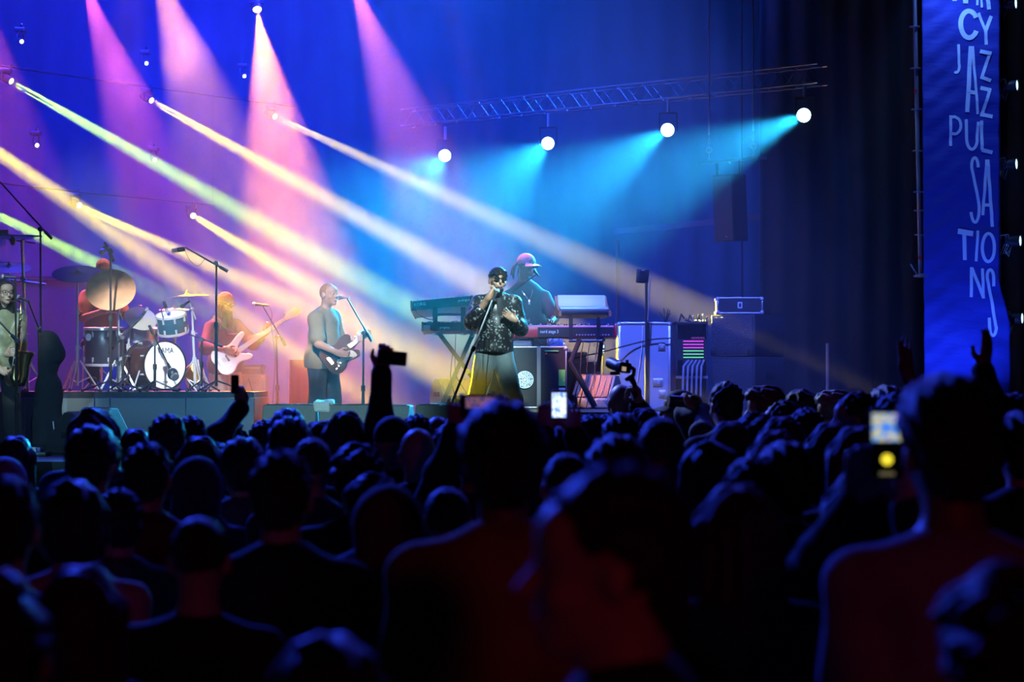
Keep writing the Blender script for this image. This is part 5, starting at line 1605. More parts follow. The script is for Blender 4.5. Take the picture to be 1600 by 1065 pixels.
# (hangs from the cross bar)
MB().ball(P(20, 376, 20.42), (.035, .02, .05), 10, 7).build('gourd', mat('shaker_wood', (.35, .2, .1), .5), t, 60)
MB().cyl(P(20, 374, 20.42), P(20, 368, 20.48), .004, n=5).build('loop', M_RUBBER, t)

# ------------------------------------------------------------------ amplifiers and wedges
M_TOLEX = mat('grey_amp_vinyl', (.36, .33, .36), .7, var=.1, bump=.3, scale=60)
t = thing('bass_amplifier', 'tall bass amplifier stack with a knobbed head behind the bass player', 'amplifier', PZ(398, STAGE_Z, 23.4))
x0, x1, dA = PZ(383, 0, 23.5).x, PZ(415, 0, 23.5).x, 23.5
zc = P(0, 585, dA).z; zh = P(0, 570, dA).z
MB().box(((x0 + x1) / 2 - .08, dA + .2, (STAGE_Z + zc) / 2), (x1 - x0 + .16, .4, zc - STAGE_Z), ch=.015).build('cabinet', M_TOLEX, t)
MB().box(((x0 + x1) / 2 - .08, dA - .003, (STAGE_Z + zc) / 2 - .04), (x1 - x0 + .10, .012, zc - STAGE_Z - .14), ch=.005).build('speaker_grille', mat('amp_grille_cloth', (.42, .36, .40), .8, bump=.5, scale=120), t)
MB().box(((x0 + x1) / 2 - .1, dA + .18, (zc + zh) / 2 + .005), (x1 - x0 + .12, .34, zh - zc), ch=.01).build('amp_head', M_PLASTIC, t)
for k in range(9):
    q = P(384 + 2.6 * k, 574.5, dA); MB().cyl(q, q + Vector((0, -.02, 0)), .008, n=8).build('knob', M_CHROME, t)
for k in range(11):
    q = P(384 + 2.4 * k, 587.5, dA - .005); MB().cyl(q, q + Vector((0, -.015, 0)), .006, n=7).build('switch', M_CHROME, t)
q = P(410, 588, dA - .008); MB().ball(q, .008, 7, 5).build('pilot_lamp', mat('red_pilot', (.8, .05, .05), .4, emit=(1, .1, .1), estr=3), t, 60)
cable('thin cable running down the front of the bass amplifier', [P(388, 590, 23.4), P(398, 620, 23.35), P(412, 645, 23.3), PZ(420, STAGE_Z + .01, 23.2)], .004)
# red draped flight case behind the guitarist
t = thing('draped_case', 'square case under a dark red cloth behind the guitarist', 'covered case', PZ(480, STAGE_Z, 21.2))
zt = P(0, 562, 21.2).z
def covered(t, cx, cy, w, dep, z0, z1, m, seed=1):
    vs = []; fs = []
    n = 48; rows = 6
    for j in range(rows + 1):
        f = j / rows
        for i in range(n):
            a = 2 * PI * i / n
            ca, sa = math.cos(a), math.sin(a)
            k = 1 / max(abs(ca), abs(sa)) if True else 1
            k = min(k, 1.25)
            ruf = 1 + f * (.06 + .03 * math.sin(7 * a + seed) + .02 * math.sin(17 * a))
            vs.append((cx + w / 2 * ca * k * ruf, cy + dep / 2 * sa * k * ruf, z1 + (z0 - z1) * f))
    for j in range(rows):
        for i in range(n):
            i2 = (i + 1) % n
            fs.append((j * n + i, j * n + i2, (j + 1) * n + i2, (j + 1) * n + i))
    fs.append(tuple(range(n)))
    return MB().add(vs, fs).build('cloth', m, t, 60)
covered(t, PZ(476, 0, 21.3).x, 21.3, .30, .4, STAGE_Z + .01, zt, cloth('dark_red_cloth', (.30, .04, .05), .9, .15, .3, 6))
MB().box((PZ(476, 0, 21.3).x, 21.3, (STAGE_Z + zt) / 2 - .01), (.26, .36, zt - STAGE_Z - .03)).build('case', M_PLASTIC, t, 0)

M_WEDGE = mat('grey_wedge_paint', (.20, .22, .23), .55, var=.1, bump=.3, scale=80)
M_WGRILLE = mat('wedge_grille', (.16, .15, .14), .5, .5, bump=.8, scale=130)
def wedge(label, c, rz_, w=.58, h=.36, dep=.46, m=M_WEDGE, gm=M_WGRILLE):
    """floor monitor: sloped grille looks along local +y; the camera sees its back when rz is 0"""
    c = Vector(c)
    t = thing('stage_monitor', label, 'loudspeaker', c, rz_, 'wedge monitors')
    prof = [(-dep / 2, 0), (dep / 2, 0), (dep / 2, .09), (.02, h), (-.09, h), (-dep / 2, h * .55)]
    Mx = Matrix.Rotation(PI / 2, 4, 'Z') @ Matrix.Rotation(PI / 2, 4, 'X')
    b = MB().prism(prof, w, Mx).build('cabinet', m, t, 30, world=False)
    bv = b.modifiers.new('edge_round', 'BEVEL'); bv.width = .012; bv.segments = 2; bv.limit_method = 'ANGLE'
    # sloped grille panel
    a, e = Vector((0, dep / 2 - .015, .11)), Vector((0, .035, h - .012))
    d = (e - a).normalized(); nrm = Vector((0, -d.z, d.y)); nrm = nrm if nrm.y > 0 else -nrm
    R = Matrix((Vector((1, 0, 0)), d, Vector((1, 0, 0)).cross(d))).transposed()
    MB().box((a + e) / 2 + nrm * .008, (w - .05, (e - a).length, .012), R, ch=.004).build('grille', gm, t, world=False)
    MB().box((0, -.035, h + .004), (w - .06, .1, .008), ch=.003).build('top_grille', gm, t, world=False)
    for s in (-1, 1):
        MB().box((s * (w / 2 + .002), -.02, h * .45), (.012, .14, .05), ch=.004).build('handle_cup', M_PLASTIC, t, world=False)
    MB().box((0, -dep / 2 + .06, h * .62), (.16, .012, .06), Matrix.Rotation(math.radians(-38), 3, 'X'), ch=.003).build('connector_panel', M_PLASTIC, t, world=False)
    return t
WD = 17.35
def wz(px, py, d, rz_, label, **k):
    top = P(px, py, d).z
    p = PZ(px, STAGE_Z, d)
    return wedge(label, p, rz_, h=max(.3, top - STAGE_Z), **k)
wz(455, 632, WD, 0, 'grey wedge monitor at the stage front nearest the drum riser corner', w=.485)
wz(543, 632, WD, 0.0, 'grey wedge monitor at the stage front with a white towel on it', w=.485)
wz(612, 633, WD + .7, -.25, 'grey wedge monitor set back beside the towel-topped one', w=.42)
wz(704, 632, WD - .02, 0, 'grey wedge monitor at the stage front before the singer', w=.62)
wz(160, 637, 18.0, -.45, 'tall teal-lit wedge monitor in front of the drum riser', w=.34, dep=.6)
wedge('large tilted black wedge monitor beside the saxophonist', PZ(132, STAGE_Z, 18.66), 1.0, .5, .40, .56, m=mat('black_wedge_paint', (.03, .03, .033), .5))
brn = mat('amber_light_grille', (.42, .26, .16), .5, .4, bump=.8, scale=110)  # orange light on these grilles is worked into their base colour
wedge('monitor wedge with amber light coloured into its grille under the left keyboards', PZ(712, KZ, 20.82), PI + .45, .43, .30, .42, gm=brn)
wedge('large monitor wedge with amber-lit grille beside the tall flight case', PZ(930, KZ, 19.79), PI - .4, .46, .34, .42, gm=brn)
# towel on the wedge
def mk_towel():
    c = P(508, 629, WD - .03)
    t = sdf_obj('towel', [rbox((0, 0, 0), (.085, .07, .022), None, .02, .02), rbox((-.02, -.085, -.035), (.075, .018, .05), None, .016, .02), ell((.03, .01, .02), (.05, .05, .018), None, .02)], cloth('white_towel', (.75, .75, .74), .95, .05, .8, 60), None, .008, noise=(.006, 40, 2))
    t.location = c
    tag(t, 'folded white towel on top of the stage-front wedge', 'towel')
mk_towel()
# pedalboard and cables by the saxophonist
t = thing('pedalboard', 'flat pedalboard with orange-lit cables at the saxophonist\'s feet', 'pedalboard', PZ(55, STAGE_Z, 18.3))
MB().box(PZ(52, STAGE_Z + .02, 17.93), (.30, .22, .04), ch=.008).build('board', M_BLACKM, t)
for k in range(4):
    MB().box(PZ(41.5 + 7 * k, STAGE_Z + .06, 17.93), (.036, .09, .045), ch=.006).build('pedal', mat('pedal_' + str(k), ((.5, .2, .1), (.2, .25, .3), (.5, .5, .5), (.1, .1, .3))[k], .4), t)

# ------------------------------------------------------------------ keyboards
M_KEYW = mat('white_keys', (.8, .8, .78), .3); M_KEYB = mat('black_keys', (.015, .015, .015), .25)
def keyboard(name, label, c, w, dep, h, rz_, tilt, m_case, m_end, n_white=30, knobs=0, keys=True):
    """keys look along local +y (towards the player behind); the camera sees the back panel at local -y"""
    t = thing(name, label, 'keyboard', c, rz_)
    Rt = Matrix.Rotation(math.radians(tilt), 3, 'X')
    MB().box((0, 0, h / 2), (w, dep, h), Rt, ch=.01).build('case', m_case, t, world=False)
    for s in (-1, 1):
        MB().box(Rt @ Vector((s * (w / 2 + .01), 0, 0)) + Vector((0, 0, h / 2)), (.022, dep + .01, h + .012), Rt, ch=.006).build('end_cheek', m_end, t, world=False)
    if keys:
        wk = (w - .04) / n_white
        kb = MB(); kk = MB()
        for i in range(n_white):
            x = -w / 2 + .02 + wk * (i + .5)
            MB().box(Rt @ Vector((x, dep / 2 - .075, h / 2 + .008)) + Vector((0, 0, h / 2)), (wk * .92, .14, .016), Rt).build('white_key', M_KEYW, t, 0, world=False)
            if i % 7 in (0, 1, 3, 4, 5) and i < n_white - 1:
                MB().box(Rt @ Vector((x + wk / 2, dep / 2 - .1, h / 2 + .02)) + Vector((0, 0, h / 2)), (wk * .55, .09, .016), Rt).build('black_key', M_KEYB, t, 0, world=False)
    for k in range(knobs):
        x = -w / 2 + .06 + (w - .12) * (k % (knobs // 2)) / (knobs // 2 - 1)
        y = -dep / 2 + .035 + .05 * (k // (knobs // 2))
        q = Rt @ Vector((x, y, h / 2)) + Vector((0, 0, h / 2)); u = Rt @ Vector((0, 0, 1))
        MB().cyl(q, q + u * .022, .009, n=8).build('knob', M_CHROME, t, world=False)
    return t, Rt
def back_text(t, Rt, txt, size, x, z, h, dep, m, squeeze=1.0):
    M = wm(t)
    o = M @ (Rt @ Vector((x, -dep / 2, z - h / 2)) + Vector((0, 0, h / 2)))
    lay_text(txt, size, m, t, o, M.to_3x3() @ Vector((1, 0, 0)), M.to_3x3() @ (Rt @ Vector((0, 0, 1))), squeeze=squeeze, proud=.002)
M_PRINT = mat('pale_blue_print', (.75, .85, .9), .5)
c = P(694, 487, 20.16)
kt, Rt = keyboard('synthesizer', 'black synthesizer lettered KORG on the upper tier of the stand', (c.x, c.y, c.z), .62, .34, .10, -.06, -12, mat('blue_black_case', (.02, .035, .05), .4), mat('wood_cheek', (.12, .06, .03), .5), 28, 24)
kt.rotation_euler.y = math.radians(-5)
back_text(kt, Rt, 'KORG', .045, -.295, .045, .10, .34, M_PRINT)
back_text(kt, Rt, 'prologue', .036, .17, .05, .10, .34, M_PRINT, .95)
c = P(708, 519, 20.12)
kt2, Rt = keyboard('synthesizer', 'slim grey synthesizer lettered prophet on the lower tier of the stand', (c.x, c.y, c.z), .60, .30, .085, -.03, -6, mat('grey_black_case', (.05, .055, .06), .4), mat('wood_cheek', (.12, .06, .03), .5), 26, 26)
back_text(kt2, Rt, 'prophet', .036, -.13, .02, .085, .30, M_PRINT, .9)
MB().box((-.265, -.153, .042), (.07, .006, .06)).build('port_panel', M_STEEL, kt2, 0, world=False)
def xstand(label, a_top, b_top, a_bot, b_bot, d, extra=None, dep=.34, front=.24):
    t = thing('keyboard_stand', label, 'keyboard stand', PZ((a_bot + b_bot) / 2, KZ, d), 0, 'folding keyboard stands')
    ztop = extra
    for k, off in ((0, -.0), (1, .28)):
        p0, p1 = P(a_top[0], a_top[1], d + off), PZ(b_bot, KZ + .02, d + off)
        q0, q1 = P(b_top[0], b_top[1], d + off + .035), PZ(a_bot, KZ + .02, d + off + .035)
        MB().box((p0 + p1) / 2, (.045, .028, (p0 - p1).length), frame(p0 - p1, (1, 0, 0))).build('cross_leg', M_BLACKM, t, 0)
        MB().box((q0 + q1) / 2, (.045, .028, (q0 - q1).length), frame(q0 - q1, (1, 0, 0))).build('cross_leg', M_BLACKM, t, 0)
    for pt in (a_top, b_top):
        p = P(pt[0], pt[1], d); MB().cyl(p + Vector((0, -min(front, .24) if pt is b_top else -front, 0)), p + Vector((0, .3, 0)), .02, n=8).build('support_bar', M_BLACKM, t)
    for px in (a_bot, b_bot):
        p = PZ(px, KZ + .022, d); MB().cyl(p + Vector((0, -.03, 0)), p + Vector((0, .36, 0)), .022, n=8).build('foot_bar', M_BLACKM, t)
    m = (P(*a_top, d) + PZ(b_bot, KZ, d)) / 2
    MB().cyl(m + Vector((0, -.05, 0)), m + Vector((0, .1, 0)), .03, n=10).build('pivot_bolt', M_STEEL, t)
    return t
t = xstand('black folding stand under the two stacked synthesizers', (688, 523), (738, 523), 690, 772, 20.07)
for px in (680, 724):
    MB().box((P(px, 517, 19.85) + P(px, 480, 19.85)) / 2, (.05, .03, (P(px, 517, 19.85) - P(px, 480, 19.85)).length)).build('tier_post', M_BLACKM, t, 0)
    MB().cyl(P(px, 489, 19.8), P(px, 489, 20.25), .018, n=8).build('tier_arm', M_BLACKM, t)
    MB().cyl(P(px, 520, 19.85), P(px, 523, 19.85), .03, n=8).build('tier_joint', M_CHROME, t)
MB().cyl(P(680, 491, 19.95), P(724, 491, 19.95), .012, n=8).build('tier_bar', M_BLACKM, t)
cable('cable looping down from the lettered synthesizer', [P(648, 480, 19.86), P(652, 489, 19.84), P(665, 497, 19.83), P(678, 500, 19.83)], .005)
cable('cable hanging under the stacked synthesizers', [P(690, 522, 19.8), P(706, 545, 19.78), P(705, 570, 19.78), P(704, 590, 19.78), P(710, 615, 19.78), PZ(716, KZ + .01, 19.75)], .004)
cable('second cable hanging under the stacked synthesizers', [P(712, 522, 19.8), P(711, 560, 19.77), P(712, 585, 19.77), P(720, 600, 19.77), P(731, 618, 19.77), PZ(738, KZ + .01, 19.72)], .004)

c = P(882, 528, 19.9)
red = mat('red_keyboard_paint', (.55, .02, .04), .35)
kt, Rt = keyboard('stage_piano', 'red stage piano lettered nord stage 3 across its back', (c.x, c.y, c.z), 1.02, .33, .12, 0, -2, red, red, 44, 20)
MB().box((.11, -.168, .058), (.78, .012, .10)).build('back_panel', M_PLASTIC, kt, 0, world=False)
back_text(kt, Rt, 'nord stage 3', .047, -.255, .042, .12, .352, mat('white_print', (.85, .87, .9), .5), .8)
for k in range(12):
    MB().cyl((.12 + .03 * k, -.172, .03), (.12 + .03 * k, -.182, .03), .008, n=7).build('jack', M_CHROME, kt, world=False)
# tilted wooden-cheek synthesizer on the upper tier
def mk_tilted():
    c = P(910, 495, 20.0)
    t = thing('synthesizer', 'wood-sided synthesizer with a raised pale panel above the red piano', 'keyboard', c, .10)
    wood = mat('warm_wood_cheek', (.42, .18, .08), .45, var=.25, scale=12)
    prof = [(.20, .0), (-.20, .02), (-.21, .05), (-.1, .115), (-.17, .20), (-.15, .225), (-.05, .13), (.1, .075), (.21, .05)]
    w = .52
    Mx = Matrix.Rotation(PI / 2, 4, 'Z') @ Matrix.Rotation(PI / 2, 4, 'X')
    for s in (-1, 1):
        MB().prism([(-y, z) for y, z in prof], .028, Matrix.Translation((s * w / 2, 0, 0)) @ Mx).build('wood_cheek', wood, t, 30, world=False)
    pale = mat('pale_panel', (.55, .6, .65), .4)
    MB().box((0, .0, .035), (w, .38, .06), Matrix.Rotation(math.radians(-4), 3, 'X'), ch=.008).build('case', M_PLASTIC, t, world=False)
    MB().box((0, .06, .16), (w - .02, .02, .15), Matrix.Rotation(math.radians(-24), 3, 'X'), ch=.004).build('raised_panel', pale, t, world=False)
    MB().box((0, -.11, .085), (w - .02, .15, .02), Matrix.Rotation(math.radians(12), 3, 'X'), ch=.004).build('front_panel', pale, t, world=False)
    for k in range(16):
        MB().cyl((-.22 + .03 * k, .085, .19), (-.22 + .03 * k, .108, .2), .008, n=7).build('knob', M_PLASTIC, t, world=False)
    for k in range(24):
        MB().box((-.23 + .02 * k, .14, .075), (.018, .11, .014)).build('white_key', M_KEYW, t, 0, world=False)
mk_tilted()
t = xstand('black bent-leg stand under the red piano and wood-sided synthesizer', (940, 532), (826, 532), 826, 928, 20.12, front=.42)
MB().cyl(P(889, 532, 19.7), P(941, 532, 19.7), .016, n=8).build('front_rail', M_BLACKM, t)
# bent outer leg seen beside the amber wedge
b0, b1, b2 = P(905, 532, 19.68), P(891, 566, 19.44), PZ(930, KZ + .02, 19.40)
MB().tube([b0, b1, b2], .028, 8).build('bent_leg', M_BLACKM, t)
for px in (892, 935):
    MB().box((P(px, 497, 19.70) + P(px, 532, 19.70)) / 2, (.04, .026, (P(px, 497, 19.70) - P(px, 532, 19.70)).length)).build('tier_post', M_BLACKM, t, 0)
    MB().cyl(P(px, 497, 19.69), P(px, 497, 20.06), .016, n=8).build('tier_arm', M_BLACKM, t)
for k, px in enumerate((908, 918, 930)):
    cable('black cable hanging off the end of the red piano stand', [P(px + 4, 532, 19.66), P(px, 555 + 4 * k, 19.52), P(px - 2, 590, 19.47), P(px - 8, 612, 19.455), PZ(px - 14, KZ + .01, 19.44)], .005, group='cables under the red piano')
for a, b, dd in ((834, 864, 0), (842, 874, -.035)):
    cable('short looped cable under the red piano', [P(a, 527, 19.715), P(a + 6, 535, 19.62 + dd), P((a + b) / 2, 538, 19.6 + dd), P(b - 4, 534, 19.62 + dd), P(b, 527, 19.715)], .004, group='cables under the red piano')

# ------------------------------------------------------------------ flight cases, racks, subs
M_CASE = mat('black_case_laminate', (.014, .016, .022), .5, bump=.06, scale=50)
M_GREYCASE = mat('pale_case_laminate', (.30, .32, .38), .5, var=.06, scale=3, bump=.15)
def flight_case(name, label, c, s, rz_, m, r=.018, latch=True, group=None):
    t = thing(name, label, 'flight case', c, rz_, group)
    w, dp, h = s
    MB().box((0, 0, h / 2), (w - .01, dp - .01, h - .01)).build('body', m, t, 0, world=False)
    for x in (-1, 1):
        for y in (-1, 1):
            MB().box((x * (w / 2 - r / 2), y * (dp / 2 - r / 2), h / 2), (r, r, h - .03), ch=.004).build('edge_strip', M_STEEL, t, world=False)
    for z in (r / 2, h - r / 2):
        for y in (-1, 1):
            MB().box((0, y * (dp / 2 - r / 2), z), (w - .03, r, r), ch=.004).build('edge_strip', M_STEEL, t, world=False)
        for x in (-1, 1):
            MB().box((x * (w / 2 - r / 2), 0, z), (r, dp - .03, r), ch=.004).build('edge_strip', M_STEEL, t, world=False)
    for x in (-1, 1):
        for y in (-1, 1):
            for z in (0.02, h - .02):
                MB().ball((x * (w / 2 - .012), y * (dp / 2 - .012), z), .026, 8, 6).build('ball_corner', M_CHROME, t, 60, world=False)
    return t
# keyboard-world case with round patterned disc and green note
c = PZ(818, KZ, 19.72)
hcase = P(0, 541, 19.5).z - KZ
t = flight_case('flight_case', 'black flight case with round white emblem under the red piano', (c.x, c.y, c.z), (.88, .44, hcase), .0, M_CASE)
yf = 19.72 - .225
MB().box((PZ(842, 0, yf).x, yf - .008, KZ + hcase / 2), (.04, .012, hcase)).build('centre_strip', M_STEEL, t, 0)
ec = P(820, 593, yf - .004)
em = MB().lathe([(.0005, .004), (.088, .004), (.09, .0)], ec, (0, -1, 0), 32).build('emblem_disc', mat('white_emblem', (.78, .85, .88), .5), t)
ink = mat('dark_emblem_ink', (.02, .03, .05), .6)
rs = random.Random(2)
for ring, n, r in ((.074, 26, .004), (.058, 20, .0045), (.04, 13, .005), (.02, 7, .005)):
    for k in range(n):
        a = 2 * PI * k / n + rs.uniform(-.08, .08)
        q = ec + Vector((ring * math.cos(a), -.005, ring * math.sin(a)))
        MB().box(q, (r * rs.uniform(1.2, 3.0), .002, r * rs.uniform(1.2, 3.0)), Matrix.Rotation(-a, 3, 'Y')).build('emblem_mark', ink, em, 0)
MB().box(P(878, 590, yf - .003), (.066, .003, .165)).build('green_note', mat('green_paper', (.12, .55, .08), .7), t, 0)
MB().box(P(878, 609, yf - .003), (.064, .003, .045)).build('white_note', mat('white_paper', (.7, .75, .8), .7), t, 0)
MB().lathe([(.001, .003), (.012, .003), (.012, 0)], P(853.5, 552, yf - .003), (0, -1, 0), 10).build('red_sticker', mat('red_sticker', (.7, .05, .06), .5), t)
MB().box(P(862, 548, yf - .002), (.14, .003, .012)).build('green_tape', mat('green_tape', (.1, .5, .2), .5), t, 0)
# boxes on the case
q = P(868, 541, 19.81)
t = thing('audio_interface', 'small blue audio box with white jacks on the black case', 'audio box', (q.x, q.y, KZ + hcase))
MB().box((q.x, q.y, KZ + hcase + .045), (.15, .14, .085), ch=.008).build('box_body', mat('blue_box_paint', (.06, .14, .40), .4), t)
for k in range(2): MB().cyl((q.x + .08, q.y - .03, KZ + hcase + .03 + .035 * k), (q.x + .1, q.y - .03, KZ + hcase + .03 + .035 * k), .012, n=8).build('jack', mat('white_jack', (.8, .8, .75), .4), t)
q = P(812, 541, 19.7)
t = thing('small_mixer', 'low grey mixer lying on the black case beside the singer', 'mixer', (q.x, q.y, KZ + hcase))
MB().box((q.x, q.y, KZ + hcase + .03), (.24, .2, .035), Matrix.Rotation(math.radians(10), 3, 'X'), ch=.006).build('mixer_body', mat('grey_mixer', (.22, .25, .28), .5), t)
for k in range(10): MB().cyl((q.x - .1 + .022 * k, q.y - .03, KZ + hcase + .04), (q.x - .1 + .022 * k, q.y - .03, KZ + hcase + .058), .006, n=6).build('knob', M_CHROME, t)

# tall pale flight case
c = PZ(1005, STAGE_Z, 21.0)
htall = P(0, 503, 20.8).z - STAGE_Z
t = flight_case('flight_case', 'tall pale grey flight case with metal edges beside the amber wedge', (c.x, c.y + .05, c.z), (.57, .5, htall), .0, M_GREYCASE, .03)
yf = 21.05 - .25
for px, py in ((1034, 541), (1028, 597), (1035, 615)):
    q = P(px, py, yf - .004)
    l = MB().box(q, (.075 if px != 1028 else .11, .012, .085), ch=.004).build('recessed_latch', M_STEEL, t)
    MB().box(q + Vector((0, -.008, 0)), (.04, .008, .045), ch=.003).build('latch_handle', M_CHROME, l)
tall_top = STAGE_Z + htall
cable('white cable hanging down the front of the tall pale case', [P(1004, 508, yf - .03), P(1003, 540, yf - .04), P(998, 580, yf - .04), P(994, 612, yf - .04), P(1000, 632, yf - .05), P(1008, 626, yf - .05), P(1003, 616, yf - .04)], .006, mat('white_cable', (.75, .78, .8), .5))
cable('black cable slung across the front of the tall pale case', [P(893, 560, 20.33), P(940, 550, 20.5), P(985, 538, 20.72), P(1020, 530, 20.75), P(1050, 528, 20.72)], .008)
# light on a stand in front of it
t = thing('panel_light', 'dark square panel light on a thin stand in front of the pale case', 'stage light', PZ(1009, STAGE_Z, 20.55))
MB().cyl(PZ(1009, STAGE_Z + .1, 20.55), P(1010, 440, 20.55), .014, n=8).build('stand_tube', M_BLACKM, t)
MB().cyl(P(1012, 500, 20.53), P(1016, 430, 20.53), .007, n=6).build('stand_tube', M_STEEL, t)
MB().box(P(1004, 431, 20.55), (.14, .06, .15), Matrix.Rotation(.5, 3, 'Z') @ Matrix.Rotation(.15, 3, 'X'), ch=.015).build('panel', M_PLASTIC, t)
MB().box(P(1004, 422, 20.5), (.05, .01, .01)).build('badge', M_STEEL, t, 0)
tripod(t, PZ(1009, STAGE_Z, 20.55), .22, .15, M_BLACKM)
# rack with lit patch bay
t = thing('patch_rack', 'open equipment rack with rows of pink and green lit patch points', 'rack', PZ(1088, STAGE_Z, 21.6))
x0, x1 = PZ(1056, 0, 21.6).x, PZ(1106, 0, 21.6).x
zt = P(0, 503, 21.6).z
MB().box((x0 + .01, 21.85, (STAGE_Z + zt) / 2), (.02, .5, zt - STAGE_Z)).build('side_panel', M_CASE, t, 0)
MB().box((x1 - .01, 21.85, (STAGE_Z + zt) / 2), (.02, .5, zt - STAGE_Z)).build('side_panel', M_CASE, t, 0)
MB().box(((x0 + x1) / 2, 22.09, (STAGE_Z + zt) / 2), (x1 - x0 - .04, .02, zt - STAGE_Z)).build('back_panel', M_CASE, t, 0)
MB().box(((x0 + x1) / 2, 21.85, zt - .01), (x1 - x0, .5, .02)).build('top_panel', M_CASE, t, 0)
MB().box(((x0 + x1) / 2, 21.85, STAGE_Z + .01), (x1 - x0, .5, .02)).build('floor_panel', M_CASE, t, 0)
pz0, pz1 = P(0, 562, 21.6).z, P(0, 530, 21.6).z
bay = MB().box(((x0 + x1) / 2, 21.62, (pz0 + pz1) / 2), (x1 - x0 - .03, .03, pz1 - pz0)).build('patch_bay', M_PLASTIC, t, 0)
for r in range(6):
    cl = (1, .08, .45) if r < 3 else (.2, .95, .15)
    lm = mat('pink_led' if r < 3 else 'green_led', cl, .4, emit=cl, estr=.9)
    for k in range(16):
        MB().box((PZ(1068.5 + 2 * k, 0, 21.6).x, 21.607, pz1 - .02 - r * (pz1 - pz0 - .03) / 5.5), (.011, .008, .012)).build('patch_point', lm, bay, 0)
for k in range(5):
    px = 1070 + 7 * k
    MB().tube([P(px + 2, 566, 21.55), P(px + 6 - k, 563, 21.5), P(px - 2, 572, 21.45), P(px - 3, 600, 21.45), PZ(px - 4, STAGE_Z + .1, 21.45)], .012, 6).build('cable_loom', mat('grey_loom', (.25, .25, .3), .6), t, 60)
MB().box(((x0 + x1) / 2, 21.6, P(0, 589, 21.5).z), (x1 - x0, .03, .03)).build('cross_rail', M_STEEL, t, 0)
for k in range(6):
    MB().ball(PZ(1082 + 3.4 * k, P(0, 528.2, 21.6).z, 21.62), .016, 7, 5).build('plug', mat('red_plug', (.8, .08, .1), .4), t, 60)
# sub stack
SUBM = mat('blue_black_sub_paint', (.03, .032, .04), .55, bump=.3, scale=60)
def sub(label, z0, z1, k):
    rz_ = math.radians(-40)
    t = thing('subwoofer', label, 'loudspeaker', (PZ(1169, 0, 21.7).x, 21.75, z0), rz_, 'stacked subwoofers')
    w, dp, h = .58, .62, z1 - z0 - .008
    MB().box((0, 0, h / 2), (w, dp, h), ch=.012).build('cabinet', SUBM, t, world=False)
    MB().box((0, -dp / 2 - .006, h / 2), (w - .04, .012, h - .05), ch=.004).build('grille', mat('sub_grille', (.06, .065, .085), .5, .5, bump=.9, scale=110), t, world=False)
    for s in (-1, 1):
        MB().box((s * (w / 2 - .045), -dp / 2 - .01, .05), (.085, .02, .08), ch=.004).build('corner_block', M_PLASTIC, t, world=False)
        MB().box((s * (w / 2 + .004), 0, h * .55), (.012, .18, .08), ch=.004).build('handle_cup', M_PLASTIC, t, world=False)
    MB().box((0, -dp / 2 - .008, .012), (w - .06, .012, .012)).build('rail', M_ALU, t, 0, world=False)
zz = [STAGE_Z, P(0, 623, 21.4).z, P(0, 556, 21.4).z, P(0, 490, 21.4).z]
sub('black subwoofer at the bottom of the stack by the side drape', zz[0], zz[1], 0)
sub('black subwoofer in the middle of the stack by the side drape', zz[1], zz[2], 1)
sub('black subwoofer on top of the stack under a small flight case', zz[2], zz[3], 2)
c = PZ(1155, zz[3] + .004, 21.75)
flight_case('flight_case', 'small black flight case with bright edges on top of the subwoofers', (c.x, c.y, c.z), (.52, .30, .19), -.05, M_CASE, .02)
tq = bpy.data.objects
lbl = [o for o in COL.objects if o.get('label', '').startswith('small black flight case with bright')][0]
MB().box((0, -.155, .1), (.05, .006, .07)).build('paper_label', mat('white_paper', (.7, .75, .8), .7), lbl, 0, world=False)
MB().box((0, -.158, .1), (.03, .004, .045)).build('label_mark', ink, lbl, 0, world=False)
# pale boxes behind the red piano
flight_case('flight_case', 'pale equipment case behind the bent keyboard stand leg', PZ(905, KZ, 20.70), (.36, .3, P(0, 564, 20.2).z - KZ), .0, M_GREYCASE, .02)
c = PZ(904, P(0, 564, 20.2).z, 20.70)
flight_case('flight_case', 'smaller pale case stacked behind the bent keyboard stand leg', (c.x - .05, c.y, c.z), (.26, .26, .10), .0, M_GREYCASE, .015)
t = thing('indicator_box', 'tiny box with two pale lit indicators hanging beyond the red piano', 'indicator', P(942, 545, 20.9))
MB().box(P(942, 545, 20.9), (.05, .03, .09)).build('box_body', M_PLASTIC, t, 0)
for py in (541, 549): MB().box(P(942, py, 20.88), (.03, .01, .03)).build('lamp_window', mat('pale_led', (.6, 1, .85), .4, emit=(.6, 1, .85), estr=1.2), t, 0)
MB().cyl(P(942, 550, 20.9), PZ(942, KZ, 20.9), .008, n=6).build('post', M_BLACKM, t)
# gear on top of the cases
q = P(1085, 500, 21.8)
t = thing('cable_bundle', 'loose bundle of cables and small lights on top of the rack', 'cables', (q.x, q.y, P(0, 503, 21.6).z))
rs = random.Random(6)
for k in range(7):
    a = rs.uniform(0, 6.3); zb = P(0, 503, 21.6).z + .012
    MB().tube([(q.x - .18 + .05 * k, q.y - .1, zb), (q.x - .15 + .05 * k, q.y, zb + rs.uniform(.02, .1)), (q.x - .1 + .04 * k, q.y + .05, zb + .02), (q.x - .05 + .03 * k, q.y - .08, zb)], .009, 6).build('coil', M_STEEL if k % 2 else M_RUBBER, t, 60)
q = P(1040, 485, 21.25)
t = thing('twig_decoration', 'small spiky stand of bits standing on the tall pale case', 'ornament', (q.x, q.y, tall_top))
for k in range(9):
    a = rs.uniform(0, 6.3); r = rs.uniform(.02, .09)
    MB().tube([(q.x, q.y, tall_top), (q.x + r * .5 * math.cos(a), q.y + r * .5 * math.sin(a), tall_top + .08), (q.x + r * math.cos(a), q.y + r * math.sin(a), tall_top + rs.uniform(.1, .17))], .005, 5).build('spike', M_PLASTIC, t, 60)
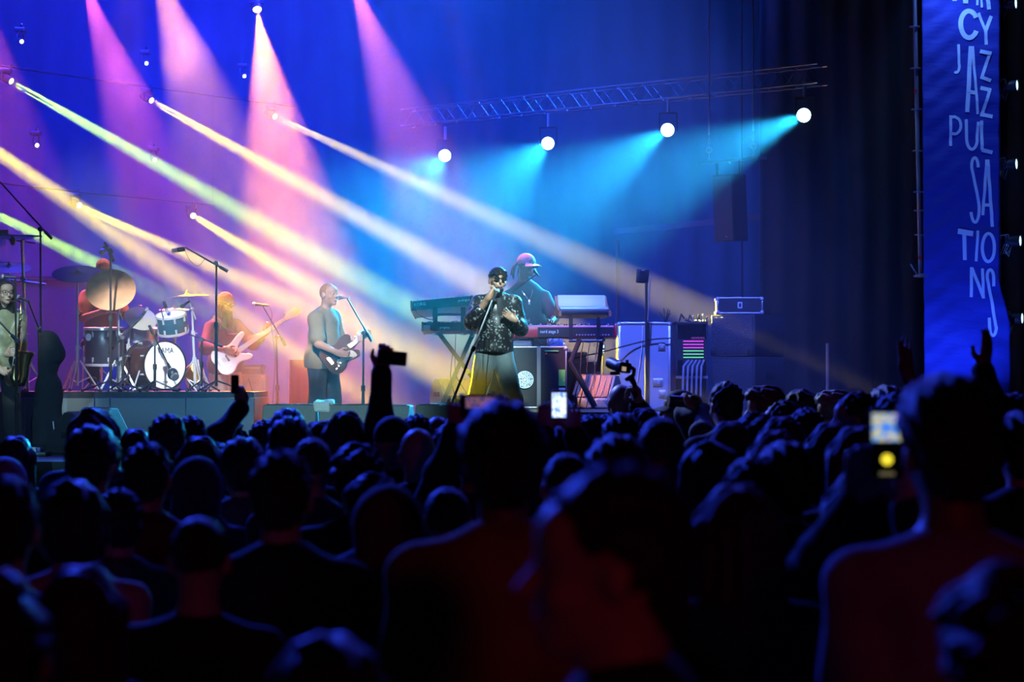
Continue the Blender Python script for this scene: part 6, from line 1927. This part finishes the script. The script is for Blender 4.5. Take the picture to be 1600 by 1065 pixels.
# ------------------------------------------------------------------ the audience
CROWD = [
    # x, y of the top of the head, distance, hair, turn (180 = facing the stage), clothing, colour
    (148, 638, 9.0, 'wavy', 180, 'jacket', 'navy'), (144, 662, 6.9, 'thick', 176, 'jacket', 'black'), (262, 646, 7.9, 'short', 184, 'jacket', 'black'),
    (299, 649, 9.7, 'short', 180, 'jacket', 'black'), (212, 669, 9.7, 'long', 180, 'jacket', 'plum'), (231, 690, 6.9, 'short', 178, 'jacket', 'maroon'),
    (313, 680, 9.0, 'long', 182, 'jacket', 'navy'), (335, 675, 10.6, 'thick', 180, 'jacket', 'black'), (360, 657, 11.0, 'curly', 180, 'jacket', 'black'),
    (309, 711, 8.0, 'hood', 180, 'hoodie', 'navy'), (341, 691, 9.3, 'short', 178, 'jacket', 'black'), (380, 681, 8.5, 'thick', 180, 'jacket', 'grey'),
    (25, 680, 9.6, 'long', 180, 'jacket', 'black'), (8, 712, 8.3, 'hood', 180, 'hoodie', 'pale'), (115, 748, 5.3, 'bob', 182, 'tee', 'rose'),
    (185, 762, 6.2, 'short', 205, 'jacket', 'grey'), (6, 742, 4.5, 'short', 186, 'tee', 'black'), (312, 806, 4.9, 'buzz', 178, 'tee', 'black'),
    (12, 884, 3.2, 'bun', 180, 'jacket', 'black'), (128, 880, 3.95, 'long', 180, 'jacket', 'black'), (515, 988, 2.85, 'bob', 180, 'jacket', 'black'),
    (440, 702, 5.25, 'short', 180, 'jacket', 'black'), (450, 636, 10.4, 'thick', 180, 'jacket', 'black'), (454, 649, 8.7, 'thick', 180, 'jacket', 'black'),
    (499, 657, 9.7, 'long', 176, 'jacket', 'black'), (519, 654, 10.8, 'short', 180, 'jacket', 'black'),
    (614, 649, 8.7, 'cap', 172, 'jacket', 'black'), (651, 646, 10.3, 'short', 180, 'jacket', 'black'), (684, 650, 10.8, 'bald', 180, 'jacket', 'navy'),
    (716, 648, 10.5, 'thick', 180, 'jacket', 'black'), (653, 669, 7.5, 'bald', 178, 'jacket', 'black'), (558, 692, 7.1, 'curly', 180, 'jacket', 'black'),
    (488, 683, 7.8, 'buzz', 182, 'jacket', 'navy'), (443, 677, 9.4, 'cap', 0, 'jacket', 'black'), (702, 662, 8.8, 'short', 180, 'jacket', 'black'),
    (582, 739, 6.5, 'curly', 196, 'jacket', 'navy'), (606, 754, 5.5, 'hood', 186, 'hoodie', 'maroon'), (699, 760, 6.3, 'buzz', 184, 'jacket', 'black'),
    (787, 622, 4.3, 'thick', 182, 'jacket', 'ochre'), (924, 646, 9.7, 'short', 180, 'jacket', 'navy'), (950, 645, 11.0, 'short', 180, 'jacket', 'black'),
    (972, 643, 9.0, 'thick', 180, 'jacket', 'black'), (1007, 636, 9.8, 'long', 180, 'jacket', 'black'), (1033, 650, 6.6, 'buzz', 178, 'jacket', 'black'),
    (965, 676, 6.1, 'thick', 180, 'jacket', 'black'), (886, 706, 6.4, 'buzz', 180, 'jacket', 'navy'),
    (1134, 595, 11.3, 'short', 200, 'jacket', 'black'), (1197, 601, 12.1, 'thick', 258, 'jacket', 'black'), (1250, 607, 12.6, 'bob', 250, 'jacket', 'black'),
    (1304, 608, 12.4, 'thick', 268, 'tee', 'pale'), (1224, 624, 10.4, 'short', 250, 'jacket', 'black'), (1338, 611, 9.4, 'short', 262, 'jacket', 'black'),
    (1180, 644, 8.8, 'curly', 180, 'jacket', 'black'), (1223, 649, 8.2, 'long', 180, 'jacket', 'plum'), (1141, 657, 8.2, 'long', 188, 'jacket', 'plum'),
    (1260, 636, 9.2, 'short', 180, 'jacket', 'navy'), (1212, 670, 7.1, 'long', 186, 'jacket', 'plum'), (1109, 688, 6.5, 'bob', 190, 'jacket', 'black'),
    (1176, 711, 5.6, 'short', 186, 'jacket', 'black'), (1228, 687, 6.0, 'thick', 180, 'jacket', 'black'), (1300, 658, 7.3, 'long', 188, 'jacket', 'black'),
    (1340, 664, 6.5, 'long', 186, 'jacket', 'black'), (1152, 753, 4.4, 'long', 190, 'jacket', 'black'),
    (1386, 600, 10.2, 'thick', 180, 'jacket', 'black'), (1398, 612, 8.6, 'short', 190, 'jacket', 'black'),
    (1578, 880, 2.55, 'curly', 180, 'jacket', 'black'), (1590, 612, 8.9, 'short', 180, 'jacket', 'black'), (1596, 640, 6.6, 'thick', 180, 'jacket', 'black'),
    (1485, 579, 3.75, 'thick', 186, 'tee', 'lilac'), (1063, 608, 12.4, 'cap', 266, 'jacket', 'black'),
]
CCOL = {'black': (.012, .012, .015), 'navy': (.03, .04, .09), 'plum': (.05, .025, .04), 'maroon': (.09, .012, .018), 'grey': (.07, .07, .08), 'pale': (.32, .34, .42), 'rose': (.42, .22, .26), 'ochre': (.34, .17, .05), 'lilac': (.26, .22, .30)}
HCOL = {'thick': (.010, .008, .008), 'short': (.012, .009, .008), 'buzz': (.02, .015, .012), 'curly': (.014, .010, .009), 'long': (.03, .016, .012), 'wavy': (.07, .05, .04), 'bob': (.012, .008, .008), 'bun': (.012, .01, .01)}
CJ = base_pose()
CJ['el'] = [(-.205, .03, 1.14), (.205, .03, 1.14)]; CJ['wr'] = [(-.19, -.06, .89), (.19, -.06, .89)]
CJ['girth'] = .95

def top_prims(J, style, raised=(False, False)):
    e = {'jacket': .028, 'hoodie': .03, 'tee': .012}[style]
    pr = torso_prims(J, 1.0, e)
    p = V3(J['pelvis'])
    pr.append(cap(p + Vector((0, 0, -.02)), p + Vector((0, 0, .25)), .14 + e, .13 + e, .05))
    for s in (0, 1): pr += arm_prims(J, s, e * .8 + .004, .75 if style == 'tee' else 1.93)
    if style != 'tee':
        nk = V3(J['neck'])
        pr.append(cap(nk + Vector((-.03, .01, -.02)), nk + Vector((.03, .01, -.02)), .075, .075, .03))
        if style == 'hoodie':
            pr.append(cap(nk + Vector((-.08, .07, .0)), nk + Vector((.08, .07, .0)), .06, .06, .04))
    pr.append(cut(p + Vector((0, 0, -.09)), (0, 0, -1)))
    return pr
def trouser_prims(J):
    p = V3(J['pelvis'])
    pr = [ell(p, (.16, .115, .13), None, .04)]
    for s in (0, 1): pr += leg_prims(J, s, .014, .02)
    return pr + [cut(p + Vector((0, 0, .1)), (0, 0, 1)), cut((0, 0, .05), (0, 0, -1))]

C_BODY = sdf_mesh('body', body_prims(CJ), .0115)
C_TOP = {k: sdf_mesh('top', top_prims(CJ, k), .014, noise=(.006, 21, 4)) for k in ('jacket', 'hoodie', 'tee')}
C_LEG = sdf_mesh('trousers', trouser_prims(CJ), .016, noise=(.005, 18, 4))
HNOISE = {'short': (.0055, 150, 6), 'thick': (.0055, 140, 3), 'buzz': (.002, 200, 6), 'curly': (.010, 110, 9), 'long': (.006, 150, 4, .08), 'wavy': (.009, 90, 4, .35), 'bob': (.006, 140, 5, .1), 'bun': (.005, 140, 2)}
C_HAIR = {k: sdf_mesh('hair', hair_prims(CJ, k), .0075, noise=HNOISE.get(k)) for k in ('short', 'thick', 'buzz', 'curly', 'long', 'wavy', 'bob', 'bun', 'cap', 'hood')}
HAIR_TOP = {'bald': 1.752, 'buzz': 1.761, 'short': 1.776, 'thick': 1.79, 'curly': 1.80, 'long': 1.778, 'wavy': 1.778, 'bob': 1.775, 'bun': 1.825, 'cap': 1.768, 'hood': 1.785}
M_CROWDSKIN = [mat('audience_skin', (.42, .26, .20), .5), mat('audience_skin_brown', (.20, .11, .08), .5)]

def share(name, me, m, parent):
    o = link(name, me, parent)
    if not me.materials: me.materials.append(m)
    o.material_slots[0].link = 'OBJECT'
    o.material_slots[0].material = m
    return o
def hair_of(t, kind, J=None, col=None):
    me = C_HAIR[kind] if J is None else sdf_mesh('hair', hair_prims(J, kind), .0095)
    if kind == 'cap':
        m = mat('pale_blue_cap', (.30, .42, .62), .8) if col == 'pale' else mat('black_cap', (.012, .012, .014), .8)
        o = share('cap', me, m, t); brim(J or CJ, m, o); return o
    if kind == 'hood':
        return share('hood', me, col, t)
    c = col or HCOL[kind]
    return share('hair', me, mat('hair_%d_%d_%d' % tuple(int(x * 1000) for x in c), c, .55, bump=.5, scale=90), t)

# settle the crowd so that nobody stands inside a neighbour: only the distance gives, never the direction
ROWS = [list(r) for r in CROWD]
HWORD = {'short': 'short dark hair', 'thick': 'thick dark hair', 'buzz': 'close-cropped hair', 'curly': 'curly dark hair', 'long': 'long straight hair', 'wavy': 'long wavy hair', 'bob': 'rounded bobbed hair', 'bun': 'hair tied up in a bun', 'bald': 'a bald head', 'cap': 'a cap', 'hood': 'a raised hood'}
TWORD = {'jacket': 'jacket', 'hoodie': 'hooded top', 'tee': 'T-shirt'}
CWORD = {'black': 'black', 'navy': 'navy', 'plum': 'dark plum', 'maroon': 'maroon', 'grey': 'grey', 'pale': 'pale', 'rose': 'rose', 'ochre': 'ochre', 'lilac': 'lilac-grey'}
SPECIAL = {(787, 622): 'tall man with thick dark hair in an ochre jacket towering in mid-crowd', (1485, 579): 'broad tall man with bushy dark hair in a lilac-grey T-shirt',
           (443, 677): 'audience member wearing a pale blue cap turned back to front', (1304, 608): 'grey-haired man in a pale shirt looking across towards the singer',
           (1063, 608): 'man in a black peaked cap standing in profile by the stage', (653, 669): 'bald audience member in a black jacket behind the stage-front wedges',
           (684, 650): 'bald audience member in a navy jacket close to the stage', (614, 649): 'audience member in a black cap beside the raised arm',
           (115, 748): 'audience member with rounded bobbed hair in a rose T-shirt', (8, 712): 'hooded audience member in a pale hooded top', (309, 711): 'hooded audience member in a navy hooded top',
           (606, 754): 'hooded audience member in a maroon hooded top', (148, 638): 'audience member with blue-lit long wavy hair near the drum riser', (12, 884): 'audience member with hair tied up in a bun'}
def side_word(rz_):
    return ' turned to profile' if rz_ > 215 else ''
def person_at(x, y, d, hair, rz_, style, col, J=None, label=None, skin=0, extra_h=0):
    top = P(x, y, d)
    H = top.z
    s = H / HAIR_TOP[hair]
    lb = label or SPECIAL.get((x, y)) or 'audience member with %s in a %s %s%s' % (HWORD[hair], CWORD[col], TWORD[style], side_word(rz_))
    t = thing('person', lb, 'person', (top.x, d, 0), math.radians(rz_), 'audience', s)
    sk = M_CROWDSKIN[skin]
    tm = cloth('crowd_' + col, CCOL[col], .9, .2, .4, 9)
    if J is None:
        share('body', C_BODY, sk, t); share({'jacket': 'jacket', 'hoodie': 'hooded_top', 'tee': 't_shirt'}[style], C_TOP[style], tm, t)
    else:
        me = sdf_mesh('body', body_prims(J), .0105); me.materials.append(sk); link('body', me, t)
        me = sdf_mesh('top', top_prims(J, style), .013, noise=(.006, 21, 4)); me.materials.append(tm); link('jacket' if style == 'jacket' else 't_shirt', me, t)
    share('trousers', C_LEG, M_BLACKCLOTH, t)
    if hair != 'bald':
        if hair == 'cap':
            o = hair_of(t, 'cap', None, 'pale' if (x, y) == (443, 677) else None)
            if rz_ == 0: t.rotation_euler.z = math.radians(180)
            if (x, y) == (443, 677): o.rotation_euler.z = PI
        elif hair == 'hood': hair_of(t, 'hood', None, tm)
        else:
            hair_of(t, hair, None, (.42, .42, .44) if (x, y) == (1304, 608) else ((.16, .09, .05) if (x, y) == (1197, 601) else None))
    return t
FIXED = []
def clash(a, b):
    xa, xb = (a[0] - CX) / F_PX * a[2], (b[0] - CX) / F_PX * b[2]
    side = max(a[3], b[3]) > 215        # somebody turned side-on takes more room front to back
    return ((xa - xb) / .50) ** 2 + ((a[2] - b[2]) / (.50 if side else .37)) ** 2 < 1

# people with a raised arm, a phone or a camera -------------------------------------------------
def ik(sh, wr, L1, L2, pole):
    sh, wr = Vector(sh), Vector(wr); v = wr - sh; D = v.length
    if D > (L1 + L2) * .995: wr = sh + v.normalized() * (L1 + L2) * .995; v = wr - sh; D = v.length
    a = (L1 * L1 - L2 * L2 + D * D) / (2 * D); h = math.sqrt(max(0, L1 * L1 - a * a))
    u = v.normalized(); p = Vector(pole); p = (p - u * p.dot(u)).normalized()
    return tuple(sh + u * a + p * h), tuple(wr)
def poser(x, y, d, hair, rz_, style, col, label, hands, skin=0, lift=.0):
    """hands: {side: (world wrist, world hand direction, world thumb direction, curl)}; side 0 = right"""
    top = P(x, y, d); s = top.z / HAIR_TOP[hair]
    M = Matrix.Translation((top.x, d, 0)) @ Matrix.Rotation(math.radians(rz_), 4, 'Z') @ Matrix.Scale(s, 4)
    inv = M.inverted(); R = inv.to_3x3()
    J = {k: (list(v) if isinstance(v, list) else v) for k, v in CJ.items()}
    for k, (w, hd, ht, cu, pole) in hands.items():
        wl = inv @ Vector(w)
        sh = V3(J['sh'][k]); dirn = (wl - sh).normalized()
        if dirn.z > .3: sh = sh + Vector((0, 0, .04)); J['sh'][k] = tuple(sh)
        el, wr = ik(sh, wl, .29, .26, R @ Vector(pole))
        J['el'][k] = el; J['wr'][k] = wr
        J['hd'][k] = tuple(R @ Vector(hd)); J['ht'][k] = tuple(R @ Vector(ht)); J['curl'][k] = cu
    t = person_at(x, y, d, hair, rz_, style, col, J, label, skin)
    return t

def screen_mat(name, cols, strength, scale=9):
    """a phone screen showing a small blurred picture of the stage lights"""
    m = bpy.data.materials.new(name); m.use_nodes = True
    nt = m.node_tree; b = nt.nodes['Principled BSDF']
    b.inputs['Base Color'].default_value = (.01, .01, .012, 1); b.inputs['Roughness'].default_value = .2
    tc = nt.nodes.new('ShaderNodeTexCoord'); nz = nt.nodes.new('ShaderNodeTexNoise'); rp = nt.nodes.new('ShaderNodeValToRGB')
    nz.inputs['Scale'].default_value = scale; nz.inputs['Detail'].default_value = 2
    nt.links.new(tc.outputs['Generated'], nz.inputs['Vector']); nt.links.new(nz.outputs['Fac'], rp.inputs[0])
    el = rp.color_ramp.elements
    el[0].position = .3; el[0].color = (*cols[0], 1); el[1].position = .7; el[1].color = (*cols[-1], 1)
    for i, c in enumerate(cols[1:-1]):
        e = el.new(.3 + .4 * (i + 1) / (len(cols) - 1)); e.color = (*c, 1)
    nt.links.new(rp.outputs[0], b.inputs['Emission Color']); b.inputs['Emission Strength'].default_value = strength
    return m
def phone(label, c, w, h, m_screen, land=False, roll=0.0, case=None, lit=(0, 0, 1, 1), yaw=0.0):
    """screen looks back along -y at the person holding it"""
    c = Vector(c)
    t = thing('mobile_phone', label, 'phone', c, 0, 'phones held up in the crowd')
    R = Matrix.Rotation(yaw, 3, 'Z') @ Matrix.Rotation(roll, 3, 'Y') @ Matrix.Rotation(math.radians(90), 3, 'X')
    MB().box(c, (w, h, .009), R, ch=.006).build('case', case or M_PLASTIC, t)
    x0, y0, x1, y1 = lit
    sc_ = Vector(((x0 + x1 - 1) / 2 * w * .9, (y0 + y1 - 1) / 2 * h * .88, .0055))
    MB().box(c + R @ Vector((0, 0, .0046)), (w * .93, h * .93, .0006), R).build('glass', mat('dark_screen_glass', (.008, .008, .01), .15), t, 0)
    MB().box(c + R @ sc_, ((x1 - x0) * w * .9, (y1 - y0) * h * .88, .001), R).build('screen', m_screen, t, 0)
    MB().cyl(c + R @ Vector((w * .28, h * .38, -.004)), c + R @ Vector((w * .28, h * .38, -.008)), .006, n=8).build('camera_lens', M_BLACKM, t)
    return t, R
# raised arm with a phone held flat
h1 = P(602, 573, 8.85)
FIXED.append((541, 641, 9.0))
poser(541, 641, 9.0, 'long', 180, 'jacket', 'black', 'long-haired audience member raising a phone high over the crowd', {0: (h1 + Vector((-.02, 0, -.012)), (.25, .1, .95), (-.9, .1, .3), .8, (-.2, -1, 0))})
phone('dark phone held sideways high above the crowd in a raised hand', P(613, 559, 8.828), .135, .066, mat('dark_screen_glass', (.008, .008, .01), .15), roll=.1)
# small upright phone by the bass player
h2 = P(374, 628, 10.3)
FIXED.append((413, 655, 10.3))
poser(413, 655, 10.3, 'short', 180, 'jacket', 'black', 'audience member holding a small dark phone upright before the drum riser', {1: (h2 + Vector((.01, 0, -.03)), (-.1, .1, 1), (.8, -.3, 0), .8, (-.6, -1, -.2))}, 0)
phone('small dark phone held upright before the drum riser', P(367, 600, 10.255), .045, .10, mat('dark_screen_glass', (.008, .008, .01), .15), yaw=.6)
# bright white phone
pc = P(873.5, 633, 8.2)
FIXED.append((874, 664, 8.65))
poser(874, 664, 8.65, 'thick', 180, 'jacket', 'black', 'audience member filming with a bright white phone in both hands', {0: (pc + Vector((.055, .01, -.09)), (-.1, .1, 1), (-1, 0, .2), .55, (.8, -.4, -1)), 1: (pc + Vector((-.055, .01, -.09)), (.1, .1, 1), (1, 0, .2), .55, (-.8, -.4, -1))})
phone('bright white-cased phone showing the lit stage on its screen', pc, .066, .132, screen_mat('blue_stage_screen', [(.02, .05, .35), (.15, .35, 1.0), (.9, .95, 1.0), (.1, .2, .9)], 1.6, 5), case=mat('ivory_phone_case', (.8, .65, .5), .5, emit=(.8, .6, .45), estr=.0), lit=(0, .06, 1, .96))
# sideways phone in front of the tall man
pc = P(748, 634, 7.0)
FIXED.append((742, 672, 7.45))
poser(742, 672, 7.45, 'short', 180, 'jacket', 'black', 'audience member holding a phone sideways before the singer', {0: (pc + Vector((.08, .028, -.075)), (-.1, .1, 1), (-1, 0, .2), .4, (.8, -.4, -1)), 1: (pc + Vector((-.08, .028, -.075)), (.1, .1, 1), (1, 0, .2), .4, (-.8, -.4, -1))})
phone('phone held sideways with a small picture of the singer on screen', pc, .125, .085, screen_mat('dim_stage_screen', [(.005, .008, .03), (.02, .06, .3), (.35, .12, .05), (.01, .02, .08)], .8, 6), lit=(.08, .4, 1, .95))
# tall phone before the broad man
pc = P(1385, 694, 4.35)
FIXED.append((1347, 733, 4.85))
poser(1347, 733, 4.85, 'long', 184, 'jacket', 'black', 'audience member filming with a tall phone beside the broad man', {0: (pc + Vector((.05, .01, -.11)), (-.1, .1, 1), (-1, 0, .2), .5, (.8, -.4, -1)), 1: (pc + Vector((-.05, .01, -.11)), (.1, .1, 1), (1, 0, .2), .5, (-.8, -.4, -1))})
ph, R = phone('tall dark phone with a bright picture and a yellow shutter dot', pc, .074, .16, screen_mat('bright_stage_screen', [(.02, .08, .8), (.05, .32, 1.0), (.75, .65, .15), (.06, .2, .95)], .9, 3.2), lit=(.0, .55, 1, 1.0))
q = pc + R @ Vector((0, -.034, .006))
MB().lathe([(.0005, .001), (.0125, .001), (.0125, 0)], q, (0, -1, 0), 20).build('shutter_dot', mat('yellow_dot', (.9, .75, .05), .4, emit=(1.0, .8, .04), estr=1.1), ph)
MB().box(pc + R @ Vector((0, -.066, .006)), (.034, .008, .001), R).build('caption_bar', mat('dim_caption', (.15, .13, .08), .5, emit=(.3, .25, .12), estr=.35), ph, 0)
# open raised hands by the banner
FIXED += [(1430, 640, 8.4), (1563, 612, 8.2)]
poser(1430, 640, 8.4, 'short', 180, 'tee', 'black', 'audience member raising one open hand beside the scaffold upright', {0: (P(1412, 572, 8.3), (-.12, 0, 1), (-.8, -.5, 0), .08, (.4, -1, 0))}, 1)
poser(1563, 612, 8.2, 'thick', 180, 'jacket', 'black', 'audience member raising one open hand in front of the banner', {1: (P(1536, 576, 8.1), (.18, 0, 1), (-.6, -.6, 0), .12, (.6, -1, -.5))}, 1)
# near man in profile
FIXED.append((962, 722, 2.5))
person_at(962, 722, 2.5, 'short', 268, 'jacket', 'black', None, 'man with short dark hair shown in large blurred profile', 0)
# bald man with a camera gimbal
FIXED.append((971, 600, 12.2))
gh = P(996, 633, 11.75)
poser(971, 600, 12.2, 'bald', 196, 'jacket', 'black', 'bald man in glasses lifting a camera on a gimbal', {0: (gh, (-.1, .1, 1), (-.6, .6, .2), 1.0, (.6, -1, -.6))})
def mk_gimbal():
    t = thing('camera_gimbal', 'black video camera on a curved gimbal arm held above the bald man', 'camera', gh)
    MB().tube([gh + Vector((-.01, .0, .03)), P(991, 600, 11.72), P(986, 590, 11.72)], [.017, .016, .02], 9).build('grip', M_BLACKM, t)
    MB().tube([P(986, 590, 11.72), P(979, 593, 11.72), P(990, 585, 11.7), P(991, 577, 11.7), P(984, 573, 11.7)], .014, 8).build('gimbal_arm', M_BLACKM, t)
    R = Matrix.Rotation(.5, 3, 'Z') @ Matrix.Rotation(.15, 3, 'Y')
    cb = MB().box(P(974, 574, 11.7), (.085, .06, .06), R, ch=.008).build('camera_body', M_PLASTIC, t)
    MB().box(P(975, 576, 11.665), (.028, .006, .026), R).build('viewscreen', mat('warm_viewscreen', (.6, .45, .3), .4, emit=(.9, .7, .5), estr=.4), cb, 0)
    MB().cyl(P(969, 573, 11.72), P(955, 567, 11.85), .034, .038, 14).build('lens_barrel', M_PLASTIC, t)
    MB().cyl(P(980, 569, 11.7), P(980, 562, 11.7), .01, n=8).build('knob', M_BLACKM, t)
    MB().box(P(961, 583, 11.75), (.06, .04, .02), ch=.005).build('motor', M_BLACKM, t)
mk_gimbal()
# photographer in the pit, half hidden
FIXED.append((1116, 632, 11.9))
pc = P(1082, 628, 11.84)
poser(1116, 632, 11.9, 'bald', 280, 'jacket', 'grey', 'photographer in grey bending to a stills camera beside the capped man', {0: (pc + Vector((.06, .085, -.045)), (-.9, .0, .4), (.2, -.6, .7), .4, (.2, .6, -1)), 1: (pc + Vector((.06, -.085, -.045)), (-.9, .0, .4), (.2, .6, .7), .4, (.2, -.6, -1))})
t = thing('stills_camera', 'black stills camera held by the photographer in grey', 'camera', pc)
MB().box(pc, (.06, .13, .085), Matrix.Rotation(.15, 3, 'Z'), ch=.01).build('camera_body', M_PLASTIC, t)
MB().cyl(pc + Vector((-.03, .0, 0)), pc + Vector((-.15, -.02, .01)), .036, n=14).build('lens_barrel', M_PLASTIC, t)
MB().box(pc + Vector((.032, .0, 0)), (.004, .06, .04), Matrix.Rotation(.15, 3, 'Z')).build('viewscreen', mat('dim_viewscreen', (.1, .08, .06), .4), t, 0)

placed = [list(f) + [280 if f[0] in (1116, 962) else 180] for f in FIXED]
for r in sorted(ROWS, key=lambda r: -r[2]):
    base = r[2]
    for k in range(44):
        off = (.06 * ((k + 1) // 2)) * (1 if k % 2 else -1)
        if not any(clash((r[0], r[1], base + off, r[4]), q) for q in placed): break
    else:
        off = 0
    r[2] = base + off
    placed.append([r[0], r[1], r[2], r[4]])
for i, r in enumerate(ROWS):
    person_at(*r, skin=1 if i % 5 == 3 else 0)
